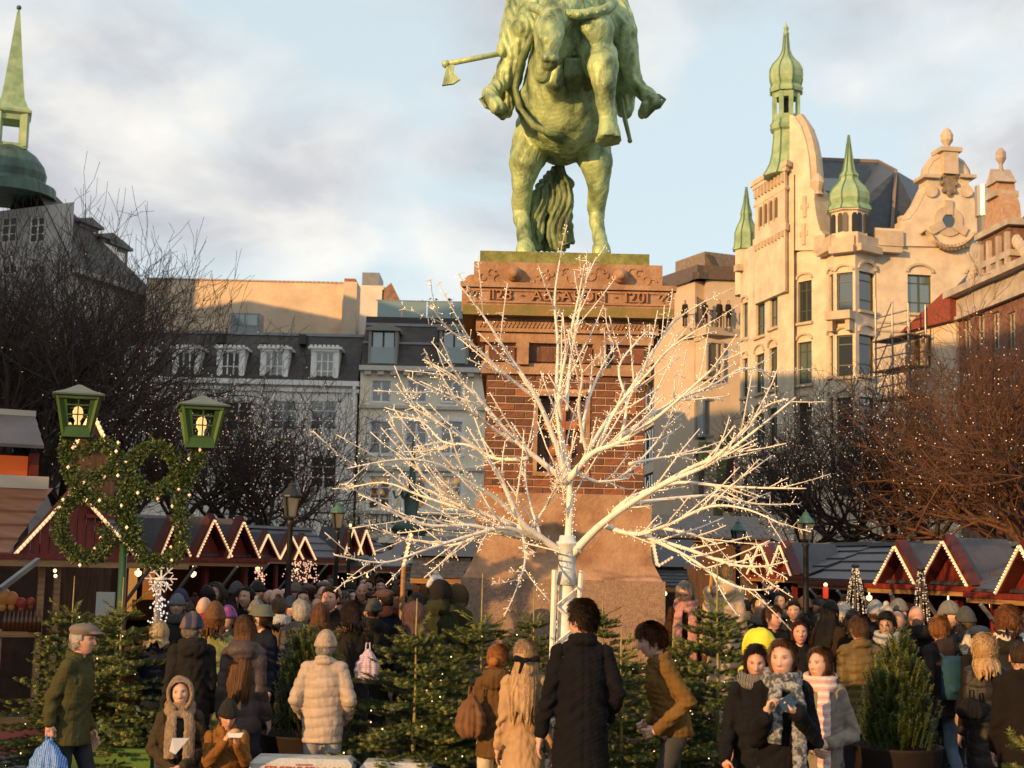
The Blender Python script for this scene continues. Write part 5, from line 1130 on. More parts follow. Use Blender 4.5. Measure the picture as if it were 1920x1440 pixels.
# ================================================================== bare street trees
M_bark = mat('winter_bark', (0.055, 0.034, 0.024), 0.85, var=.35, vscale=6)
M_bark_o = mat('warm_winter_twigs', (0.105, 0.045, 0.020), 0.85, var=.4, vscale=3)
def bare_mesh(seed, H, crown_r, levels=5, up=.25, droop=0.0, nmain=7, fine=1.0, trunk_r=.16, trunk_h=.38):
    rng = np.random.default_rng(seed); segs = []  # (p0,p1,r0,r1)
    def grow(p, d, L, r, lev):
        n = 3 if lev < 3 else 2; cur = p
        for i in range(n):
            d = d + rng.normal(0, .13 + .03 * lev, 3) + np.array([0, 0, up * .25 - droop * .1 * lev]); d = d / np.linalg.norm(d); nx = cur + d * L / n; r1 = r * (1 - .28 / n * (i + 1)) if lev < levels else max(r * .5, .006); segs.append((cur, nx, r, r1)); r = r1; cur = nx
            if lev < levels:
                for _ in range(rng.integers(1, 3) if lev < 2 else int(rng.integers(1, 3 + (fine > 1)))):
                    ax = rng.normal(size=3); s = np.cross(d, ax); s /= np.linalg.norm(s) + 1e-9; dd = d * rng.uniform(.55, .95) + s * rng.uniform(.5, .9) + np.array([0, 0, up * .35]); grow(cur, dd / np.linalg.norm(dd), L * rng.uniform(.55, .78), max(r * .62, .008), lev + 1)
    th = H * trunk_h; segs.append((np.zeros(3), np.array([0, 0, th]), trunk_r, trunk_r * .8))
    for i in range(nmain):
        a = i * 6.283 / nmain + rng.uniform(-.3, .3); e = rng.uniform(.5, 1.4); d = np.array([math.cos(a), math.sin(a), e]); d /= np.linalg.norm(d); grow(np.array([0, 0, th * rng.uniform(.85, 1.0)]), d, crown_r * .62, trunk_r * .5, 1)
    p0 = np.array([s[0] for s in segs]); p1 = np.array([s[1] for s in segs]); r0 = np.array([s[2] for s in segs]); r1 = np.array([s[3] for s in segs])
    d = p1 - p0; d /= np.linalg.norm(d, axis=1)[:, None]; up_ = np.tile([0.31, .17, .93], (len(d), 1)); s = np.cross(d, up_); s /= np.linalg.norm(s, axis=1)[:, None] + 1e-9; w = np.cross(d, s)
    K = 3; V = []
    for p, r in ((p0, r0), (p1, r1)):
        for k in range(K): an = 2 * math.pi * k / K; V.append(p + (s * math.cos(an) + w * math.sin(an)) * r[:, None])
    V = np.stack(V, 1).reshape(-1, 3); f = np.array([[k, (k + 1) % K, K + (k + 1) % K, K + k] for k in range(K)]); f = (f[None] + (np.arange(len(segs)) * 2 * K)[:, None, None]).reshape(-1, 4)
    # split trunk/limbs and twigs for the two parts
    thick = np.repeat(r0 > .035, K); tips = p1[r0 < .02]
    return raw_mesh('trunk', V, f[thick]), raw_mesh('crown', V, f[~thick]), tips, len(segs)
BT = [bare_mesh(5, 8.6, 4.3, 5, .3, nmain=8), bare_mesh(8, 8.2, 4.3, 5, .22, nmain=8), bare_mesh(13, 14.5, 6.6, 5, .6, nmain=12, trunk_r=.24, trunk_h=.22), bare_mesh(17, 9.0, 5.0, 5, .25, nmain=14, trunk_r=.2, trunk_h=.3)]
for tr_, cr_, tips, n in BT: print('bare tree segs', n)
def bare(kind, px, D, scale, label, rot, group, m=M_bark, lights=0, seed=0, lz=(.0, 1.0), zs=1.0):
    tr_, cr_, tips, n = BT[kind]; x = P(px, 1000, D).x; t = thing('street_tree', label, 'tree', (x, D, 0), rot, group); t.scale = (scale, scale, scale * zs)
    for nm, me in (('trunk', tr_), ('crown', cr_)):
        o = bpy.data.objects.new(nm, me); COL.objects.link(o); lattach(o, t)
        if len(me.materials) == 0: me.materials.append(M_bark)
        o.material_slots[0].link = 'OBJECT'; o.material_slots[0].material = m
    if lights:
        rng = np.random.default_rng(seed + 50); pts = tips[rng.choice(len(tips), lights)] + rng.normal(0, .08, (lights, 3)); o = obj('fairy_lights', dots(pts, .013 / scale), G_soft, None, 'stuff'); lattach(o, t)
GL, GR = 'bare trees along the left houses', 'bare trees along the right houses'
bare(2, -10, 50, 1.22, 'tall bare dark tree in front of the white wall below the copper dome', .3, GL, lights=40, seed=1)
bare(2, 110, 52, 1.2, 'tall bare dark tree in front of the blue banner', 2.0, GL, lights=40, seed=2)
bare(2, 40, 46, 1.12, 'tall bare dark tree in front of the spire base', 5.0, GL, lights=30, seed=7)
bare(0, 250, 52, 1.1, 'bare tree with tiny lights at the corner between domed and white houses', 1.2, GL, lights=330, seed=4, zs=1.05)
for i, (k, px, D, sc, rt, lb) in enumerate(((0, 330, 46, 1.0, 0, 'before the leftmost dormers of the white town house'), (1, 430, 47, 1.03, 2.2, 'before the middle dormer of the white town house'), (0, 500, 46, .92, 4.4, 'behind the black square street lantern'), (1, 570, 50, .72, 1.1, 'at the downpipe between white and cream houses'))):
    bare(k, px, D, sc, 'clipped bare tree with tiny lights ' + lb, rt, GL, lights=340, seed=10 + i)
for i, (k, px, D, sc, rt, zs, lb) in enumerate(((1, 1520, 46, .93, .4, 1.0, 'before the tower of the sandstone building'), (0, 1600, 45, .96, 2.6, 1.0, 'before the bay window of the sandstone building'), (1, 1680, 44, .98, 4.9, 1.02, 'below the round gable window'), (0, 1755, 42, .95, 1.6, 1.02, 'below the scaffolding'))):
    bare(k, px, D, sc, 'clipped bare dark tree with tiny lights ' + lb, rt, GR, lights=380, seed=30 + i, zs=zs)
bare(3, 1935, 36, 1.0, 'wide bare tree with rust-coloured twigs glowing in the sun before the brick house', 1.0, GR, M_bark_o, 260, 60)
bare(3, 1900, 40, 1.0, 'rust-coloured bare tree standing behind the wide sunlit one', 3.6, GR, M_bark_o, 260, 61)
# ================================================================== market stalls
M_red = mat('red_boards', (0.15, 0.014, 0.008), 0.6, var=.3, vscale=4, bump=.2, bscale=18, stretch=(6, 6, .6))
M_wood = mat('oiled_pine', (0.30, 0.16, 0.06), 0.6, var=.3, vscale=5, stretch=(.5, .5, 6))
M_wood_d = mat('dark_pine', (0.085, 0.040, 0.016), 0.7, var=.4, vscale=5, stretch=(5, 5, .5))
M_rfelt = mat('grey_roof_board', (0.060, 0.056, 0.066), 0.55, var=.2, vscale=3)
M_rbrown = mat('brown_roof_board', (0.20, 0.075, 0.035), 0.55, col2=(.34, .13, .055), vscale=2.2, stretch=(.5, 3, 3))
M_slatet = mat('roof_shingle', (0.045, 0.045, 0.05), 0.6, var=.4, vscale=9)
G_tube = glow('light_tube_bulb', (1.0, 0.56, 0.26), 1.0)
M_tube = mat('light_tube', (0.85, 0.62, 0.42), 0.4, emit=(1.0, .55, .28), estr=.15)
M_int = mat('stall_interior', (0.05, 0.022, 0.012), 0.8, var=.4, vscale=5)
def light_edge(a, b, parent, out=Vector((0, -1, 0)), r=.018, pitch=.045):
    """lit rope of bulbs along a gable edge, a part of the stall"""
    a, b = Vector(a), Vector(b); m = MB(); m.tube([a, b], r * .8, 6); m.build('light_tube', M_tube, parent)
    n = max(3, int((b - a).length / pitch)); pts = [a.lerp(b, (i + .5) / n) + out * r * 1.2 for i in range(n)]
    obj('light_bulbs', dots(pts, r * .95), G_tube, parent, 'stuff')
def gable(pl, cx, hw, y_ap, y_b, parent, dep=.9, tr=.017):
    a = pl.uz(cx - hw, y_b); b = pl.uz(cx + hw, y_b); c = pl.uz(cx, y_ap); m = MB()
    m.prism([(a[0] + .06, a[1]), (b[0] - .06, b[1]), (c[0], c[1] - .1)], -.12, -.08, 0, pl.M); m.build('gable_board', M_red, parent)
    r = MB(); k = .07
    for p, q in ((a, c), (b, c)):
        r.add([tuple(pl.M @ Vector(v)) for v in ((p[0], .06, p[1] - .03), (q[0], .06, q[1] - .03), (q[0], .06, q[1] + k), (p[0] + (-.06 if p is a else .06), .06, p[1] + .02), (p[0], -.10, p[1] - .03), (q[0], -.10, q[1] - .03), (q[0], -.10, q[1] + k), (p[0] + (-.06 if p is a else .06), -.10, p[1] + .02))], [(0, 1, 2, 3), (4, 7, 6, 5), (0, 4, 5, 1), (3, 2, 6, 7), (1, 5, 6, 2), (0, 3, 7, 4)])
    r.build('gable_rake', mat('rake_red', (.085, .011, .007), .65, var=.25, vscale=6), parent)
    w = MB()
    for p in (a, b): w.add([tuple(pl.M @ Vector(v)) for v in ((p[0], -.1, p[1]), (c[0], -.1, c[1] + .03), (c[0], -dep, c[1] + .03), (p[0], -dep, p[1]))], [(0, 1, 2, 3)])
    w.build('gable_roof', M_rfelt, parent, fix=False)
    o = pl.n
    for p in (a, b): light_edge(pl.M @ Vector((p[0], .085, p[1] + .0)), pl.M @ Vector((c[0], .085, c[1] - .02)), parent, o, tr)
def stall(px0, D0, px1, D1, y_eave, y_ridge, gables, label, group='wooden market stalls', dep=2.4, seed=0, roofm=None, nb=4, posts=4, lamps=2, tr=.017, warm=False):
    rng = random.Random(seed); pl = Plane.px(px0, D0, px1, D1, 1060); xm = (px0 + px1) / 2; ze = pl.uz(xm, y_eave)[1]; zr = pl.uz(xm, y_ridge)[1]; L = pl.L
    # ridge stands behind the front: raise so that it projects where the photo has it
    zr = CAM_H + (zr - CAM_H) * (1 + dep * .5 / ((D0 + D1) / 2))
    t = thing('market_stall', label, 'market stall', pl.M @ Vector((L / 2, -dep / 2, 0)), 0, group)
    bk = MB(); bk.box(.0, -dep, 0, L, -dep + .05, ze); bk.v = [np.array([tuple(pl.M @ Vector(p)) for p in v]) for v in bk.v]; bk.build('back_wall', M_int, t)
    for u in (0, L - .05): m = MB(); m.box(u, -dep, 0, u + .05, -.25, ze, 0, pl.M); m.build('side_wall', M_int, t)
    for i in range(posts): u = .03 + i * (L - .12) / (posts - 1); m = MB(); m.box(u, -.3, 0, u + .07, -.22, ze, 0, pl.M); m.build('post', M_red, t)
    nbd = max(3, int(L / .5))
    m = MB(); m.box(.02, -.55, .85, L - .02, -.12, .90, 0, pl.M); m.build('counter', M_wood, t)
    for i in range(nbd): m = MB(); m.box(.03 + i * (L - .06) / nbd, -.26, .05, .02 + (i + 1) * (L - .06) / nbd, -.22, .84, 0, pl.M); m.build('front_board', M_red, t)
    m = MB(); m.box(-.12, -.12, ze - .04, L + .12, .08, ze + .02, 0, pl.M); m.build('fascia_cap', M_red, t)
    m = MB(); m.box(-.1, -.1, ze - .10, L + .1, .05, ze - .04, 0, pl.M); m.build('fascia', M_wood, t)
    rm = roofm or M_rfelt
    for sgn in (1, -1):
        for i in range(nb):
            f0, f1 = i / nb, (i + 1) / nb; y0 = -.05 - (dep / 2) * f0 if sgn == 1 else -dep + .05 + (dep / 2 - .05) * f0; y1 = -.05 - (dep / 2) * f1 if sgn == 1 else -dep + .05 + (dep / 2 - .05) * f1; z0 = ze + .03 + (zr - ze - .03) * f0; z1 = ze + .03 + (zr - ze - .03) * f1
            m = MB(); e = .035; m.add([tuple(pl.M @ Vector(p)) for p in ((-.1, y0, z0), (L + .1, y0, z0), (L + .1, y1, z1 - .01), (-.1, y1, z1 - .01), (-.1, y0, z0 + e), (L + .1, y0, z0 + e), (L + .1, y1, z1 + .005), (-.1, y1, z1 + .005))], [(0, 1, 2, 3), (4, 5, 6, 7), (0, 1, 5, 4), (1, 2, 6, 5), (2, 3, 7, 6), (3, 0, 4, 7)]); m.build('roof_board', rm, t)
    m = MB(); m.box(-.12, -dep / 2 - .12, zr - .01, L + .12, -dep / 2 + .06, zr + .05, 0, pl.M); m.build('ridge_cap', M_zinc if rm is M_rfelt else M_wood, t)
    for s in (0, L): m = MB(); m.prism([(-.25, ze), (-dep, ze), (-dep / 2, zr - .03)], s - .02, s + .02, 0, pl.M @ Matrix(((0, 1, 0, 0), (1, 0, 0, 0), (0, 0, 1, 0), (0, 0, 0, 1)))); m.build('end_gable', M_rfelt, t)
    for gb in gables: gable(pl, *gb, t, min(.9, dep / 2), tr)
    # wares hanging and lying in the stall
    for i in range(int(L / .35)):
        u = .25 + i * .35; c = rng.choice(((.5, .25, .08), (.45, .05, .03), (.35, .32, .28), (.16, .25, .1), (.5, .38, .12))); m = MB(); kind = rng.random()
        if kind < .5: m.lathe([(.01, 0), (.07, .03), (.09, .12), (.05, .2), (.01, .24)], pl.M @ Vector((u, -.5, .9)), 8)
        else: m.box(u - .1, -.6, .9, u + .1, -.4, .9 + rng.uniform(.08, .25), 0, pl.M)
        m.build('wares', mat('wares_%d' % int(c[0] * 100 + c[1] * 10), c, .6, var=.3, vscale=20), t)
    for i in range(lamps): u = L * (i + .7) / (lamps + .4); m = MB(); m.lathe([(.01, .12), (.012, .04), (.05, .02), (.045, -.02), (.01, -.05)], pl.M @ Vector((u, -.7, ze - .22)), 8); m.build('hanging_bulb', glow('stall_bulb', (1, .55, .24), 3.0), t, smooth=True)
    if warm:
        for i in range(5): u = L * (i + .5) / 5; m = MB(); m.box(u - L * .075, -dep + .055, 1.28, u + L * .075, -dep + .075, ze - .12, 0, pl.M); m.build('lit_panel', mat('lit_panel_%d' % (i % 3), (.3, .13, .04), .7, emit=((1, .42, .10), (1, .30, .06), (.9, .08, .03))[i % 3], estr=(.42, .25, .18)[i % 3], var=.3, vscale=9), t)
    for i in range(3): u = L * (i + .5) / 3; m = MB(); m.box(u - .25, -dep + .06, 1.15, u + .25, -dep + .22, 1.18, 0, pl.M); m.box(u - .2, -dep + .07, 1.18, u + .2, -dep + .18, 1.18 + .28, 0, pl.M); m.build('shelf', M_wood, t)
    for i in range(posts - 1): u = .06 + i * (L - .12) / (posts - 1); m = MB(); m.bar(pl.M @ Vector((u, -.26, ze - .75)), pl.M @ Vector((u + .1, .35, ze - .1)), .035); m.build('awning_strut', M_zinc, t)
    return t, pl, ze
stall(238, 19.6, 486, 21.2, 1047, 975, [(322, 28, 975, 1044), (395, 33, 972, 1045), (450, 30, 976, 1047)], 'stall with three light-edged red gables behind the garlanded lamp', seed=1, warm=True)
stall(472, 31, 642, 33, 1049, 992, [(497, 22, 1000, 1048), (541, 22, 1003, 1049), (566, 20, 1005, 1050)], 'stall with narrow lit gables behind the square street lantern', seed=2, tr=.024)
stall(632, 33.5, 768, 35.5, 1066, 1012, [(657, 17, 990, 1040), (681, 16, 992, 1041)], 'stall with two lit gables under the cream shop house', seed=3, tr=.024)
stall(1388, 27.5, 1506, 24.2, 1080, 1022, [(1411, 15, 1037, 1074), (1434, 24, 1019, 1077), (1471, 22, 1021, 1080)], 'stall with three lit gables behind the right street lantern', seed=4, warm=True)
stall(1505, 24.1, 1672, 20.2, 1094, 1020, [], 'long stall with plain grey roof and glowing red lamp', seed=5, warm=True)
stall(1640, 19.4, 1836, 17.5, 1100, 1022, [(1688, 38, 1022, 1096), (1778, 47, 1012, 1100)], 'stall with two broad lit gables behind the backpacker', seed=6, roofm=M_rfelt)
stall(1826, 17.0, 2010, 15.0, 1118, 1025, [(1926, 46, 1020, 1114)], 'stall at the picture edge with one broad lit gable beside the red-haired man', seed=7)

def shingle_booth(px0, px1, D, y0, y1, label, roof2=None, seed=0):
    """small booth with a shingled awning roof"""
    rng = random.Random(seed); pl = Plane.px(px0, D, px1, D, 1080); L = pl.L; t = thing('market_booth', label, 'market booth', pl.M @ Vector((L / 2, -.8, 0)), 0, 'small shingled booths'); zt, zb = pl.uz((px0 + px1) / 2, y0)[1], pl.uz((px0 + px1) / 2, y1)[1]
    rows = 5; bw = .16
    base = MB(); base.add([tuple(pl.M @ Vector(p)) for p in ((0, .3, zb), (L, .3, zb), (L, -.15, zt), (0, -.15, zt))], [(0, 1, 2, 3)]); ab = base.build('awning_roof', M_slatet, t, fix=False)
    for r in range(rows):
        f0, f1 = r / rows, (r + 1.25) / rows; u = -(bw / 2 if r % 2 else 0)
        while u < L:
            a, b = max(0, u), min(L, u + bw - .008)
            if b - a > .02: m = MB(); m.add([tuple(pl.M @ Vector(p)) for p in ((a, .3 - .45 * f0 + .02, zb + (zt - zb) * f0 + .012), (b, .3 - .45 * f0 + .02, zb + (zt - zb) * f0 + .012), (b, .3 - .45 * f1, zb + (zt - zb) * f1 + .006), (a, .3 - .45 * f1, zb + (zt - zb) * f1 + .006), (a, .3 - .45 * f0 + .02, zb + (zt - zb) * f0 - .004), (b, .3 - .45 * f0 + .02, zb + (zt - zb) * f0 - .004))], [(0, 1, 2, 3), (4, 5, 1, 0)]); m.build('shingle', M_slatet, ab, fix=False)
            u += bw
    m = MB(); m.box(0, -.1, zb - .08, L, .28, zb - .01, 0, pl.M); m.build('fascia', M_wood, t)
    for u in (.02, L - .12): m = MB(); m.box(u, -.05, 0, u + .1, .05, zb - .08, 0, pl.M); m.build('post', M_wood_d, t)
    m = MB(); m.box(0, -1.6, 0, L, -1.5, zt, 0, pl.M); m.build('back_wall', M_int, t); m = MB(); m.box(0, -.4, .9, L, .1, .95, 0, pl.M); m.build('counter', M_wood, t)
    m = MB(); m.box(0.02, -.05, .0, L - .02, .0, .88, 0, pl.M); m.build('front_panel', M_wood_d, t)
    if roof2: m = MB(); zz = pl.uz((px0 + px1) / 2, roof2)[1]; m.add([tuple(pl.M @ Vector(p)) for p in ((-.3, -.1, zt + .04), (L + .2, -.1, zt + .04), (L + .2, -1.1, zz), (-.3, -1.1, zz), (L + .2, -2.2, zt), (-.3, -2.2, zt))], [(0, 1, 2, 3), (3, 2, 4, 5)]); m.build('tarpaulin_roof', mat('black_tarpaulin', (.03, .028, .035), .5, var=.2), t, fix=False)
    return t, pl
shingle_booth(772, 882, 20, 1048, 1083, 'brown booth with shingled awning left of the pedestal', 1003, 1)
tb, pb = shingle_booth(1206, 1290, 19.5, 1068, 1098, 'brown booth with shingled awning right of the pedestal behind the pink scarf', 1008, 2)
for i, (x, y) in enumerate(((1232, 1100), (1239, 1107), (1247, 1113))): m = MB(); m.ball(P(x, y, 19.0), .028, 8, 6); m.build('festoon_bulb', G_warm, tb)
gl = Plane.px(1222, 19.2, 1300, 19.2, 1080)
for a, b in (((1233, 1062), (1262, 1044)), ((1273, 1035), (1304, 1055))): light_edge(P(*a, 19.2), P(*b, 19.2), tb, r=.02)
light_edge(P(1222, 1008, 19.2), P(1232, 1060, 19.2), tb, r=.03)
# hut with a big shingle roof behind
def hut():
    pl = Plane.px(1206, 27, 1420, 27, 1060); L = pl.L; t = thing('shingle_hut', 'dark timber hut with a broad grey shingle roof behind the light tree', 'hut', pl.M @ Vector((L / 2, -1.5, 0))); ze, zr = pl.uz(1310, 1004)[1], pl.uz(1310, 966)[1] + .05
    m = MB(); m.box(0, -3, 0, L, 0, ze, 0, pl.M); m.build('wall', M_wood_d, t); rb = MB(); rb.add([tuple(pl.M @ Vector(p)) for p in ((-.2, .25, ze - .05), (L + .2, .25, ze - .05), (L + .2, -1.5, zr), (-.2, -1.5, zr), (L + .2, -3.2, ze), (-.2, -3.2, ze))], [(0, 1, 2, 3), (3, 2, 4, 5)]); roof = rb.build('roof', M_slatet, t, fix=False)
    for r in range(6):
        u = -.2 - (.12 if r % 2 else 0); f0, f1 = r / 6, (r + 1.2) / 6
        while u < L + .2:
            a, b = max(-.2, u), min(L + .2, u + .22); m = MB(); dz = random.uniform(0, .012); m.add([tuple(pl.M @ Vector(p)) for p in ((a, .27 - 1.75 * f0, ze - .03 + (zr - ze) * f0 + dz), (b, .27 - 1.75 * f0, ze - .03 + (zr - ze) * f0 + dz), (b, .27 - 1.75 * f1, ze - .035 + (zr - ze) * f1 + .01), (a, .27 - 1.75 * f1, ze - .035 + (zr - ze) * f1 + .01), (a, .27 - 1.75 * f0, ze - .06 + (zr - ze) * f0), (b, .27 - 1.75 * f0, ze - .06 + (zr - ze) * f0))], [(0, 1, 2, 3), (4, 5, 1, 0)]); m.build('shingle', M_slatet, roof, fix=False); u += .235
    m = MB(); m.box(-.1, .0, ze - .12, L + .1, .12, ze - .04, 0, pl.M); m.build('eaves_board', M_wood, t)
hut()
# pavilion roof and dark tarpaulin stall behind, centre left
def tarp():
    pl = Plane.px(690, 27, 790, 24, 1060); t = thing('tarpaulin_stall', 'stall with a sagging black tarpaulin roof under the cream shop house', 'market stall', pl.M @ Vector((1, -1, 0)), 0, 'wooden market stalls'); m = MB(); n = 10; V = []
    for i in range(n + 1):
        for j, (y, zz) in enumerate(((0, 1048), (-.8, 1015), (-1.6, 1000))): u, z = pl.uz(690 + 100 * i / n, zz); V.append(tuple(pl.M @ Vector((u, y, z - .12 * math.sin(math.pi * i / n) * (1 - j * .4)))))
    m.add(V, [(i * 3 + j, (i + 1) * 3 + j, (i + 1) * 3 + j + 1, i * 3 + j + 1) for i in range(n) for j in range(2)]); m.build('tarpaulin_roof', mat('black_tarpaulin', (.03, .028, .035), .5, var=.2), t, fix=False)
    for u in (.05, pl.L - .1): m = MB(); m.box(u, -.1, 0, u + .08, 0, 2.1, 0, pl.M); m.build('post', M_wood_d, t)
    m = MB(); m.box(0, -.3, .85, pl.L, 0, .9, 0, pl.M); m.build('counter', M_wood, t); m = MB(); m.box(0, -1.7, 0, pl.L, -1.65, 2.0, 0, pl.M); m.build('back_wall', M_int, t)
    pp = MB(); a, b = P(757, 1062, 17.5), P(772, 1000, 17.5); s = thing('light_post', 'leaning wooden post wound with a warm light rope before the tarpaulin stall', 'post', (a.x, a.y, 0)); pp.tube([(a.x - .02, a.y, 0), a, b], .03, 8); pp.build('post', M_wood, s); light_edge(a, b, s, r=.028)
tarp()

# ---- big two-tier stall at the left edge
def big_stall():
    D0 = 16.2; pl = Plane.px(-120, D0, 335, 17.4, 1050); L = pl.L; t = thing('two_tier_stall', 'large red stall with brown lower roof, clerestory and lit gables at the left edge', 'market stall', pl.M @ Vector((L / 2, -1.5, 0)), 0, 'wooden market stalls')
    ze = pl.uz(100, 1046)[1]; uz = pl.uz
    for i in range(5):   # lower brown roof boards
        z0, z1 = uz(20, 1040)[1], uz(20, 903)[1]; f0, f1 = i / 5, (i + 1) / 5; a1 = uz(18 + 112 * f0, 900)[0] + .03; a2 = uz(18 + 112 * f1, 900)[0] + .03
        m = MB(); m.add([tuple(pl.M @ Vector(p)) for p in ((-.5, .1 - 1.3 * f0, z0 + (z1 - z0) * f0 + .03), (a1, .1 - 1.3 * f0, z0 + (z1 - z0) * f0 + .03), (a2, .1 - 1.3 * f1, z0 + (z1 - z0) * f1), (-.5, .1 - 1.3 * f1, z0 + (z1 - z0) * f1), (-.5, .1 - 1.3 * f0, z0 + (z1 - z0) * f0), (a1, .1 - 1.3 * f0, z0 + (z1 - z0) * f0))], [(0, 1, 2, 3), (4, 5, 1, 0)]); m.build('roof_board', M_rbrown, t, fix=False)
    a = pl.rect(-100, 884, 124, 906); m = MB(); m.box(-.5, -1.35, a[1], a[2], -1.15, a[3] + .02, 0, pl.M); m.build('white_fascia', mat('cream_board', (.62, .52, .40), .6), t)
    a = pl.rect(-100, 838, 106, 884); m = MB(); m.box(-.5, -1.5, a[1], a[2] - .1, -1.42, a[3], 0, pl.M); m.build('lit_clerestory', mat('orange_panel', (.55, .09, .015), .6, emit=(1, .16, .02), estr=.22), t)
    a = pl.rect(92, 838, 108, 884); m = MB(); m.box(a[0], -1.5, a[1], a[2], -1.3, a[3], 0, pl.M); m.build('clerestory_post', M_red, t)
    for i in range(3):
        y0, y1 = 838 - i * 25, 838 - (i + 1) * 25; z0, z1 = uz(50, y0)[1] + .1, uz(50, y1)[1] + .1; m = MB(); aa = uz(112 + i * 2, 800)[0]; m.add([tuple(pl.M @ Vector(p)) for p in ((-.5, -1.0 - i * .35, z0), (aa, -1.0 - i * .35, z0), (aa, -1.35 - i * .35, z1), (-.5, -1.35 - i * .35, z1), (-.5, -1.0 - i * .35, z0 - .04), (aa, -1.0 - i * .35, z0 - .04))], [(0, 1, 2, 3), (4, 5, 1, 0)]); m.build('upper_roof_board', M_rfelt, t, fix=False)
    zt = uz(50, 763)[1] + .1; m = MB(); m.box(-.5, -2.2, zt - .03, uz(118, 800)[0], -2.0, zt + .05, 0, pl.M); m.build('ridge_cap', M_zinc, t)
    # front red gable with light rope, small upper gable
    g0, g1, ap = uz(22, 1044), uz(258, 1048), uz(140, 912); m = MB(); n = 14
    for i in range(n):
        f0, f1 = i / n, (i + 1) / n; u0, u1 = g0[0] + (g1[0] - g0[0]) * f0 + .006, g0[0] + (g1[0] - g0[0]) * f1 - .006; h = lambda f: g0[1] + (ap[1] - g0[1]) * (1 - abs(2 * f - 1)); m = MB(); pp = [(u0, g0[1]), (u1, g0[1]), (u1, h(f1)), (u0, h(f0))]
        if f0 < .5 < f1: pp = [(u0, g0[1]), (u1, g0[1]), (u1, h(f1)), ((u0 + u1) / 2, ap[1]), (u0, h(f0))]
        m.prism(pp, -.05, -.02, 0, pl.M); m.build('gable_plank', M_red, t)
    for p in (g0, g1): r = MB(); r.bar(pl.M @ Vector((p[0], .0, p[1])), pl.M @ Vector((ap[0], .0, ap[1])), .10, .05); r.build('gable_rake', M_red, t); light_edge(pl.M @ Vector((p[0], .06, p[1] - .0)), pl.M @ Vector((ap[0], .06, ap[1] - .03)), t, pl.n, .026, .05)
    g0, g1, ap = uz(148, 838), uz(232, 868), uz(184, 768); m = MB(); m.prism([(g0[0], g0[1] - .8), (g1[0], g0[1] - .8), (g1[0], g1[1]), ap, g0], -.5, -.45, 0, pl.M); m.build('upper_gable_board', M_wood_d, t)
    for p in (g0, g1): light_edge(pl.M @ Vector((p[0], -.38, p[1])), pl.M @ Vector((ap[0], -.38, ap[1])), t, pl.n, .03, .055)
    rl = MB(); a = pl.rect(160, 965, 215, 972); rl.box(a[0], 0, a[1], a[2], .05, a[3], 0, pl.M); rl.build('gable_rail', M_red, t)
    # eaves beam, posts, counter, interior
    m = MB(); m.box(-.5, -.08, ze - .10, L + .1, .1, ze - .02, 0, pl.M); m.build('fascia', M_wood, t)
    m = MB(); m.box(-.5, -.06, ze - .02, L + .1, .12, ze + .04, 0, pl.M); m.build('fascia_cap', M_red, t)
    for px in (78, 108, 236, 300): u = uz(px, 1150)[0]; m = MB(); m.box(u - .035, -.2, 0, u + .035, -.12, ze - .1, 0, pl.M); m.build('post', M_wood if px in (78, 108) else M_red, t)
    m = MB(); m.box(-.5, -3, 0, L, -2.95, ze, 0, pl.M); m.build('back_wall', M_int, t); m = MB(); a = pl.rect(110, 1052, 230, 1400); m.box(a[0], -.9, 0, a[2], -.84, ze, 0, pl.M); m.build('partition', M_wood_d, t)
    zc = uz(30, 1188)[1]; m = MB(); m.box(-.5, -.6, zc - .04, uz(72, 1188)[0], -.02, zc + .02, 0, pl.M); m.build('counter', M_wood, t)
    for i in range(7): m = MB(); m.box(-.45 + i * .18, -.1, .25, -.33 + i * .18, -.06, zc - .05, 0, pl.M); m.build('front_slat', M_wood, t)
    m = MB(); m.box(-.5, -.05, .12, uz(72, 1300)[0], .0, .3, 0, pl.M); m.build('sill_beam', M_wood, t)
    rp = MB(); rp.add([tuple(pl.M @ Vector(p)) for p in ((-.5, .05, .22), (1.25, .05, .22), (1.4, 1.1, .02), (-.5, 1.1, .02))], [(0, 1, 2, 3)]); rp.build('red_ramp', mat('red_ramp', (.28, .03, .02), .6, var=.2), t, fix=False)
    for x, y, r, c in ((5, 1118, .10, (.55, .25, .06)), (22, 1122, .08, (.6, .2, .05)), (40, 1130, .06, (.4, .05, .03)), (58, 1128, .05, (.4, .06, .03))): m = MB(); p = P(x, y, 16.9); m.ball(p, r, 10, 8); m.ball(p + Vector((0, 0, -r * 1.2)), r * .5, 8, 6); m.build('wares', mat('wares_warm%d' % x, tuple(q * .45 for q in c), .5, emit=c, estr=.10), t, smooth=True)  # warm light put into the wares as a faint glow
    for i in range(9): m = MB(); p = P(8 + i * 8, 1185, 16.7); m.lathe([(.03, 0), (.03, .14), (.012, .18), (.012, .24)], p, 8); m.build('bottle', mat('bottle_brown', (.09, .03, .01), .2), t, smooth=True)
    m = MB(); m.bar(P(0, 1105, 15.2), P(72, 1050, 15.9), .05); m.build('awning_strut', M_zinc, t)
    pst = MB(); a = P(200, 1110, 16.6); pst.box(a.x - .1, 16.55, a.z - .35, a.x + .1, 16.6, a.z + .0); pst.build('menu_board', mat('menu_paper', (.4, .38, .36), .7), t)
    for x, y in ((103, 1070), (104, 1080)): m = MB(); m.ball(P(x, y, 15.9), .02, 8, 6); m.build('festoon_bulb', G_warm, t)
big_stall()

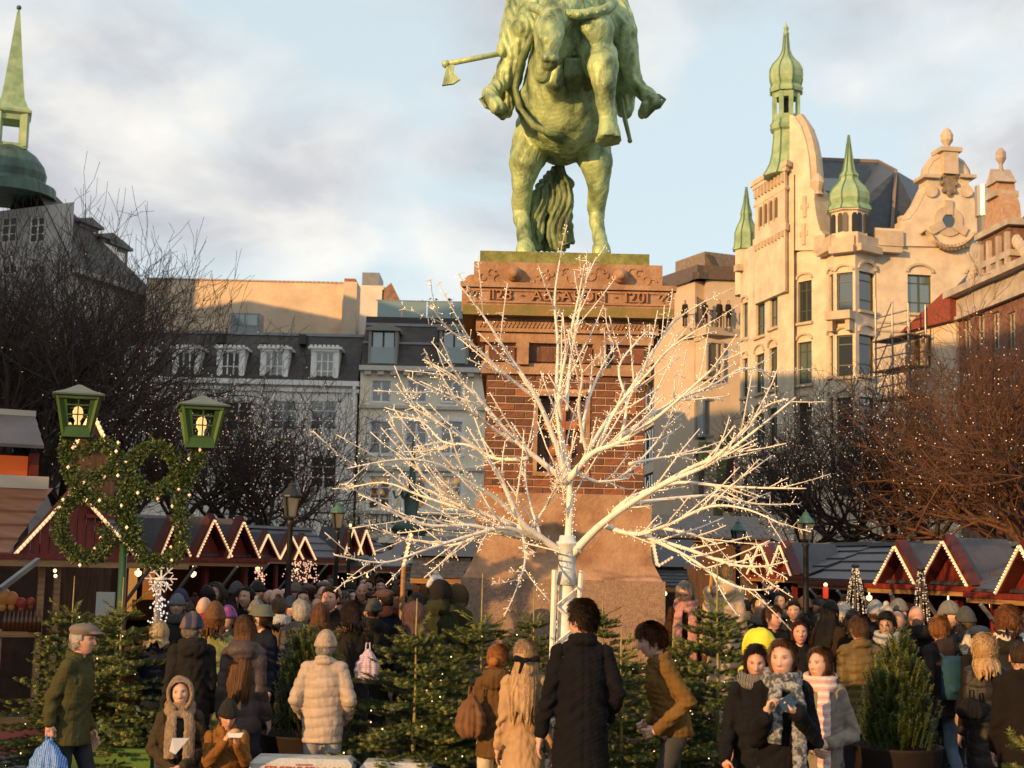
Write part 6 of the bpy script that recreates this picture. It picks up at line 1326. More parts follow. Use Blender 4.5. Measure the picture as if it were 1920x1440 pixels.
# ================================================================== street lanterns
M_iron = mat('black_iron', (.012, .014, .014), .5)
M_lcop = mat('lantern_copper', (.05, .13, .10), .55, var=.25, vscale=10)
M_lgl = mat('frosted_pane', (.16, .15, .14), .3, var=.15, vscale=6)
def lantern(px, y_top, y_bot, D, label, lit=False, cap=M_iron):
    a, b = P(px, y_top, D), P(px, y_bot, D); h = a.z - b.z; w = h * .24; t = thing('street_lantern', label, 'street lamp', (b.x, D, 0), 0, 'old street lanterns')
    m = MB(); m.lathe([(.075, 0), (.075, .5), (.05, .55), (.04, 1.2), (.032, b.z - .08), (.05, b.z - .05), (.03, b.z)], (b.x, D, 0), 10); m.build('post', M_iron, t, smooth=True)
    zf = b.z + h * .05; zg = b.z + h * .56
    for i in range(4):
        an = math.pi / 4 + i * math.pi / 2 + .25; an2 = an + math.pi / 2; p = lambda aa, rr, zz: (b.x + math.cos(aa) * rr, D + math.sin(aa) * rr, zz)
        m = MB(); m.add([p(an, w * .62, zf), p(an2, w * .62, zf), p(an2, w * 1.0, zg), p(an, w * 1.0, zg)], [(0, 1, 2, 3)]); m.build('pane', M_lgl, t, fix=False); m = MB(); m.bar(p(an, w * .64, zf), p(an, w * 1.03, zg), .022); m.build('pane_bar', M_iron, t)
    m = MB(); m.lathe([(w * .7, 0), (w * .7, h * .04)], (b.x, D, b.z), 4, a0=math.pi / 4 + .25); m.build('floor_plate', M_iron, t)
    m = MB(); m.lathe([(w * 1.22, h * .56), (w * 1.2, h * .60), (w * .85, h * .70), (w * .5, h * .80), (w * .42, h * .84), (w * .45, h * .86), (w * .25, h * .90), (w * .1, h * .94), (w * .12, h * .96), (w * .03, h)], (b.x, D, b.z), 12); m.build('hood', cap, t)
    m = MB(); m.lathe([(.02, h * .06), (.05, h * .2), (.045, h * .32), (.01, h * .36)], (b.x, D, b.z), 8); m.build('bulb', G_warm if lit else M_white, t, smooth=True)
lantern(545, 900, 972, 17.5, 'black street lantern with a dark hood before the lit gables')
lantern(633, 938, 992, 24, 'small street lantern with a green hood under the town house', cap=M_lcop)
lantern(656, 962, 992, 27, 'tiny lit lantern beside the shop lettering', lit=True)
lantern(1511, 955, 1014, 17.5, 'street lantern with a green hood in front of the right dark trees', cap=M_lcop)
lantern(1384, 972, 1026, 22, 'street lantern with a green hood above the shingle hut', cap=M_lcop)
# ornate green fountain post in front of the shop
ft = thing('fountain_column', 'dark green bronze fountain column in front of the shop lettering', 'fountain', (P(770, 1000, 40).x, 40, 0)); c = P(770, 1000, 40); m = MB(); m.lathe([(1.0, 0), (1.0, .4), (.5, .6), (.32, 1.2), (.30, 2.2), (.42, 2.5), (.36, 2.8), (.55, 3.0), (.42, 3.15), (.18, 3.4), (.22, 3.9), (.10, 4.3), (.06, 5.0), (.02, 5.6)], (c.x, 40, 0), 12); m.build('column', mat('bronze_green', (.03, .07, .055), .5, var=.3), ft, smooth=True)
m = MB()
for i in range(6): an = i * math.pi / 3; m.tube([(c.x, 40, 3.7), (c.x + .25 * math.cos(an), 40 + .25 * math.sin(an), 4.0), (c.x + .45 * math.cos(an), 40 + .45 * math.sin(an), 3.85), (c.x + .5 * math.cos(an), 40 + .5 * math.sin(an), 4.05)], .04, 5)
m.build('spout_arm', MATS['bronze_green'], ft, kind='stuff')
# light tower far right of the pedestal
lt = thing('light_mast', 'slanted olive mast wound with red lights in front of the modern block', 'mast', (P(1335, 1000, 50).x, 50, 0)); m = MB(); m.bar(P(1330, 1000, 50) - Vector((0, 0, 3)), P(1358, 815, 50), .32, .3); m.bar(P(1356, 818, 50), P(1380, 826, 50), .2); m.build('mast', mat('olive_mast', (.12, .13, .03), .6, var=.2), lt)
rng = random.Random(4); obj('fairy_lights', dots([tuple(P(1368 + rng.uniform(-9, 9), rng.uniform(828, 960), 50)) for _ in range(220)], .035), glow('red_amber_bulb', (1, .34, .16), 1.6), lt, 'stuff'); m = MB(); m.tube([P(1368, 826, 50), P(1366, 960, 50)], .16, 8); m.build('garland', mat('garland_dark', (.06, .02, .015), .8), lt)

# ================================================================== garlanded twin lamp
def garland_lamp():
    D0 = 13.6; t = thing('garland_lamp', 'green lamp post with two lit lanterns and fir garland scrolls', 'lamp', (P(222, 1230, D0).x, D0, 0)); q = lambda x, y, d=0: P(x, y, D0 + d)
    Mg = mat('leaf_green_paint', (.035, .085, .012), .45, var=.15); m = MB(); b = q(222, 1230); m.tube([(b.x - .03, D0, 0), b, q(232, 1020)], .036, 10); m.build('pole', mat('dark_green_paint', (.03, .075, .03), .3), t, smooth=True)
    for cx, yt, yb, s in ((144, 728, 812, 1), (376, 748, 832, 1)):
        top, bot = q(cx, yt), q(cx, yb); h = top.z - bot.z; X = bot.x; a0 = math.pi / 4 + .28
        p = lambda an, r, z: Vector((X + math.cos(an) * r, D0 + math.sin(an) * r, bot.z + z)); r0, r1 = .165, .255; zh = h * .80
        ln = MB()
        for i in range(4):
            an, an2 = a0 + i * math.pi / 2, a0 + (i + 1) * math.pi / 2; ln.bar(p(an, r0, 0), p(an, r1, zh), .035); ln.bar(p(an, r0, .0), p(an2, r0, .0), .04, .09); ln.bar(p(an, r1, zh), p(an2, r1, zh), .035, .06)
            # side cheeks and glazing bars
            f = lambda s_, z: p(an, r0 + (r1 - r0) * z / zh, z).lerp(p(an2, r0 + (r1 - r0) * z / zh, z), s_)
            ln.add([tuple(f(.0, 0)), tuple(f(.2, 0)), tuple(f(.2, zh)), tuple(f(.0, zh))], [(0, 1, 2, 3)]); ln.add([tuple(f(.8, 0)), tuple(f(1, 0)), tuple(f(1, zh)), tuple(f(.8, zh))], [(0, 1, 2, 3)]); ln.add([tuple(f(.2, 0)), tuple(f(.8, 0)), tuple(f(.8, zh * .2)), tuple(f(.2, zh * .2))], [(0, 1, 2, 3)])
            ln.bar(f(.5, zh * .2), f(.5, zh), .012); ln.bar(f(.2, zh * .48), f(.8, zh * .48), .012); ln.bar(f(.2, zh * .74), f(.8, zh * .74), .012)
        l = ln.build('lantern_frame', Mg, t, fix=False)
        rf = MB(); rf.lathe([(.32, zh + .0), (.33, zh + .015), (.18, h * .93), (.02, h * 1.08)], (X, D0, bot.z), 4, a0=a0); rf.build('lantern_roof', mat('grey_green_roof', (.11, .13, .105), .5, var=.12), l)
        bb = MB(); bb.lathe([(.012, .05), (.028, .06), (.028, .10), (.02, .11), (.045, .15), (.048, .20), (.035, .235), (.01, .25)], (X, D0, bot.z), 12); bb.build('bulb', glow('lantern_bulb', (1, .50, .16), 1.25), l, smooth=True)
    paths = [[(128, 812), (125, 850), (133, 890), (150, 920), (185, 938), (222, 955), (240, 985), (238, 1025)], [(150, 848), (178, 832), (206, 836), (220, 858), (208, 884), (180, 898), (162, 884)], [(150, 925), (122, 950), (112, 990), (124, 1028), (158, 1046), (192, 1038), (206, 1012), (196, 990)], [(238, 985), (232, 945), (236, 900), (252, 858), (285, 836), (318, 848), (336, 872), (330, 902), (300, 918), (282, 926)], [(376, 832), (372, 860), (356, 890), (340, 920), (336, 960), (344, 1000), (336, 1034), (306, 1056), (272, 1050), (254, 1020), (250, 975)], [(240, 960), (255, 925), (262, 900)]]
    rng = np.random.default_rng(5); LV, bp, wires = [], [], MB()
    for path in paths:
        pts = [np.array(q(x, y)) for x, y in path]
        wires.tube([Vector(p) for p in pts], .02, 5)
        for a, b in zip(pts, pts[1:]):
            n = int(np.linalg.norm(b - a) / .00056)
            for _ in range(n):
                c = a + (b - a) * rng.random(); d = rng.normal(size=3); d /= np.linalg.norm(d); r = .074 * rng.uniform(.3, 1.0) ** .6; c = c + d * r; e = d + rng.normal(0, .45, 3); e /= np.linalg.norm(e); s = np.cross(e, rng.normal(size=3)); s /= np.linalg.norm(s); l, w = rng.uniform(.022, .045), rng.uniform(.007, .013); LV.append([c, c + e * l * .5 + s * w, c + e * l, c + e * l * .5 - s * w])
            if rng.random() < .5: d = rng.normal(size=3); d[1] = -abs(d[1]); d /= np.linalg.norm(d); bp.append(a + d * .085)
    wires.build('garland_core', mat('garland_stem', (.02, .03, .01), .8), t, kind='stuff')
    v = np.array(LV).reshape(-1, 3); f = np.arange(len(v)).reshape(-1, 4); o = obj('garland', raw_mesh('garland', v, f), mat('garland_leaf', (.03, .06, .014), .5, col2=(.10, .14, .025), vscale=9, thr=(.3, .68)), t, 'stuff')
    obj('fairy_lights', dots(bp, .017), glow('garland_bulb', (1, .52, .24), .95), t, 'stuff')
garland_lamp()

# ================================================================== planter, concrete blocks, decorations
pb_ = thing('planter_box', 'long bright green planter box holding the fir under the lamp', 'planter', (P(180, 1420, 12.3).x, 12.3, 0))
a, b = P(76, 1407, 12.2), P(283, 1404, 12.2)
for nm, bx in (('front_panel', (a.x, 12.2, 0, b.x, 12.24, a.z)), ('back_panel', (a.x, 13.2, 0, b.x, 13.24, a.z)), ('side_panel', (a.x, 12.245, 0, a.x + .04, 13.195, a.z)), ('side_panel', (b.x - .04, 12.245, 0, b.x, 13.195, a.z)), ('soil', (a.x + .045, 12.245, .05, b.x - .045, 13.195, a.z - .08)), ('rim', (a.x - .02, 12.17, a.z + .002, b.x + .02, 12.25, a.z + .03))):
    m = MB(); m.box(*bx); m.build(nm, mat('leaf_green_panel', (.06, .14, .015), .5, var=.12) if nm != 'soil' else mat('soil', (.03, .02, .015), .9), pb_)
# low leafy plant in planter corner
lv = MB(); rng = random.Random(8); c = P(228, 1385, 12.4)
for i in range(260):
    p = c + Vector((rng.gauss(0, .12), rng.gauss(0, .1), rng.gauss(0, .09))); d = Vector((rng.gauss(0, 1), rng.gauss(0, 1), rng.gauss(.3, 1))).normalized(); s = d.orthogonal().normalized(); lv.add([tuple(p), tuple(p + d * .03 + s * .016), tuple(p + d * .06), tuple(p + d * .03 - s * .016)], [(0, 1, 2, 3)])
lo = lv.build('leafy_shrub', mat('shrub_leaf', (.07, .10, .02), .5, var=.4, vscale=15), None, fix=False); tag(lo, 'small leafy shrub at the planter rim beside the seated woman', 'shrub')

M_conc = mat('concrete', (.46, .45, .42), .85, var=.18, vscale=5, bump=.5, bscale=40)
def block(px0, px1, y_top, D, label, txt=None, hd=.16):
    a, b = P(px0, y_top, D), P(px1, y_top, D); z = (a.z + b.z) / 2; t = thing('concrete_block', label, 'concrete barrier', ((a.x + b.x) / 2, D + hd, 0), 0, 'concrete barrier blocks'); m = MB(); c = .035
    V = [(a.x - c, D - .03, 0), (b.x + c, D - .03, 0), (b.x + c, D + 2 * hd, 0), (a.x - c, D + 2 * hd, 0), (a.x - c, D - .03, z - .035), (b.x + c, D - .03, z - .035), (b.x + c, D + 2 * hd, z - .035), (a.x - c, D + 2 * hd, z - .035), (a.x, D + .02, z), (b.x, D + .02, z), (b.x, D + 2 * hd - .05, z), (a.x, D + 2 * hd - .05, z)]
    m.add(V, [(3, 2, 1, 0), (0, 1, 5, 4), (1, 2, 6, 5), (2, 3, 7, 6), (3, 0, 4, 7), (4, 5, 9, 8), (5, 6, 10, 9), (6, 7, 11, 10), (7, 4, 8, 11), (8, 9, 10, 11)]); m.build('block', M_conc, t)
    if txt:
        for s, x0, x1, zz, hh in txt: letters(s, t, Vector((P(x0, y_top, D).x, D - .036, zz(z))), Vector((1, 0, 0)), hh, (x1 - x0) / S(D), mat('red_print', (.42, .05, .04), .8), depth=.004)
    h = MB(); h.tube([Vector((b.x + .05 + .05 * math.cos(i * .52), D + .12, z - .08 + .05 * math.sin(i * .52))) for i in range(7)], .014, 6); h.build('lifting_loop', M_iron, t, smooth=True)
block(478, 652, 1423, 11.3, 'long concrete barrier block with red print before the padded coat walker', [('STRØSBURGEN & CO', 498, 640, lambda z: z - .125, .075), ('HOVED', 556, 586, lambda z: z - .045, .014)])
block(684, 800, 1431, 11.4, 'short worn concrete barrier block in front of the firs')
block(300, 425, 1416, 11.5, 'concrete barrier block with red 24 behind the seated woman and child', [('24', 356, 376, lambda z: z - .10, .07)], hd=.2)

def light_cone(px, y_top, y_bot, D, hw, label, seed):
    top, bot = P(px, y_top, D), P(px, y_bot, D); t = thing('light_cone', label, 'light decoration', (top.x, D, 0), 0, 'hanging glass bead cones'); k = 1 / S(D); H = top.z - bot.z; m = MB(); rng = random.Random(seed); pts = []
    n = 12
    for i in range(n):
        an = i * 2 * math.pi / n; ps = []
        for j in range(9): f = j / 8; r = hw * k * (.22 + .78 * f ** .8); ps.append(Vector((top.x + math.cos(an) * r, D + math.sin(an) * r, top.z - H * f)))
        m.tube(ps, .006, 4)
        for j in range(26): f = rng.random(); r = hw * k * (.22 + .78 * f ** .8); pts.append((top.x + math.cos(an) * r, D + math.sin(an) * r, top.z - H * f))
    m.build('wire_cone', mat('silver_wire', (.12, .11, .10), .3, metal=.7), t, kind='stuff'); obj('beads', dots(pts, .010), glow('bead', (1, .68, .48), .3), t, 'stuff'); p = MB(); p.tube([(top.x, D, 0), (top.x, D, top.z + .02)], .018, 6); p.ball((top.x, D, top.z + .03), (.05, .05, .03), 8, 6); p.build('stand', M_iron, t)
light_cone(1604, 1066, 1150, 17.6, 20, 'bead cone lamp standing before the long grey-roofed stall', 1)
light_cone(1727, 1072, 1240, 16.6, 22, 'tall bead cone lamp behind the backpacker', 2)
# snowflake and cold light column at the left stall
sf = thing('snowflake', 'white lit snowflake hanging under the stall eaves', 'light decoration', P(302, 1085, 14.6)); c = P(302, 1085, 14.6); m = MB()
for i in range(8):
    an = i * math.pi / 4; d = Vector((math.cos(an), 0, math.sin(an))); e = c + d * .16; m.bar(c, e, .016, .012)
    for s in (-1, 1): m.bar(c + d * .09, c + d * .12 + Vector((-d.z, 0, d.x)) * s * .04, .012, .01)
m.build('rays', mat('frost_white', (.5, .52, .55), .5, emit=(.8, .85, 1), estr=.05), sf); m = MB(); m.lathe([(.06, -.01), (.06, .01)], c, 16, M=None); m.tube([c, c + Vector((0, .0, .19))], .004, 4); m.build('hanger', M_white, sf)
lc = thing('light_column', 'column of cold white lights under the snowflake', 'light decoration', (P(298, 1150, 15).x, 15, 0)); rng = random.Random(2); obj('cold_lights', dots([tuple(P(298 + rng.gauss(0, 7), rng.uniform(1090, 1170), 15 + rng.uniform(-.05, .05))) for _ in range(120)], .011), glow('cool_dim', (.75, .85, 1.0), .45), lc, 'stuff'); m = MB(); p = P(298, 1085, 15); m.tube([(p.x, 15, 0), (p.x, 15, p.z)], .03, 8); m.build('core', mat('grey_core', (.2, .2, .22), .6), lc)
# glowing red lamp in the long stall, sparkling wall of lights in left stall
rl = thing('red_lamp', 'small glowing red tube lamp in the long grey-roofed stall', 'lamp', P(1548, 1112, 21.6)); m = MB(); p = P(1548, 1112, 21.6); m.lathe([(.03, -.08), (.04, -.06), (.04, .08), (.02, .1), (.01, .13)], p, 10); m.build('shade', mat('red_glow', (.6, .04, .02), .5, emit=(1, .07, .02), estr=.55), rl, smooth=True); m = MB(); m.ball(p + Vector((0, 0, .12)), .03, 8, 6); m.build('bulb', glow('stall_bulb', (1, .55, .24), 3.0), rl)
ls = thing('light_curtain', 'curtain of pink and warm fairy lights at the end of the left stalls', 'light decoration', (P(570, 1090, 26).x, 26, 0)); rng = random.Random(6); obj('curtain_lights', dots([tuple(P(568 + rng.gauss(0, 14), rng.uniform(1052, 1092), 26 + rng.uniform(-.1, .1))) for _ in range(160)] + [tuple(P(487 + rng.gauss(0, 6), rng.uniform(1062, 1100), 22)) for _ in range(50)], .013), glow('pink_amber', (1, .46, .28), .8), ls, 'stuff'); m = MB(); p = P(568, 1050, 26); m.tube([(p.x, 26, 0), (p.x, 26, p.z)], .03, 8); m.build('stand', M_iron, ls)
# ================================================================== people
def skin_mat(name, c):
    if name in MATS: return MATS[name]
    m = mat(name, c, .5, var=.08, vscale=14); nt = m.node_tree; nd, lk = nt.nodes, nt.links; b = nd['Principled BSDF']
    at = nd.new('ShaderNodeAttribute'); at.attribute_name = 'tint'; mx = nd.new('ShaderNodeMix'); mx.data_type = 'RGBA'; src = b.inputs['Base Color'].links[0].from_socket
    lk.new(at.outputs['Alpha'], mx.inputs[0]); lk.new(src, mx.inputs[6]); lk.new(at.outputs['Color'], mx.inputs[7]); lk.new(mx.outputs[2], b.inputs['Base Color'])
    b.inputs['Subsurface Weight'].default_value = .12; b.inputs['Subsurface Radius'].default_value = (.02, .008, .004); b.inputs['Subsurface Scale'].default_value = .3
    return m
SKIN = [skin_mat('fair_skin', (.56, .34, .25)), skin_mat('rosy_skin', (.54, .29, .21)), skin_mat('tan_skin', (.42, .24, .16))]
def cloth(c, kind='wool'):
    n = '%s_%02d_%02d_%02d' % (kind, *[int(x * 99) for x in c])
    if kind == 'puff': return mat(n, c, .55, var=.10, vscale=7, bump=.35, bscale=22, spec=.3)
    if kind == 'knit': return mat(n, c, .9, var=.22, vscale=30, bump=.8, bscale=70, stretch=(1, 1, .5))
    if kind == 'hair': return mat(n, c, .42, var=.38, vscale=16, bump=.7, bscale=60, stretch=(3.0, 3.0, .25), spec=.15)
    if kind == 'denim': return mat(n, c, .8, var=.22, vscale=9, bump=.3, bscale=90)
    return mat(n, c, .9, var=.14, vscale=5, bump=.25, bscale=260, spec=.12)
def band_mat(name, cols, freq, axis=2, rough=.9, dirv=None):
    """striped knit / printed plastic"""
    if name in MATS: return MATS[name]
    m = mat(name, cols[0], rough, bump=.5, bscale=90); nt = m.node_tree; nd, lk = nt.nodes, nt.links; b = nd['Principled BSDF']
    tc = nd.new('ShaderNodeTexCoord'); w = nd.new('ShaderNodeTexWave'); w.bands_direction = 'XYZ'[axis]; w.inputs['Scale'].default_value = freq; w.inputs['Distortion'].default_value = 2.2; w.inputs['Detail'].default_value = 2; lk.new(tc.outputs['Object'], w.inputs['Vector'])
    r = nd.new('ShaderNodeValToRGB'); r.color_ramp.interpolation = 'CONSTANT'; e = r.color_ramp.elements; n = len(cols)
    e[0].color = cols[0] + (1,); e[0].position = 0; e[1].color = cols[1] + (1,); e[1].position = 1 / n
    for i in range(2, n): k = e.new(i / n); k.color = cols[i] + (1,)
    lk.new(w.outputs['Fac'], r.inputs[0]); lk.new(r.outputs[0], b.inputs['Base Color']); return m

def head_grid(nu, nv):
    th = np.linspace(0, 2 * math.pi, nu, endpoint=False); ph = np.linspace(0.04, math.pi - .04, nv); T, Pp = np.meshgrid(th, ph)   # T=0 is front (-Y)
    ux = np.sin(Pp) * np.sin(T); uy = -np.sin(Pp) * np.cos(T); uz = np.cos(Pp)
    f = []
    for i in range(nv - 1):
        for k in range(nu): f.append((i * nu + k, (i + 1) * nu + k, (i + 1) * nu + (k + 1) % nu, i * nu + (k + 1) % nu))
    return ux.ravel(), uy.ravel(), uz.ravel(), f, T.ravel()
def head_shape(ux, uy, uz, female=False, feat=True):
    low = np.clip(-uz, 0, 1); x = ux * (.0755 - .020 * low ** 1.6); y = np.where(uy < 0, uy * (.098 - .006 * low), uy * (.105 - .03 * low ** 1.2)); z = uz * .120
    y = y - .012 * low ** 2 * (uy < .3)
    if feat:
        fr = np.clip(-uy, 0, 1) ** .5; G = lambda a, s: np.exp(-(a / s) ** 2); ax = np.abs(x)
        nz = np.where(z > -.024, np.clip(1 - (z + .024) / .056, 0, 1), np.clip(1 - (-.024 - z) / .014, 0, 1)); dy = -.027 * G(x, .0105 + .004 * nz) * nz
        dy += .0125 * G(ax - .031, .016) * G(z - .016, .012); dy += -.0055 * G(z - .034, .008) * G(ax - .025, .028); dy += -.005 * G(ax - .045, .016) * G(z + .012, .018)
        dy += -.0075 * G(x, .022) * (G(z + .053, .006) + G(z + .066, .007)) + .006 * G(x, .024) * G(z + .0595, .0025); dy += -.010 * G(x, .022) * G(z + .096, .014); dy += .004 * G(x, .02) * G(z + .079, .007)
        y = y + dy * fr
    return np.stack([x, y, z], 1)
def make_head(nu=56, nv=52, female=False, brow=(.05, .03, .02), lip=(.42, .13, .11), eyes=True):
    ux, uy, uz, f, T = head_grid(nu, nv); v = head_shape(ux, uy, uz, female); n = len(v); tint = np.zeros((n, 4)); x, z = v[:, 0], v[:, 2]; fr = uy < -.25
    L = np.exp(-(x / .021) ** 2) * (np.exp(-((z + .053) / .006) ** 2) + np.exp(-((z + .066) / .007) ** 2)); tint[:, :3] = lip; tint[:, 3] = np.clip(L * 1.0, 0, .75) * fr
    Bw = np.exp(-((np.abs(x) - .031) / .018) ** 4) * np.exp(-((z - .035 - .10 * (.031 - np.abs(np.abs(x) - .035)) * .3) / .0052) ** 2); k = (Bw > .25) & fr; tint[k, :3] = brow; tint[k, 3] = np.clip(Bw[k] * .9, 0, .85)
    sk = np.exp(-((np.abs(x) - .031) / .018) ** 2) * np.exp(-((z - .024) / .005) ** 2); k = (sk > .4) & fr; tint[k, :3] = (.16, .07, .05); tint[k, 3] = np.maximum(tint[k, 3], sk[k] * .6)
    ck = np.exp(-((np.abs(x) - .045) / .02) ** 2 - ((z + .02) / .018) ** 2) * fr; kk = tint[:, 3] < .05; tint[kk, :3] = (.62, .24, .18); tint[kk, 3] = ck[kk] * .28
    V, Fc, Tn = [v], list(f), [tint]; o = n
    def add(mb, col):
        nonlocal o
        vv = np.concatenate(mb.v); V.append(vv); Fc.extend(tuple(i + o for i in q) for q in mb.f); t = np.zeros((len(vv), 4)); t[:, :3] = col[:3]; t[:, 3] = col[3]; Tn.append(t); o += len(vv)
    for s in (-1, 1):
        e = MB(); e.ball((s * .077, .012, .0), (.011, .021, .031), 8, 7); e.ball((s * .079, .008, -.022), (.008, .012, .012), 6, 5); add(e, (.6, .25, .18, .25))
        if eyes:
            i = np.argmin((x - s * .031) ** 2 + (z - .0155) ** 2 + (uy > 0) * 9); ey = v[i, 1]
            e = MB(); e.ball((s * .031, ey + .006, .0155), (.0135, .010, .0062), 10, 8); add(e, (.62, .58, .54, 1))
            e = MB(); e.ball((s * .031 - .001, ey - .001, .0155), (.0056, .004, .0056), 8, 6); add(e, (.05, .04, .035, 1))
            e = MB(); e.tube([(s * .0445, ey + .006, .0150), (s * .038, ey - .0015, .0215), (s * .031, ey - .004, .0232), (s * .023, ey - .001, .0210), (s * .0175, ey + .005, .0150)], .0022, 4); add(e, (.06, .035, .03, 1))
    return np.concatenate(V), Fc, np.concatenate(Tn)
def rotm(yaw=0, pitch=0, roll=0):
    return np.array((Matrix.Rotation(R(yaw), 3, 'Z') @ Matrix.Rotation(R(pitch), 3, 'X') @ Matrix.Rotation(R(roll), 3, 'Y')))
def hair_shell(off=.018, nu=48, nv=40, fringe=.50, nape=-.62, side=-.05, seed=0, vol=1.0, groove=.0028, face=.30):
    ux, uy, uz, f, T = head_grid(nu, nv); v = head_shape(ux, uy, uz, feat=False); d = np.stack([ux, uy, uz], 1); d /= np.linalg.norm(d, axis=1)[:, None]
    front = uy < -face; cov = np.ones(len(v))
    cov *= np.clip((uz - np.where(front, fringe - .22 * np.abs(ux), np.where(uy < .28, side - .35 * np.clip(uy + .1, 0, 1), nape))) / .16, 0, 1)
    top = np.clip(uz, 0, 1); o = off * cov ** .6 * (1 + .55 * top * vol) + groove * np.sin(T * 34 + uz * 5 + seed) * cov + .003 * wob(v, 60, seed) * cov
    vv = v + d * (o - .004 * (cov < .02))[:, None]; keep = [q for q in f if max(cov[i] for i in q) > .01]
    # close the pole
    keep.append(tuple(range(nu)))
    return vv, keep
def tufts(v, f, n, seed, kind, hat=None):
    """loose locks lying along the hair shell"""
    rng = np.random.default_rng(seed); q = np.array([p for p in f if len(p) == 4]); c = v[q].mean(1); c = c[(c[:, 1] > (-.058 if kind in ('long', 'bob', 'bun', 'crew', 'short') else -.085)) | (c[:, 2] > .10)]; c = c[c[:, 2] < .0] if hat else c; k = rng.integers(0, len(c), n); c = c[k]; nrm = c / np.linalg.norm(c, axis=1)[:, None]
    flow = np.stack([c[:, 0] * 3, c[:, 1] * 3 + .10, np.full(n, -.35)], 1) + rng.normal(0, .16 if kind != 'curly' else .5, (n, 3)); flow -= nrm * (flow * nrm).sum(1)[:, None]; flow /= np.linalg.norm(flow, axis=1)[:, None] + 1e-9
    s = np.cross(flow, nrm); L = rng.uniform(.025, .055, n)[:, None]; w = rng.uniform(.0013, .0034, n)[:, None]; lift = rng.uniform(.001, .005 if kind in ('short', 'crew', 'long', 'bun', 'bob') else .012, n)[:, None]
    a = c + nrm * .001; V = np.stack([a - s * w, a + s * w, a + flow * L * .6 + nrm * lift + s * w * .7, a + flow * L + nrm * lift * .8], 1).reshape(-1, 3)
    return V, [(4 * i, 4 * i + 1, 4 * i + 2, 4 * i + 3) for i in range(n)]
def strand_sheet(rows, name, cols=26, seed=0, jag=.06, groove=.006):
    """hair fall: rows of (center, rx, ry, a0, a1) arcs from top to tip, front = -Y; double layer"""
    rng = np.random.default_rng(seed); V = []; n = len(rows); jg = rng.uniform(-jag, jag, cols + 1)
    for layer in (0, 1):
        for i, (c, rx, ry, a0, a1) in enumerate(rows):
            for k in range(cols + 1):
                a = R(a0 + (a1 - a0) * k / cols); w = i / (n - 1); g = groove * math.sin(k * 2.4 + seed + w * 2) * (.5 + w); r = 1 - layer * .16 * (1 - .75 * w)
                V.append((c[0] + math.sin(a) * (rx + g) * r, c[1] + math.cos(a) * (ry + g) * r, c[2] + (jg[k] * w ** 2)))
    st = (cols + 1); f = []
    for layer in (0, 1):
        o = layer * n * st
        for i in range(n - 1):
            for k in range(cols): f.append((o + i * st + k, o + i * st + k + 1, o + (i + 1) * st + k + 1, o + (i + 1) * st + k))
    o = n * st
    for i in range(n - 1):
        for k in (0, cols): f.append((i * st + k, (i + 1) * st + k, o + (i + 1) * st + k, o + i * st + k))
    for k in range(cols): f.append(((n - 1) * st + k, (n - 1) * st + k + 1, o + (n - 1) * st + k + 1, o + (n - 1) * st + k))
    return np.array(V), f
def np_mesh(name, v, f, smooth=True):
    me = bpy.data.meshes.new(name); me.from_pydata(np.asarray(v).tolist(), [], [tuple(q) for q in f]); me.polygons.foreach_set('use_smooth', np.full(len(f), smooth)); me.update(); return me
_HANDS = {}
def hand(curl, side, spread=1.0):
    """wrist at origin, fingers along -Z, palm facing +X*side, thumb towards -Y"""
    key = (curl, side)
    if key not in _HANDS:
        mb = MB(); mb.limb((0, 0, .02), (0, .002, -.03), .026, .028, 10)
        for y in (-.022, 0, .022): mb.limb((0, y * .8, -.03), (.002, y * 1.15, -.08), .0155, .0135, 8)
        for y, L in ((-.030, .070), (-.010, .080), (.010, .074), (.029, .058)):
            p = Vector((.002, y, -.084)); a = 0
            for s, fr in enumerate((.45, .32, .25)):
                a += R(curl * (.8 if s == 0 else 1.0)); q = p + Vector((math.sin(a), 0, -math.cos(a))) * L * fr; mb.limb(p, q, .0092 - s * .0008, .0086 - s * .0009, 8); p = q
        c = curl / 60; t0 = Vector((.006, -.028, -.02)); t1 = Vector((.016 + .01 * c, -.052 + .012 * c, -.05)); t2 = Vector((.03 + .014 * c, -.046 + .03 * c, -.082)); mb.limb(t0, t1, .0135, .0115, 8); mb.limb(t1, t2, .0108, .0085, 8)
        me = remesh(mb, .0050, 2, 'hand'); v = get_v(me); v[:, 0] *= side; f = [tuple(p.vertices) for p in me.polygons]; bpy.data.meshes.remove(me); _HANDS[key] = (v, f)
    return _HANDS[key]
STAND = dict(hipL=(.09, 0, .92), kneeL=(.095, -.01, .50), ankL=(.10, .02, .09), hipR=(-.09, 0, .92), kneeR=(-.095, -.01, .50), ankR=(-.10, .02, .09), shL=(.160, .01, 1.425), elL=(.212, .04, 1.14), wrL=(.205, -.06, .91), shR=(-.160, .01, 1.425), elR=(-.212, .04, 1.14), wrR=(-.205, -.06, .91), neck=(0, .012, 1.49), head=(0, -.012, 1.63), pelvis=(0, .0, .95))
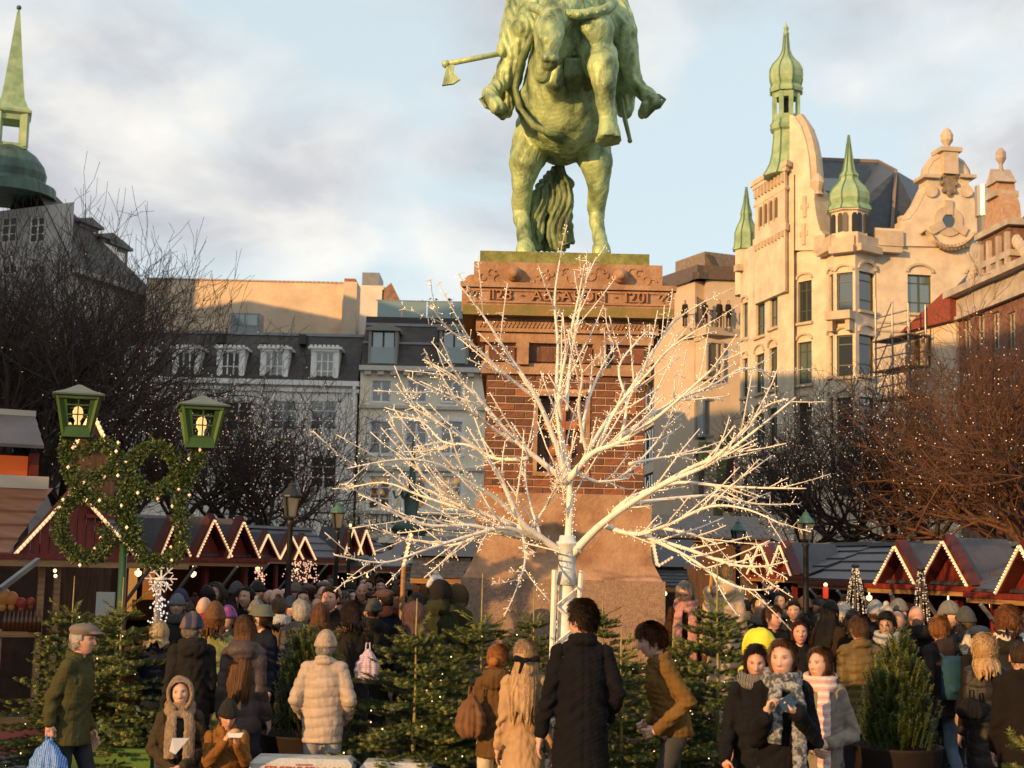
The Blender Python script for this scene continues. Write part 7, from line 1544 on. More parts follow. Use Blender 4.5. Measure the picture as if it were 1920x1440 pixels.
POSES = dict(
    stand={}, walk=dict(kneeL=(.09, -.14, .52), ankL=(.09, -.12, .12), kneeR=(-.09, .02, .50), ankR=(-.09, .22, .14), elL=(.24, .10, 1.16), elR=(-.24, -.02, 1.14), wrR=(-.22, -.14, .94)),
    pockets=dict(elL=(.29, .06, 1.17), wrL=(.20, -.14, 1.02), elR=(-.29, .06, 1.17), wrR=(-.20, -.14, 1.02), kneeL=(.09, -.10, .52), ankL=(.09, -.06, .10), ankR=(-.09, .16, .12)),
    cup=dict(elL=(.24, -.02, 1.16), wrL=(.10, -.25, 1.22), elR=(-.24, -.02, 1.16), wrR=(-.10, -.25, 1.20)),
    phone=dict(elL=(.27, .0, 1.12), wrL=(.06, -.27, 1.10), elR=(-.26, .0, 1.13), wrR=(-.10, -.26, 1.12)),
    sit=dict(hipL=(.10, -.02, .50), kneeL=(.14, -.44, .54), ankL=(.12, -.46, .09), hipR=(-.10, -.02, .50), kneeR=(-.13, -.44, .52), ankR=(-.12, -.50, .09)))
def joints(pose='stand', lean=0, twist=0, over=None, drop=0.0):
    j = {k: Vector(v) for k, v in STAND.items()}
    for k, v in POSES[pose].items(): j[k] = Vector(v)
    if pose == 'sit':
        for k in ('shL', 'elL', 'wrL', 'shR', 'elR', 'wrR', 'neck', 'head', 'pelvis'): j[k] = j[k] - Vector((0, 0, .42))
    for k, v in (over or {}).items(): j[k] = Vector(v)
    for q in ('elL', 'elR'): j[q].x *= .84
    for q in ('shL', 'shR'): j[q].x *= .92
    M = Matrix.Translation(j['pelvis']) @ Matrix.Rotation(R(lean), 4, 'X') @ Matrix.Rotation(R(twist), 4, 'Z') @ Matrix.Translation(-j['pelvis'])
    for k in ('shL', 'elL', 'wrL', 'shR', 'elR', 'wrR', 'neck', 'head'): j[k] = M @ j[k]
    j['M'] = M; return j
def ell_loft(mb, secs, sides=18):
    V = []
    for c, rx, ry in secs:
        for k in range(sides): a = 2 * math.pi * k / sides; V.append((c[0] + math.cos(a) * rx, c[1] + math.sin(a) * ry, c[2]))
    n = len(secs); f = [(i * sides + k, i * sides + (k + 1) % sides, (i + 1) * sides + (k + 1) % sides, (i + 1) * sides + k) for i in range(n - 1) for k in range(sides)] + [tuple(range(sides)), tuple((n - 1) * sides + k for k in range(sides))]
    mb.add(V, f)
def torso(mb, j, hem, g=0.0, fem=False, flare=0.0, legs=True):
    M = j['M']; pz = j['pelvis'].z; base = pz - .95; T = lambda y, z: M @ Vector((j['pelvis'].x, y + j['pelvis'].y, z + base))
    w = .92 if fem else 1.0
    g = g * .42 if g > 0 else g
    up = [(T(.01, 1.00), .162 * w + g, .122 + g), (T(.005, 1.10), (.150 if fem else .162) * w + g, .115 + g), (T(.0, 1.22), .165 * w + g, .124 + g), (T(.005, 1.33), .170 * w + g, .120 + g), (T(.012, 1.40), .150 * w + g * .8, .100 + g * .8), (T(.015, 1.445), .105 * w + g * .6, .080 + g * .5), (T(.014, 1.49), .068 + g * .4, .066 + g * .4)]
    lo = []
    if hem < .98 and legs:
        n = 4
        for i in range(n + 1):
            z = hem + (.96 - hem) * i / n; f = (1 - i / n); lo.append((Vector((j['pelvis'].x, j['pelvis'].y + .01, z + base)), .172 * w + g * .42 + flare * .7 * f, .135 + g * .42 + flare * .6 * f))
    ell_loft(mb, lo + up)
def build_person(spec):
    """returns list of (part, mesh) in local coords for a 1.75 m figure, front = -Y"""
    g = spec.get; fem = g('female', False); near = g('near', False); fg = g('fg', False); vx = .0095 if fg else .014 if near else .024
    j = joints(g('pose', 'stand'), g('lean', 0), g('twist', 0), g('joints')); out = []
    if fem:
        for q in ('shL', 'elL', 'shR', 'elR'): j[q].x -= .016 * (1 if q[-1] == 'L' else -1)
    hr = rotm(g('yaw', 0), g('pitch', 0) + g('lean', 0) * .5, g('roll', 0)); hc = np.array(j['head'])
    HT = lambda v: np.asarray(v) @ hr.T + hc
    # --- body: one continuous skin surface
    b = MB(); torso(b, j, .9, -.02, fem)
    for s in 'LR':
        b.limb(j['hip' + s], j['knee' + s], .075, .052); b.limb(j['knee' + s], j['ank' + s], .048, .036); b.limb(j['sh' + s], j['el' + s], .048, .040); b.limb(j['el' + s], j['wr' + s], .038, .026)
    b.limb(j['neck'] - Vector((0, 0, .04)), Vector(HT([[0, .012, -.05]])[0]), .056 if not fem else .049, .054 if not fem else .047)
    me = remesh(b, .02 if near else .03, 2, 'body'); V = [get_v(me)]; Fc = [tuple(p.vertices) for p in me.polygons]; tint = [np.zeros((len(V[0]), 4))]; o = len(V[0]); bpy.data.meshes.remove(me)
    hv, hf, ht = make_head(*((60, 56) if near else (30, 28)), female=fem, brow=g('brow', (.06, .035, .02)), lip=(.45, .12, .11) if fem else (.42, .17, .13))
    rv = np.random.default_rng(g('seed', 1) + 400); sx, sy, sz = rv.uniform(.94, 1.05), rv.uniform(.96, 1.05), rv.uniform(.95, 1.05); jaw = rv.uniform(-.10, .12); hv = hv * np.array([sx, sy, sz]); hv[:, 0] *= 1 + jaw * np.clip(-hv[:, 2] / .12, 0, 1); hv[:, 1] += np.where((np.abs(hv[:, 0]) < .02) & (hv[:, 1] < -.09), rv.uniform(-.006, .004), 0)
    V.append(HT(hv)); Fc += [tuple(i + o for i in q) for q in hf]; tint.append(ht); o += len(hv)
    for s, sd in (('L', 1), ('R', -1)):
        hs = g('hand' + s, (18, None, None)); hv, hf = hand(hs[0], -sd)
        d = Vector(hs[1]) if hs[1] else (j['wr' + s] - j['el' + s]).normalized(); n = Vector(hs[2]) if hs[2] else Vector((-sd, 0, 0)); d.normalize(); n = (n - d * n.dot(d)).normalized(); z = -d; x = n * -sd; y = z.cross(x)
        Mx = np.array(((x.x, y.x, z.x), (x.y, y.y, z.y), (x.z, y.z, z.z))); vv = hv @ Mx.T + np.array(j['wr' + s] + d * .012); V.append(vv); Fc += [tuple(i + o for i in q) for q in hf]; tint.append(np.zeros((len(vv), 4))); o += len(vv)
    me = np_mesh('body', np.concatenate(V), Fc); at = me.color_attributes.new('tint', 'FLOAT_COLOR', 'POINT'); at.data.foreach_set('color', np.concatenate(tint).astype(np.float32).ravel()); out.append(('body', me))
    # --- trousers and shoes
    t = MB(); tg = g('legw', .0); t.limb(j['hipL'] + Vector((-.03, 0, .03)), j['hipR'] + Vector((.03, 0, .03)), .088, .088)
    for s in 'LR': t.limb(j['hip' + s], j['knee' + s], .086 + tg * .5, .066 + tg); t.limb(j['knee' + s], j['ank' + s] + Vector((0, 0, -.03)), .064 + tg, .056 + tg)
    me = remesh(t, .02 if near else .03, 3, 'trousers'); v = get_v(me); n = get_n(me); set_v(me, v + n * (wob(v, 28, 4) * .005)[:, None]); out.append(('trousers', me))
    for s in 'LR':
        a = j['ank' + s]; sh = MB(); sh.limb(a + Vector((0, .02, -.03)), a + Vector((0, -.04, -.045)), .042, .040, 10); sh.limb(a + Vector((0, -.03, -.055)), a + Vector((0, -.15, -.062)), .036, .028, 10); sh.box(a.x - .04, a.y - .18, a.z - .088, a.x + .04, a.y + .06, a.z - .068); me = remesh(sh, .014, 2, 'shoe'); out.append(('shoe', me))
    # --- coat
    c = g('coat', {}); hem = c.get('hem', .84); gz = c.get('g', .018); m = MB(); torso(m, j, hem, gz, fem, c.get('flare', .02), True); puff = c.get('puff', 0)
    if g('pose') == 'sit' and hem < .8:
        for s in 'LR': m.limb(j['hip' + s], j['hip' + s].lerp(j['knee' + s], .75), .115, .095)
    sg = gz * .7
    for s, sd in (('L', 1), ('R', -1)):
        m.limb(j['sh' + s] - Vector((sd * .08, 0, -.012)), j['sh' + s], .058 + sg * .6, .056 + sg * .6); m.limb(j['sh' + s], j['el' + s], .052 + sg * .5, .044 + sg * .6); m.limb(j['el' + s], j['el' + s].lerp(j['wr' + s], .96), .043 + sg * .6, .036 + sg * .6)
    nk = j['neck']
    if c.get('collar', 'stand') == 'stand':
        m.tube([nk + Vector((math.sin(a) * .078, -math.cos(a) * .076 + .006, .0 + .018 * math.cos(a) * -1)) for a in np.linspace(.35, 2 * math.pi - .35, 14)], .024, 8); m.tube([nk + Vector((math.sin(a) * .074, -math.cos(a) * .072 + .008, .035 - .018 * math.cos(a))) for a in np.linspace(.5, 2 * math.pi - .5, 14)], .020, 8)
    if c.get('collar') == 'hood':
        m.ball(nk + Vector((0, .10, -.03)), (.135, .070, .085), 14, 10); m.tube([nk + Vector((math.sin(a) * .105, -math.cos(a) * .10 + .012, .015 - .03 * math.cos(a))) for a in np.linspace(.5, 2 * math.pi - .5, 14)], .032, 8)
    me = remesh(m, vx, 3, 'coat'); v = get_v(me); n = get_n(me); d = wob(v, 20, g('seed', 1)) * .007 + wob(v * np.array([1, 1, .6]), 48, g('seed', 1) + 3) * .0055 + wob(v * np.array([.6, .6, 1.4]), 85, g('seed', 1) + 6) * .0028
    if not puff:   # pulled folds at elbows and waist, seams down the back and round the sleeve heads
        fold = np.zeros(len(v))
        for q in ('elL', 'elR'): fold += np.exp(-(np.linalg.norm(v - np.array(j[q]), axis=1) / .13) ** 2)
        fold += .6 * np.exp(-((v[:, 2] - j['pelvis'].z - .10) / .10) ** 2)
        d = d + fold * .0065 * np.sin(62 * v[:, 2] + 38 * np.abs(v[:, 0]) + 2.5 * wob(v, 9, 5))
        d = d - .006 * np.exp(-(v[:, 0] / .007) ** 2) * (v[:, 1] > .02)
        for q in ('shL', 'shR'): d = d - .006 * np.exp(-((np.abs(v[:, 0]) - abs(j[q].x) + .012) / .008) ** 2) * (v[:, 2] > j['shL'].z - .14)
    if puff: d = d * .6 + (np.abs(np.sin((v[:, 2] + .012 * np.sin(v[:, 0] * 14)) * math.pi / puff)) ** .45 - .75) * .013
    if c.get('belt'):
        zb = c['belt']; k = np.exp(-((v[:, 2] - zb) / .045) ** 2) * (np.abs(v[:, 0]) < .19); d = d - .022 * k
    set_v(me, v + n * d[:, None]); out.append(('coat', me))
    # --- hair
    h = g('hair', 'short'); hs = g('seed', 1)
    if h and h != 'bald' and not (g('hat') == 'hood' and h != 'long'):
        P_ = dict(short=dict(off=.013, fringe=.70, nape=-.46, side=.0), fringe=dict(off=.012, fringe=.62, nape=-.5, side=-.05, vol=1.6), crew=dict(off=.007, fringe=.74, nape=-.36, side=.08), long=dict(off=.010, fringe=.76, nape=-.9, side=-.75, face=.36), bun=dict(off=.009, fringe=.74, nape=-.5, side=-.05), bob=dict(off=.018, fringe=.74, nape=-.75, side=-.55, face=.34), curly=dict(off=.030, fringe=.68, nape=-.9, side=-.6, groove=.008, face=.3), quiff=dict(off=.010, fringe=.70, nape=-.40, side=.05, vol=2.6))[h]
        nu, nv = (64, 54) if near else (34, 28); hv, hf = hair_shell(nu=nu, nv=nv, seed=hs, **P_); VV = [HT(hv)]; FF = list(hf); o = len(hv)
        tv, tf = tufts(hv, hf, 2600 if fg else 1300 if near else 160, hs, h, g('hat')); VV.append(HT(tv)); FF += [tuple(i + o for i in q) for q in tf]; o += len(tv)
        L = g('hairlen', .34)
        if h in ('long', 'curly', 'bob'):
            if h == 'bob': L = .05
            C = lambda y, z: HT([[0, y, z]])[0]; bz = C(0, 0); back = j['neck']
            amp = .012 if h == 'curly' else .006; rows = [(C(.012, .03), .094, .098, -112, 112), (C(.016, -.05), .092, .100, -112, 112)]; n = 6
            for i in range(1, n + 1):
                w = i / n; z0 = C(0, -.05)[2]; rows.append((np.array((hc[0] * (1 - w) + back[0] * w + g('hairdx', 0) * w, hc[1] * (1 - w) + (back[1] + .085) * w + .01, z0 - L * w)), .098 + .028 * min(1, w * 2.2) - .03 * w * w, 1.0 * (.100 + .05 * min(1, w * 2.0) - .02 * w), -112 + 12 * w, 112 - 12 * w))
            sv, sf = strand_sheet(rows, 'hair', 34 if near else 18, hs, .07, amp); VV.append(sv); FF += [tuple(i + o for i in q) for q in sf]; o += len(sv)
        if h == 'bun':
            e = MB(); e.ball((0, .125, -.01), (.045, .035, .042), 10, 8); ev = np.concatenate(e.v); VV.append(HT(ev)); FF += [tuple(i + o for i in q) for q in e.f]; o += len(ev)
        if g('ponytail'):
            e = MB(); e.tube([(0, .11, .03), (0, .16, .0), (.01, .17, -.12), (.0, .15, -.30)], [.03, .035, .032, .008], 10); ev = np.concatenate(e.v); VV.append(HT(ev)); FF += [tuple(i + o for i in q) for q in e.f]; o += len(ev)
        out.append(('hair', np_mesh('hair', np.concatenate(VV), FF)))
    # --- headwear
    w = g('hat')
    if w in ('beanie', 'tallbeanie', 'pompom'):
        ux, uy, uz, f, T = head_grid(40, 30); v = head_shape(ux, uy, uz, feat=False); d = np.stack([ux, uy, uz], 1); lim = .12 + .12 * (uy < 0) * 1.0; cov = np.clip((uz - lim + .15) / .08, 0, 1)
        o_ = .024 * cov + .006 * np.exp(-((uz - lim) / .12) ** 2) + .0022 * np.sin(T * 44) * cov; v = v + d * o_[:, None]; v[:, 2] += (.035 if w == 'tallbeanie' else .012) * np.clip(uz, 0, 1) ** 2; keep = [q for q in f if max(cov[i] for i in q) > .02] + [tuple(range(40))]
        V2 = [v]; o = len(v)
        if w == 'pompom': e = MB(); e.ball((0, .01, .165), .035, 10, 8); V2.append(np.concatenate(e.v)); keep += [tuple(i + o for i in q) for q in e.f]
        out.append(('beanie', np_mesh('beanie', HT(np.concatenate(V2)), keep)))
    if w == 'flatcap':
        e = MB(); e.ball((0, .0, .088), (.098, .128, .052), 20, 12); e.ball((0, -.115, .066), (.078, .065, .013), 16, 8); e.lathe([(.088, 0), (.092, .035)], (0, .006, .045), 20, sy=1.18); tmp = remesh(e, .009, 3, 'flat_cap'); set_v(tmp, HT(get_v(tmp))); out.append(('flat_cap', tmp))
    if w == 'bucket':
        e = MB(); e.lathe([(.13, .03), (.128, .036), (.096, .075), (.09, .135), (.05, .15), (.002, .152)], (0, .0, 0), 22, sy=1.15, cap=False); out.append(('hat', np_mesh('hat', HT(np.concatenate(e.v)), e.f)))
    if w == 'hood':
        ux, uy, uz, f, T = head_grid(44, 36); v = head_shape(ux, uy, uz, feat=False); d = np.stack([ux, uy, uz], 1); cov = np.clip((uy + .62 + .25 * (uz > .2) * uz) / .15, 0, 1); o_ = .034 + .010 * wob(v, 26, hs) + .016 * np.clip(uy, 0, 1); vv = v + d * o_[:, None]; vv[:, 2] -= .03 * np.clip(-uz, 0, 1); keep = [q for q in f if min(cov[i] for i in q) > .3] + [tuple(range(44))]
        V2 = [HT(vv)]; o = len(vv); e = MB()
        ring = [q for q in range(len(v))]
        e.tube([np.array((math.sin(a) * .098, -.070 + .012 * math.cos(a), .005 + math.cos(a) * .128)) for a in np.linspace(-2.75, 2.75, 22)], .017, 8); ev = np.concatenate(e.v); V2.append(HT(ev)); keep += [tuple(i + o for i in q) for q in e.f]; o += len(ev); e = MB(); nkp = np.array(j['neck']); ell_loft(e, [((nkp[0], nkp[1] + .02, nkp[2] - .04), .14, .13), ((nkp[0], nkp[1] + .015, nkp[2] + .02), .118, .118), (tuple(HT([[0, .012, -.06]])[0]), .108, .115)], 20); ev = np.concatenate(e.v); V2.append(ev); keep += [tuple(i + o for i in q) for q in e.f]
        out.append(('hood', np_mesh('hood', np.concatenate(V2), keep)))
    if g('earmuff'):
        e = MB(); e.tube([np.array((math.sin(a) * .098, .0, math.cos(a) * .145)) for a in np.linspace(-1.45, 1.45, 12)], .012, 6); [e.ball((s * .098, 0, 0), (.03, .045, .045), 10, 8) for s in (-1, 1)]; out.append(('ear_muffs', np_mesh('ear_muffs', HT(np.concatenate(e.v)), e.f)))
    # --- scarf
    sc = g('scarf')
    if sc:
        e = MB(); nk = j['neck']; 
        for k_, (rr, dz, r) in enumerate(((.100, -.005, .040), (.095, .045, .036))): e.tube([nk + Vector((math.sin(a) * rr, -math.cos(a) * rr * 1.05 + .01, dz - .018 * math.cos(a))) for a in np.linspace(0, 2 * math.pi, 20)], [r * (1 + .12 * math.sin(3 * a + k_)) for a in np.linspace(0, 2 * math.pi, 20)], 10)
        if sc in ('ends', 'fringe'):
            for x0, L in ((-.07, .26), (.085, .50)) if sc == 'ends' else ((.03, .55),): e.tube([nk + Vector((x0 * .8, -.11, -.01)), nk + Vector((x0, -.165, -.12)), nk + Vector((x0, -.19, -.12 - L * .5)), nk + Vector((x0 * 1.05, -.195, -.12 - L))], [.045, .052, .055, .05], 10, flat=.42)
        me = remesh(e, .011 if near else .02, 2, 'scarf'); v = get_v(me); n = get_n(me); set_v(me, v + n * (wob(v, 70, 9) * .005)[:, None]); out.append(('scarf', me))
        if sc == 'fringe':
            e = MB(); rg = random.Random(3)
            for k in range(16): x = nk.x - .04 + k * .0125; z = nk.z - .66; e.tube([(x, nk.y - .20, z + .03), (x + rg.uniform(-.02, .03), nk.y - .21, z - .07), (x + rg.uniform(-.03, .07), nk.y - .20, z - .18)], [.006, .005, .003], 5)
            out.append(('scarf_fringe', np_mesh('scarf_fringe', np.concatenate(e.v), e.f)))
    if g('fur'):
        e = MB(); nk = j['neck']; rg = random.Random(5)
        for k in range(420):
            a = rg.uniform(.5, 2 * math.pi - .5); p = nk + Vector((math.sin(a) * .125, -math.cos(a) * .115 + .04, -.01 - .03 * math.cos(a))); d = Vector((math.sin(a), -math.cos(a), .0)) + Vector((rg.gauss(0, .6), rg.gauss(0, .6), rg.gauss(.1, .7))); d.normalize(); s = d.orthogonal().normalized(); e.add([tuple(p + s * .006), tuple(p - s * .006), tuple(p + d * rg.uniform(.04, .075))], [(0, 1, 2)])
        out.append(('fur_trim', np_mesh('fur_trim', np.concatenate(e.v), e.f, False)))
    if g('backpack'):
        e = MB(); ell_loft(e, [((0, .205, .98), .13, .07), ((0, .215, 1.03), .15, .09), ((0, .215, 1.22), .15, .09), ((0, .20, 1.36), .13, .07), ((0, .19, 1.40), .08, .04)], 16); [e.tube([(s * .09, .15, 1.40), (s * .11, .02, 1.46), (s * .11, -.12, 1.36)], .02, 6) for s in (-1, 1)]; e.limb((-.08, .30, 1.08), (.08, .30, 1.08), .035, .035); out.append(('backpack', remesh(e, .014, 2, 'backpack')))
    return out
_ARCH = {}
PARTM = dict(trousers='legs', shoe='shoes', coat='coatm', hair='hairm', beanie='hatm', flat_cap='hatm', hat='hatm', hood='hatm', scarf='scarfm', scarf_fringe='scarfm', fur_trim='furm', backpack='packm', ear_muffs='hatm')
def person(spec, px, py, D, heading, label, colors, key=None, base=0.0, group=None, h=None, roll=0):
    """place a figure: top of the head at (px,py) for distance D, feet on `base`"""
    k = key if key is not None else ('u', label)
    if k not in _ARCH: _ARCH[k] = build_person(spec)
    parts = _ARCH[k]; top = P(px, py, D); H0 = 1.75 + (.03 if spec.get('hat') else 0) - (.42 if spec.get('pose') == 'sit' else 0)
    if spec.get('lean'): H0 -= .9 * (1 - math.cos(R(spec['lean'])))
    hh = (top.z - base) if h is None else h; s = hh / H0; hd = R(heading)
    # head may sit off the root (lean): shift so that the head meets the pixel
    hx = Vector(joints(spec.get('pose', 'stand'), spec.get('lean', 0), spec.get('twist', 0), spec.get('joints'))['head']); off = Matrix.Rotation(hd, 3, 'Z') @ (Vector((hx.x, hx.y, 0)) * s)
    root = None
    for nm, me in parts:
        m = colors.get(nm) or colors.get(PARTM.get(nm, nm)) or (colors['skin'] if nm == 'body' else MATS['dark_metal'])
        o = bpy.data.objects.new('person' if nm == 'body' else nm, me); COL.objects.link(o)
        if len(me.materials) == 0: me.materials.append(m)
        else: o.material_slots[0].link = 'OBJECT'; o.material_slots[0].material = m
        if nm == 'body':
            root = o; o.location = (top.x - off.x, D - off.y, base); o.rotation_euler = (0, 0, hd); o.scale = (s, s, s); o['label'] = label; o['category'] = 'person'
            if group: o['group'] = group
        else: lattach(o, root)
    return root
def hand_pos(root, spec, side, ext=.07):
    """world place of a figure's palm"""
    j = joints(spec.get('pose', 'stand'), spec.get('lean', 0), spec.get('twist', 0), spec.get('joints')); w, e = j['wr' + side], j['el' + side]; hs = spec.get('hand' + side, (0, None, None)); d = Vector(hs[1]).normalized() if hs[1] else (w - e).normalized()
    return root.matrix_basis @ (w + d * ext)
BLK, NAVY, CHAR, BRN, CAM, OLV, GRY = (.012, .012, .014), (.012, .016, .030), (.030, .030, .033), (.075, .040, .018), (.36, .23, .13), (.060, .055, .022), (.16, .15, .14)
def C(coat=BLK, legs=(.015, .017, .025), hair=(.05, .028, .014), hat=(.05, .05, .055), scarf=(.2, .19, .18), skin=0, kind='wool', shoes=(.02, .018, .016), fur=(.30, .20, .10), pack=(.02, .06, .16), hatkind='knit', legkind='denim'):
    q = lambda c, k: c if not isinstance(c, tuple) else cloth(c, k)
    return dict(skin=SKIN[skin], coatm=q(coat, kind), legs=q(legs, legkind), hairm=q(hair, 'hair'), hatm=q(hat, hatkind), scarfm=q(scarf, 'knit'), shoes=cloth(shoes, 'wool'), furm=q(fur, 'hair'), packm=q(pack, 'wool'))
# ------------------------------------------------------------------ foreground cast
def bag(name, label, px, py, D, w, h, m, cat='bag', flat=.45, handles=True):
    p = P(px, py, D) if D else px; D = p.y; t = thing(name, label, cat, (p.x, D, p.z - h)); b = MB(); secs = []
    for z, f in ((0, .55), (.08, .85), (.3, 1.0), (.55, .9), (.78, .55), (.92, .26), (1.0, .12)): secs.append(((p.x, D, p.z - h + z * h), w / 2 * f, w / 2 * f * flat))
    ell_loft(b, secs, 18); me = remesh(b, .012, 2, 'sack'); v = get_v(me); n = get_n(me); set_v(me, v + n * (wob(v, 30, 3) * .010 + .006 * np.sin(np.arctan2(v[:, 1] - D, v[:, 0] - p.x) * 9))[:, None]); obj('sack', me, m, t)
    if handles: k = MB(); k.tube([(p.x - .02, D, p.z - .02), (p.x - .015, D, p.z + .05), (p.x + .015, D, p.z + .05), (p.x + .02, D, p.z - .02)], .008, 6); k.build('handle', m, t)
    return t
# flat-capped man with blue bag
sp = dict(fg=True, near=True, pose='walk', hair='short', hat='flatcap', joints=dict(elR=(-.23, .10, 1.17), wrR=(-.24, .07, .98)), handR=(70, (0, -.1, -1), (1, 0, 0)), coat=dict(hem=.80, g=.032, flare=.03), seed=2, lean=4)
ro = person(sp, 158, 1166, 11.0, 78, 'man in grey flat cap and olive parka walking past the planter with a blue bag', C(OLV, (.012, .013, .02), (.35, .32, .30), (.17, .14, .12), skin=1, hatkind='wool'))
bag('carrier_bag', 'crumpled blue checked plastic bag held by the flat-capped man', hand_pos(ro, sp, 'R', .075) + Vector((0, 0, -.04)), None, None, .30, .34, band_mat('blue_check', [(.03, .12, .50), (.06, .22, .62), (.25, .40, .66)], 22, 0, .35))
# seated woman and child
bench = MB(); a, b = P(300, 1440, 11.2), P(470, 1440, 11.2); bench.box(a.x, 10.95, 0, b.x, 11.34, .38); bo = bench.build('stone_ledge', M_conc); tag(bo, 'low concrete ledge under the seated woman and child', 'bench')
person(dict(fg=True, near=True, female=True, pose='sit', hair='long', hairlen=.10, hat='hood', scarf='ends', yaw=-6, pitch=-6, roll=-6, lean=6, joints=dict(elL=(.27, -.02, .74), wrL=(.04, -.30, .66), elR=(-.27, .0, .74), wrR=(-.02, -.28, .62)), handL=(40, (-1, -.3, -.1), (0, 0, -1)), handR=(40, (1, -.3, 0), (0, 0, -1)), coat=dict(hem=.55, g=.035, flare=.05), seed=5),
       341, 1268, 11.3, 12, 'seated woman in dark coat with a beige scarf over her hair facing the sun', C((.050, .038, .024), (.10, .12, .14), (.16, .075, .03), (.24, .17, .11), (.24, .17, .11), skin=0))
pp = thing('paper_wrap', 'white folded paper on the lap of the seated woman', 'paper', P(338, 1392, 10.95)); m = MB(); c = P(338, 1392, 10.95); m.add([(c.x - .06, 10.95, c.z + .03), (c.x + .06, 10.97, c.z + .03), (c.x - .02, 10.9, c.z - .08), (c.x - .07, 10.92, c.z - .06)], [(0, 1, 2, 3)]); m.build('sheet', mat('paper_grey', (.42, .42, .43), .7), pp, fix=False)
sp = dict(fg=True, near=True, pose='sit', hair='short', hat='tallbeanie', pitch=14, lean=8, joints=dict(elL=(.21, -.12, .80), wrL=(.07, -.26, 1.00), elR=(-.21, -.12, .80), wrR=(-.05, -.25, 1.02)), handL=(55, (-.4, -.3, .9), (-1, 0, .2)), handR=(55, (.4, -.3, .9), (1, 0, .2)), coat=dict(hem=.86, g=.03, belt=.5), seed=7)
ro = person(sp, 430, 1290, 11.2, 18, 'child in black beanie and brown jacket eating on the ledge', C((.20, .085, .022), (.014, .014, .024), (.12, .06, .02), (.010, .008, .007), skin=1), h=1.05)
c = (hand_pos(ro, sp, 'L', .09) + hand_pos(ro, sp, 'R', .09)) / 2 + Vector((.02, -.03, .01)); fd = thing('snack', 'white paper tray with a snack in the hands of the child', 'food', c); m = MB(); m.prism([(c.x - .03, c.z - .02), (c.x + .06, c.z - .02), (c.x + .075, c.z + .012), (c.x - .04, c.z + .012)], c.y - .03, c.y + .03); m.build('tray', mat('paper_white', (.62, .62, .62), .7), fd); m = MB(); m.ball((c.x + .01, c.y, c.z + .02), (.035, .03, .022), 10, 8); m.build('bun', mat('bun_bread', (.50, .30, .14), .7, var=.2), fd, smooth=True)
# walker in padded coat
person(dict(fg=True, near=True, pose='pockets', hair='crew', hat='beanie', coat=dict(hem=.80, g=.05, puff=.085, flare=.0), legw=.012, seed=9), 612, 1181, 11.7, 178, 'man in pale padded coat and knit hat walking towards the crowd', C((.40, .31, .24), (.26, .26, .27), (.3, .28, .26), (.36, .27, .20), kind='puff', shoes=(.2, .19, .18)))
# front pair and neighbours
person(dict(fg=True, near=True, pose='stand', hair='quiff', yaw=38, coat=dict(hem=.52, g=.028, flare=.035), joints=dict(elL=(.255, .02, 1.15), wrL=(.26, -.02, .90), elR=(-.28, .05, 1.16), wrR=(-.20, -.12, 1.0)), seed=11), 1092, 1131, 10.4, 186, 'tall dark-haired man in long navy coat with his back turned', C((.0085, .008, .010), (.010, .010, .016), (.035, .020, .011)))
person(dict(fg=True, near=True, female=True, pose='stand', hair='long', hairlen=.42, yaw=25, coat=dict(hem=.42, g=.02, flare=.05, belt=1.06), seed=12), 986, 1203, 10.7, 176, 'woman with long fair hair, black bow and belted camel coat seen from behind', C((.42, .27, .15), (.05, .04, .03), (.44, .28, .15)))
bw = thing('hair_bow', 'black bow tied in the fair hair of the woman in camel', 'hair bow', P(990, 1236, 10.5)); c = P(988, 1237, 10.5); m = MB(); m.limb((c.x - .075, 10.5, c.z + .006), (c.x - .02, 10.49, c.z), .026, .014); m.limb((c.x + .07, 10.5, c.z + .008), (c.x + .02, 10.49, c.z), .025, .014); m.ball((c.x, 10.48, c.z), .02, 8, 6); m.limb((c.x - .03, 10.49, c.z - .02), (c.x - .05, 10.49, c.z - .09), .015, .012); me = remesh(m, .008, 2, 'ribbon'); obj('ribbon', me, cloth((.008, .008, .009)), bw)
person(dict(fg=True, near=True, female=True, pose='stand', hair='bun', yaw=-10, coat=dict(hem=.80, g=.035, collar='hood', flare=.03), joints=dict(elR=(-.27, .05, 1.15), elL=(.29, -.02, 1.17), wrL=(.20, -.16, 1.02)), seed=13), 935, 1211, 11.2, 172, 'woman with copper hair in a bun, brown hooded jacket and cream trousers', C((.105, .055, .022), (.55, .46, .36), (.34, .13, .035)))
bag('tote_bag', 'brown suede tote bag hanging at the side of the woman with the bun', 884, 1300, 11.0, .24, .32, mat('suede_brown', (.14, .06, .02), .85, var=.2, vscale=8), handles=True)
person(dict(fg=True, near=True, pose='walk', hair='fringe', yaw=-4, pitch=10, lean=14, coat=dict(hem=.92, g=.034, flare=.0), joints=dict(elR=(-.27, .14, 1.18), wrR=(-.20, -.12, 1.02), elL=(.27, .10, 1.17), wrL=(.2, -.16, 1.02)), handR=(60, (.3, -1, -.4), (1, 0, 0)), handL=(60, (-.3, -1, -.4), (-1, 0, 0)), seed=14), 1222, 1173, 10.9, -80, 'dark-haired man in brown jacket leaning forward and laughing', C((.155, .085, .025), (.035, .035, .038), (.075, .030, .012), skin=0))
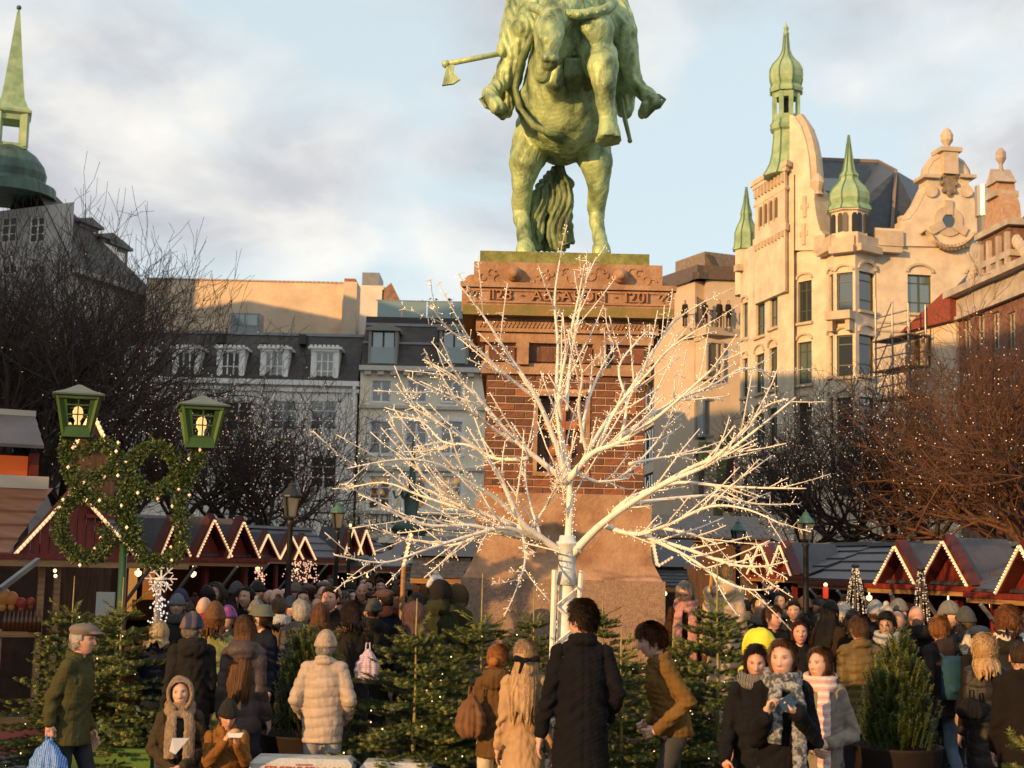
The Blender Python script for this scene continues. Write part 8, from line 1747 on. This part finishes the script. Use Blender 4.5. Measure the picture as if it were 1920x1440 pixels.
# three women with scarves
M_scarf_g = mat('grey_fleck_knit', (.05, .055, .065), .95, col2=(.34, .34, .33), vscale=26, bump=.9, bscale=60, thr=(.44, .58))
M_scarf_p = band_mat('pink_white_knit', [(.66, .55, .47), (.66, .55, .47), (.52, .19, .26), (.66, .55, .47), (.56, .30, .32)], 5.5, 2)
M_scarf_b = band_mat('black_white_knit', [(.03, .03, .03), (.45, .43, .40), (.03, .03, .03)], 16, 0)
sp = dict(fg=True, near=True, female=True, pose='phone', hair='long', hairlen=.44, hairdx=.10, scarf='ends', yaw=-20, pitch=2, coat=dict(hem=.45, g=.045, flare=.05), handL=(48, (-1, -.2, .25), (0, -.5, .9)), handR=(52, (.25, -.1, 1), (1, -.3, 0)), joints=dict(elL=(.25, -.04, 1.12), wrL=(.06, -.30, 1.33), elR=(-.22, -.08, 1.12), wrR=(-.14, -.28, 1.29)), seed=15)
ro = person(sp, 1468, 1203, 9.3, -4, 'woman in black coat and flecked grey scarf holding a phone', C((.010, .009, .010), (.012, .012, .016), (.105, .048, .020), scarf=M_scarf_g))
c = hand_pos(ro, sp, 'L', .06) + Vector((-.01, -.035, .045)); ph = thing('phone', 'dark smartphone in the hand of the woman with the grey scarf', 'phone', c); Mx = Matrix.Translation(c) @ Matrix.Rotation(R(62), 4, 'Y') @ Matrix.Rotation(R(-30), 4, 'X'); m = MB(); m.box(-.034, -.005, -.068, .034, .005, .068, 0, Mx); m.build('case', mat('phone_blue', (.02, .05, .075), .25), ph); m = MB(); m.box(-.012, -.008, .04, .012, -.0052, .062, 0, Mx); m.build('camera_bump', M_dark, ph)
sp = dict(fg=True, near=True, female=True, pose='stand', hair='long', hairlen=.2, scarf='wrap', yaw=-10, pitch=13, coat=dict(hem=.5, g=.035), joints=dict(elR=(-.26, .0, 1.14), wrR=(-.25, -.16, .95)), handR=(55, (.1, -.6, -.8), (1, 0, 0)), seed=16)
ro = person(sp, 1418, 1212, 10.0, 0, 'dark-haired woman in black with patterned scarf looking down behind the phone holder', C((.010, .010, .011), (.02, .02, .024), (.022, .012, .010), scarf=M_scarf_b, skin=1))
tk = MB(); c = hand_pos(ro, sp, 'R', .08) + Vector((.0, -.03, -.01)); tk.limb(c + Vector((-.0, 0, .035)), c + Vector((.012, -.02, -.05)), .014, .009, 8); to = tk.build('orange_stick', mat('orange_plastic', (.75, .16, .02), .4), None, smooth=True); tag(to, 'small orange stick in the hand of the dark-haired woman', 'stick')
person(dict(near=True, pose='stand', hair='short', hat='hood', coat=dict(hem=.8, g=.05, collar='stand'), seed=17), 1424, 1178, 11.0, -150, 'person in bright yellow hooded jacket behind the dark-haired woman', C((.62, .56, .05), (.02, .02, .03), hat=(.62, .56, .05), hatkind='wool'))
person(dict(fg=True, near=True, female=True, pose='phone', hair='long', hairlen=.30, hairdx=.12, scarf='fringe', yaw=-34, pitch=-2, coat=dict(hem=.62, g=.035), joints=dict(elL=(.30, .02, 1.13), wrL=(.06, -.24, 1.08), elR=(-.26, 0, 1.13), wrR=(-.05, -.26, 1.05)), seed=18), 1538, 1217, 10.1, -14, 'woman in grey coat with fringed pink and white scarf', C((.20, .17, .14), (.06, .06, .065), (.10, .045, .018), scarf=M_scarf_p))
# people behind the firs, left
G1 = 'people in the left crowd'; G2 = 'people in the right crowd'
person(dict(near=True, pose='stand', hair='crew', hat='beanie', yaw=-35, coat=dict(hem=.55, g=.04, collar='hood'), seed=19), 362, 1147, 12.4, -158, 'man in striped grey beanie and black hooded coat, ear lit by sun', C((.014, .012, .012), hair=(.2, .17, .14), hat=band_mat('beanie_stripe', [(.14, .09, .09), (.05, .04, .06), (.02, .025, .07)], 3.2, 0), skin=0), group=G1)
person(dict(near=True, female=True, pose='stand', hair='bob', hat='tallbeanie', coat=dict(hem=.62, g=.055, puff=.10), fur=True, seed=20), 404, 1132, 13.2, 176, 'person in rust beanie and light green padded coat', C((.23, .24, .085), hair=(.16, .06, .016), hat=(.12, .05, .016), kind='puff', fur=(.4, .36, .28)), group=G1)
person(dict(near=True, female=True, pose='stand', hair='long', hairlen=.52, coat=dict(hem=.78, g=.045, puff=.13, collar='hood'), seed=21), 462, 1157, 12.0, 172, 'woman with very long brown hair and plum padded coat', C((.060, .042, .040), (.014, .014, .022), (.11, .05, .02), kind='puff'), group=G1)
person(dict(near=True, female=True, pose='cup', hair='bob', yaw=-50, fur=True, coat=dict(hem=.5, g=.04), seed=22), 663, 1131, 13.9, 190, 'dark-haired woman in black coat with fur-trimmed hood', C(BLK, hair=(.028, .012, .010), fur=(.32, .22, .11)), group=G1)
bag('checked_bag', 'pink and white checked carrier bag in front of the fur-hooded woman', 690, 1216, 13.3, .24, .30, band_mat('pink_check', [(.62, .55, .58), (.50, .06, .20), (.62, .55, .58), (.30, .30, .5)], 20, 2, .5))
person(dict(near=True, pose='stand', hair='short', coat=dict(hem=.7, g=.045, collar='hood', puff=.12), seed=23), 568, 1127, 14.4, 178, 'white-haired man in navy padded jacket behind the small pine', C((.016, .020, .034), hair=(.52, .47, .41), kind='puff'), group=G1)
person(dict(female=True, pose='stand', hair='long', hairlen=.35, coat=dict(hem=.6, g=.03), seed=24), 602, 1132, 14.2, 170, 'woman with auburn hair in black beside the white-haired man', C(BLK, hair=(.10, .04, .018)), group=G1)
person(dict(pose='stand', hair='crew', scarf='wrap', coat=dict(hem=.55, g=.03), seed=25), 524, 1121, 15.3, 182, 'man in tan coat with a white scarf round the neck', C((.16, .095, .035), hair=(.09, .05, .03), scarf=(.45, .43, .41)), group=G1)
person(dict(female=True, pose='stand', hair='bob', hat='bucket', yaw=-30, coat=dict(hem=.55, g=.03), seed=26), 491, 1133, 14.4, -35, 'woman in grey and green brimmed hat looking left', C(NAVY, hair=(.05, .03, .02), hat=(.13, .14, .11), hatkind='wool'), group=G1)
person(dict(pose='stand', hair='crew', hat='beanie', scarf='wrap', coat=dict(hem=.5, g=.03), seed=27), 333, 1113, 16.5, 8, 'man in blue-grey beanie and dark scarf under the snowflake', C((.02, .02, .02), hat=(.10, .12, .14), scarf=(.05, .05, .05), skin=2), group=G1)
person(dict(pose='stand', hair='bald', scarf='wrap', coat=dict(hem=.6, g=.03), seed=28), 384, 1120, 15.6, 165, 'bald person with a bright red scarf', C(BLK, scarf=(.45, .02, .02), skin=0), group=G1)
person(dict(female=True, pose='stand', hair='bob', hat='beanie', coat=dict(hem=.5, g=.03), seed=29), 428, 1135, 15.2, -20, 'person in purple beanie peeking past the rust beanie', C((.02, .03, .04), hat=(.26, .07, .26), hair=(.1, .06, .03)), group=G1)
person(dict(pose='stand', hair='short', yaw=20, coat=dict(hem=.5, g=.035), seed=30), 456, 1103, 17.2, 35, 'dark-haired man in black coat turned to the right among the stalls', C((.012, .012, .016), hair=(.02, .013, .01), skin=2), group=G1)
person(dict(pose='cup', hair='short', hat='hood', coat=dict(hem=.6, g=.04), seed=31), 406, 1090, 18.2, -10, 'person in dark fur-edged hood at the stall counter', C((.025, .024, .02), hat=(.05, .045, .035), fur=(.2, .16, .12), hatkind='wool'), group=G1)
person(dict(female=True, pose='stand', hair='bob', coat=dict(hem=.6, g=.03), seed=32), 300, 1168, 13.0, 170, 'person with straight blond bob behind the planter fir', C((.02, .02, .022), hair=(.45, .33, .18)), group=G1)
# steps of the monument
person(dict(near=True, female=True, pose='phone', hair='long', hairlen=.38, hairdx=-.06, scarf='ends', yaw=-14, pitch=22, lean=8, coat=dict(hem=.4, g=.045), seed=33), 1286, 1092, 15.6, -12, 'woman with long grey hair, pink scarf and brown coat on the monument steps', C((.045, .022, .012), hair=(.36, .32, .27), scarf=(.46, .22, .19), skin=1), base=.23)
person(dict(near=True, female=True, pose='stand', hair='bun', ponytail=True, yaw=-40, coat=dict(hem=.30, g=.075, puff=.19, collar='hood'), seed=34), 1358, 1053, 15.4, 168, 'blond woman in long beige quilted coat with her back turned on the steps', C((.50, .36, .24), hair=(.46, .26, .10), kind='puff'), base=.46)
person(dict(near=True, pose='stand', hair='short', hat='hood', coat=dict(hem=.5, g=.055, collar='hood'), seed=35), 826, 1086, 15.6, 165, 'person in black hood and dark green parka on the left monument steps', C((.030, .034, .016), hat=(.012, .013, .02), hatkind='wool'), base=.23)
person(dict(pose='stand', hair='short', hat='hood', coat=dict(hem=.5, g=.05, collar='hood'), seed=36), 858, 1095, 15.9, 150, 'person in brown-green hood beside the black hood on the steps', C((.045, .04, .018), hat=(.07, .05, .025), hatkind='wool'), base=.23)
person(dict(pose='stand', hair='short', hat='pompom', coat=dict(hem=.5, g=.04), seed=37), 818, 1077, 16.6, 150, 'person in white pointed knit hat behind the black hood', C((.05, .05, .05), hat=(.55, .53, .5)), base=.23)
# right side
person(dict(near=True, pose='walk', hair='quiff', yaw=-40, backpack=True, coat=dict(hem=.80, g=.035, collar='hood'), seed=38), 1762, 1160, 14.2, -160, 'ginger-haired young man with teal and blue backpack and jeans', C((.030, .022, .022), (.10, .15, .22), (.30, .12, .035), pack=mat('teal_pack', (.012, .040, .10), .8, col2=(.016, .060, .075), vscale=4, spec=.2)), group=G2)
person(dict(near=True, female=True, pose='stand', hair='curly', hairlen=.16, coat=dict(hem=.34, g=.05, puff=.12), seed=39), 1846, 1197, 12.3, 176, 'woman with curly blond hair in a long black padded coat', C((.016, .012, .010), (.03, .05, .10), (.50, .31, .15), kind='puff'), group=G2)
bag('shoulder_bag', 'black crescent shoulder bag on the curly blond woman', 1822, 1306, 12.05, .26, .18, mat('black_leather', (.010, .010, .011), .85, spec=.1), flat=.35)
person(dict(near=True, pose='stand', hair='curly', hairlen=.0, hat=None, scarf='wrap', coat=dict(hem=.6, g=.035, collar='hood'), seed=40, yaw=15), 1891, 1145, 13.2, 158, 'tall red-haired man in dark coat with a white collar', C((.014, .013, .016), hair=(.15, .055, .02), scarf=(.55, .53, .52)), group=G2)
person(dict(female=True, pose='stand', hair='bob', coat=dict(hem=.6, g=.03), seed=41), 1812, 1190, 14.4, 175, 'person with white-blond bob between backpacker and curly woman', C((.012, .012, .014), hair=(.56, .46, .34)), group=G2)
person(dict(near=True, pose='stand', hair='crew', coat=dict(hem=.75, g=.045, puff=.07), seed=42), 1611, 1157, 13.2, 186, 'man with cropped hair in olive quilted jacket dappled by sun', C((.115, .072, .018), hair=(.10, .05, .025), kind='puff', skin=1), group=G2)
person(dict(near=True, pose='stand', hair='short', yaw=-15, pitch=14, scarf='wrap', coat=dict(hem=.7, g=.03), seed=43), 1663, 1150, 14.6, -14, 'bearded man in black with a pale collar looking down', C((.010, .010, .012), hair=(.028, .018, .012), scarf=(.40, .38, .36), skin=2), group=G2)
person(dict(pose='stand', hair='curly', hairlen=.0, coat=dict(hem=.7, g=.04), seed=44), 1581, 1136, 15.8, 178, 'white-haired person in a royal blue jacket', C((.035, .085, .22), hair=(.52, .46, .38)), group=G2)
person(dict(pose='stand', hair='curly', hairlen=.05, coat=dict(hem=.6, g=.04), seed=45), 1600, 1150, 15.2, 200, 'person in black next to the royal blue jacket', C(BLK, hair=(.02, .015, .012)), group=G2)
person(dict(near=True, pose='stand', hair='quiff', yaw=22, coat=dict(hem=.6, g=.035), seed=46), 1449, 1140, 15.6, 24, 'smiling young man with swept brown hair and black coat', C((.012, .013, .016), hair=(.09, .045, .022), skin=1), group=G2)
person(dict(near=True, female=True, pose='stand', hair='long', hairlen=.3, coat=dict(hem=.6, g=.03), seed=47), 1500, 1166, 14.4, -6, 'woman with long dark red hair in black facing forward', C((.010, .010, .011), hair=(.055, .016, .010), skin=1), group=G2)
person(dict(female=True, pose='stand', hair='bun', yaw=30, coat=dict(hem=.6, g=.03), seed=48), 1398, 1127, 17.0, 70, 'dark-haired woman in navy beside the quilted coat', C(NAVY, hair=(.018, .013, .012)), group=G2)
person(dict(pose='stand', hair='crew', hat='beanie', coat=dict(hem=.6, g=.035), seed=49), 1642, 1125, 16.6, 170, 'person in pale grey beanie at the bead lamp', C((.02, .02, .024), hat=(.30, .31, .31)), group=G2)
person(dict(pose='stand', hair='crew', hat='pompom', coat=dict(hem=.6, g=.035), seed=50), 1661, 1135, 16.2, 190, 'person in cream bobble hat under the broad lit gables', C((.02, .018, .018), hat=(.42, .38, .32)), group=G2)
person(dict(pose='stand', hair='crew', coat=dict(hem=.5, g=.04), seed=51), 1912, 1205, 11.0, 165, 'person in black coat cut off by the picture edge', C((.012, .009, .008), hair=(.04, .02, .01)), group=G2)
# roof balcony visitors
for i, (px, hd, lb) in enumerate(((1284, -30, 'person in dark clothes at the corner of the roof balcony'), (1322, 150, 'person leaning on the roof balcony rail'), (1349, 0, 'person standing in the roof balcony doorway'), (1366, 20, 'person beside the doorway of the roof balcony'))):
    c = P(px, 590, 97.3 if i < 2 else 97.0); person(dict(pose='stand' if i != 1 else 'cup', hair='short', coat=dict(hem=.6, g=.03), seed=52), px, 575, c.y, hd, lb, C((.02, .018, .016)), key='balc%d' % (i == 1), base=MH_Z, h=1.75, group='people on the roof balcony')
# ------------------------------------------------------------------ the crowd behind
ARCH = [dict(pose='stand', hair='short', coat=dict(hem=.6, g=.035), seed=61), dict(pose='stand', hair='crew', hat='beanie', coat=dict(hem=.6, g=.04, collar='hood'), seed=62), dict(female=True, pose='stand', hair='long', hairlen=.34, coat=dict(hem=.55, g=.04, puff=.11), seed=63), dict(female=True, pose='cup', hair='bob', hat='pompom', scarf='wrap', coat=dict(hem=.55, g=.035), seed=64), dict(pose='cup', hair='bald', coat=dict(hem=.6, g=.04, collar='hood'), seed=65), dict(pose='stand', hair='short', hat='hood', coat=dict(hem=.55, g=.045), seed=66), dict(female=True, pose='stand', hair='bun', scarf='wrap', coat=dict(hem=.45, g=.03), seed=67), dict(pose='stand', hair='short', hat='flatcap', scarf='wrap', coat=dict(hem=.6, g=.03), seed=68), dict(female=True, pose='stand', hair='long', hairlen=.26, hat='beanie', coat=dict(hem=.5, g=.035), seed=69), dict(pose='stand', hair='quiff', scarf='wrap', coat=dict(hem=.6, g=.03), seed=70)]
KIND = ['bare-headed person', 'person in a beanie', 'long-haired person', 'person in a bobble hat', 'bald person', 'hooded person', 'person with bun', 'person in a flat cap', 'long-haired beanie wearer', 'quiffed person']
CO = [('black', (.008, .008, .009)), ('navy', (.010, .013, .024)), ('charcoal', (.028, .028, .030)), ('brown', (.05, .027, .014)), ('olive', (.04, .038, .018)), ('dark blue', (.016, .028, .06)), ('grey', (.085, .082, .08)), ('tan', (.15, .09, .04)), ('dark red', (.09, .012, .012)), ('dark green', (.014, .03, .018))]
HA = [('white', (.26, .25, .235)), ('grey', (.07, .073, .078)), ('black', (.014, .014, .016)), ('blue', (.03, .05, .11)), ('red', (.07, .014, .014)), ('cream', (.20, .17, .135)), ('dark', (.022, .02, .02)), ('rose', (.13, .065, .065))]
HR = [('dark', (.018, .012, .009)), ('brown', (.036, .019, .010)), ('blond', (.17, .11, .055)), ('grey', (.14, .13, .125)), ('black', (.010, .008, .007)), ('auburn', (.045, .019, .010))]
CO = [(n, tuple(q * .6 for q in c)) for n, c in CO]; HA = [(n, tuple(q * .6 for q in c)) for n, c in HA]; HR = [(n, tuple(q * .65 for q in c)) for n, c in HR]
rg = random.Random(77); placed = []; used = set()
def crowd(px0, px1, D0, D1, n, group, where, facing):
    k = tries = 0
    while k < n and tries < n * 40:
        tries += 1; D = D0 + (D1 - D0) * rg.random(); px = rg.uniform(px0, px1); x = P(px, 1100, D).x
        if any((x - a) ** 2 + (D - b) ** 2 < .20 for a, b in placed): continue
        placed.append((x, D)); i = rg.randrange(len(ARCH)); h = rg.uniform(1.58, 1.84); cn, cc = rg.choices(CO, (10, 7, 6, 3, 3, 3, 2, .6, .4, 2))[0]; hn, hc_ = rg.choice(HA); rn, rc = rg.choices(HR, (5, 5, 2, 2, 4, 1))[0]
        top = Vector((x, D, h)); d = top - Vector((0, 0, CAM_H)); v = CAM_M.transposed() @ d; pxx, pyy = 960 + F_PX * v.x / -v.z, 720 - F_PX * v.y / -v.z
        hat = ARCH[i].get('hat'); look = KIND[i] + ((' (%s)' % hn if hat in ('beanie', 'pompom') else '') if hat else (' (%s hair)' % rn if ARCH[i].get('hair') != 'bald' else ''))
        hd = rg.choice(facing) + rg.uniform(-35, 35)
        lab = '%s, %s coat, %s' % (look, cn, where)
        for cn2, cc2 in CO:
            if lab not in used: break
            cn, cc = cn2, cc2; lab = '%s, %s coat, %s' % (look, cn, where)
        used.add(lab)
        person(ARCH[i], pxx, pyy, D, hd, lab, C(cc, (.013, .014, .02), rc, hc_, rg.choice(HA)[1], rg.randrange(3)), key='crowd%d' % i, group=group, h=h); k += 1
crowd(318, 470, 16.8, 18.9, 9, G1, 'in front of the three-gabled stall', (180, 150, 0, -160))
crowd(480, 640, 15.6, 20, 16, G1, 'behind the white-haired man', (180, 170, 0, 20))
crowd(520, 770, 19, 24, 26, G1, 'in the thick of the left lane', (180, 0, 10, -20))
crowd(560, 770, 23.5, 27.5, 26, G1, 'far down the left lane', (0, 10, 180, -10))
crowd(690, 790, 15, 19, 9, G1, 'left of the shingled booth', (180, 200, 0, 60))
crowd(1372, 1510, 16.5, 20, 12, G2, 'beside the quilted coat', (180, 190, 0, 160))
crowd(1380, 1610, 18.0, 20.4, 20, G2, 'before the long grey stall', (180, 170, 190, 0))
crowd(1540, 1800, 15.2, 16.9, 9, G2, 'under the broad lit gables', (180, 160, 200, 0))
crowd(1780, 1930, 13.8, 15.2, 5, G2, 'by the stall at the picture edge', (180, 170))

bpy.data.scenes.remove(TMP)
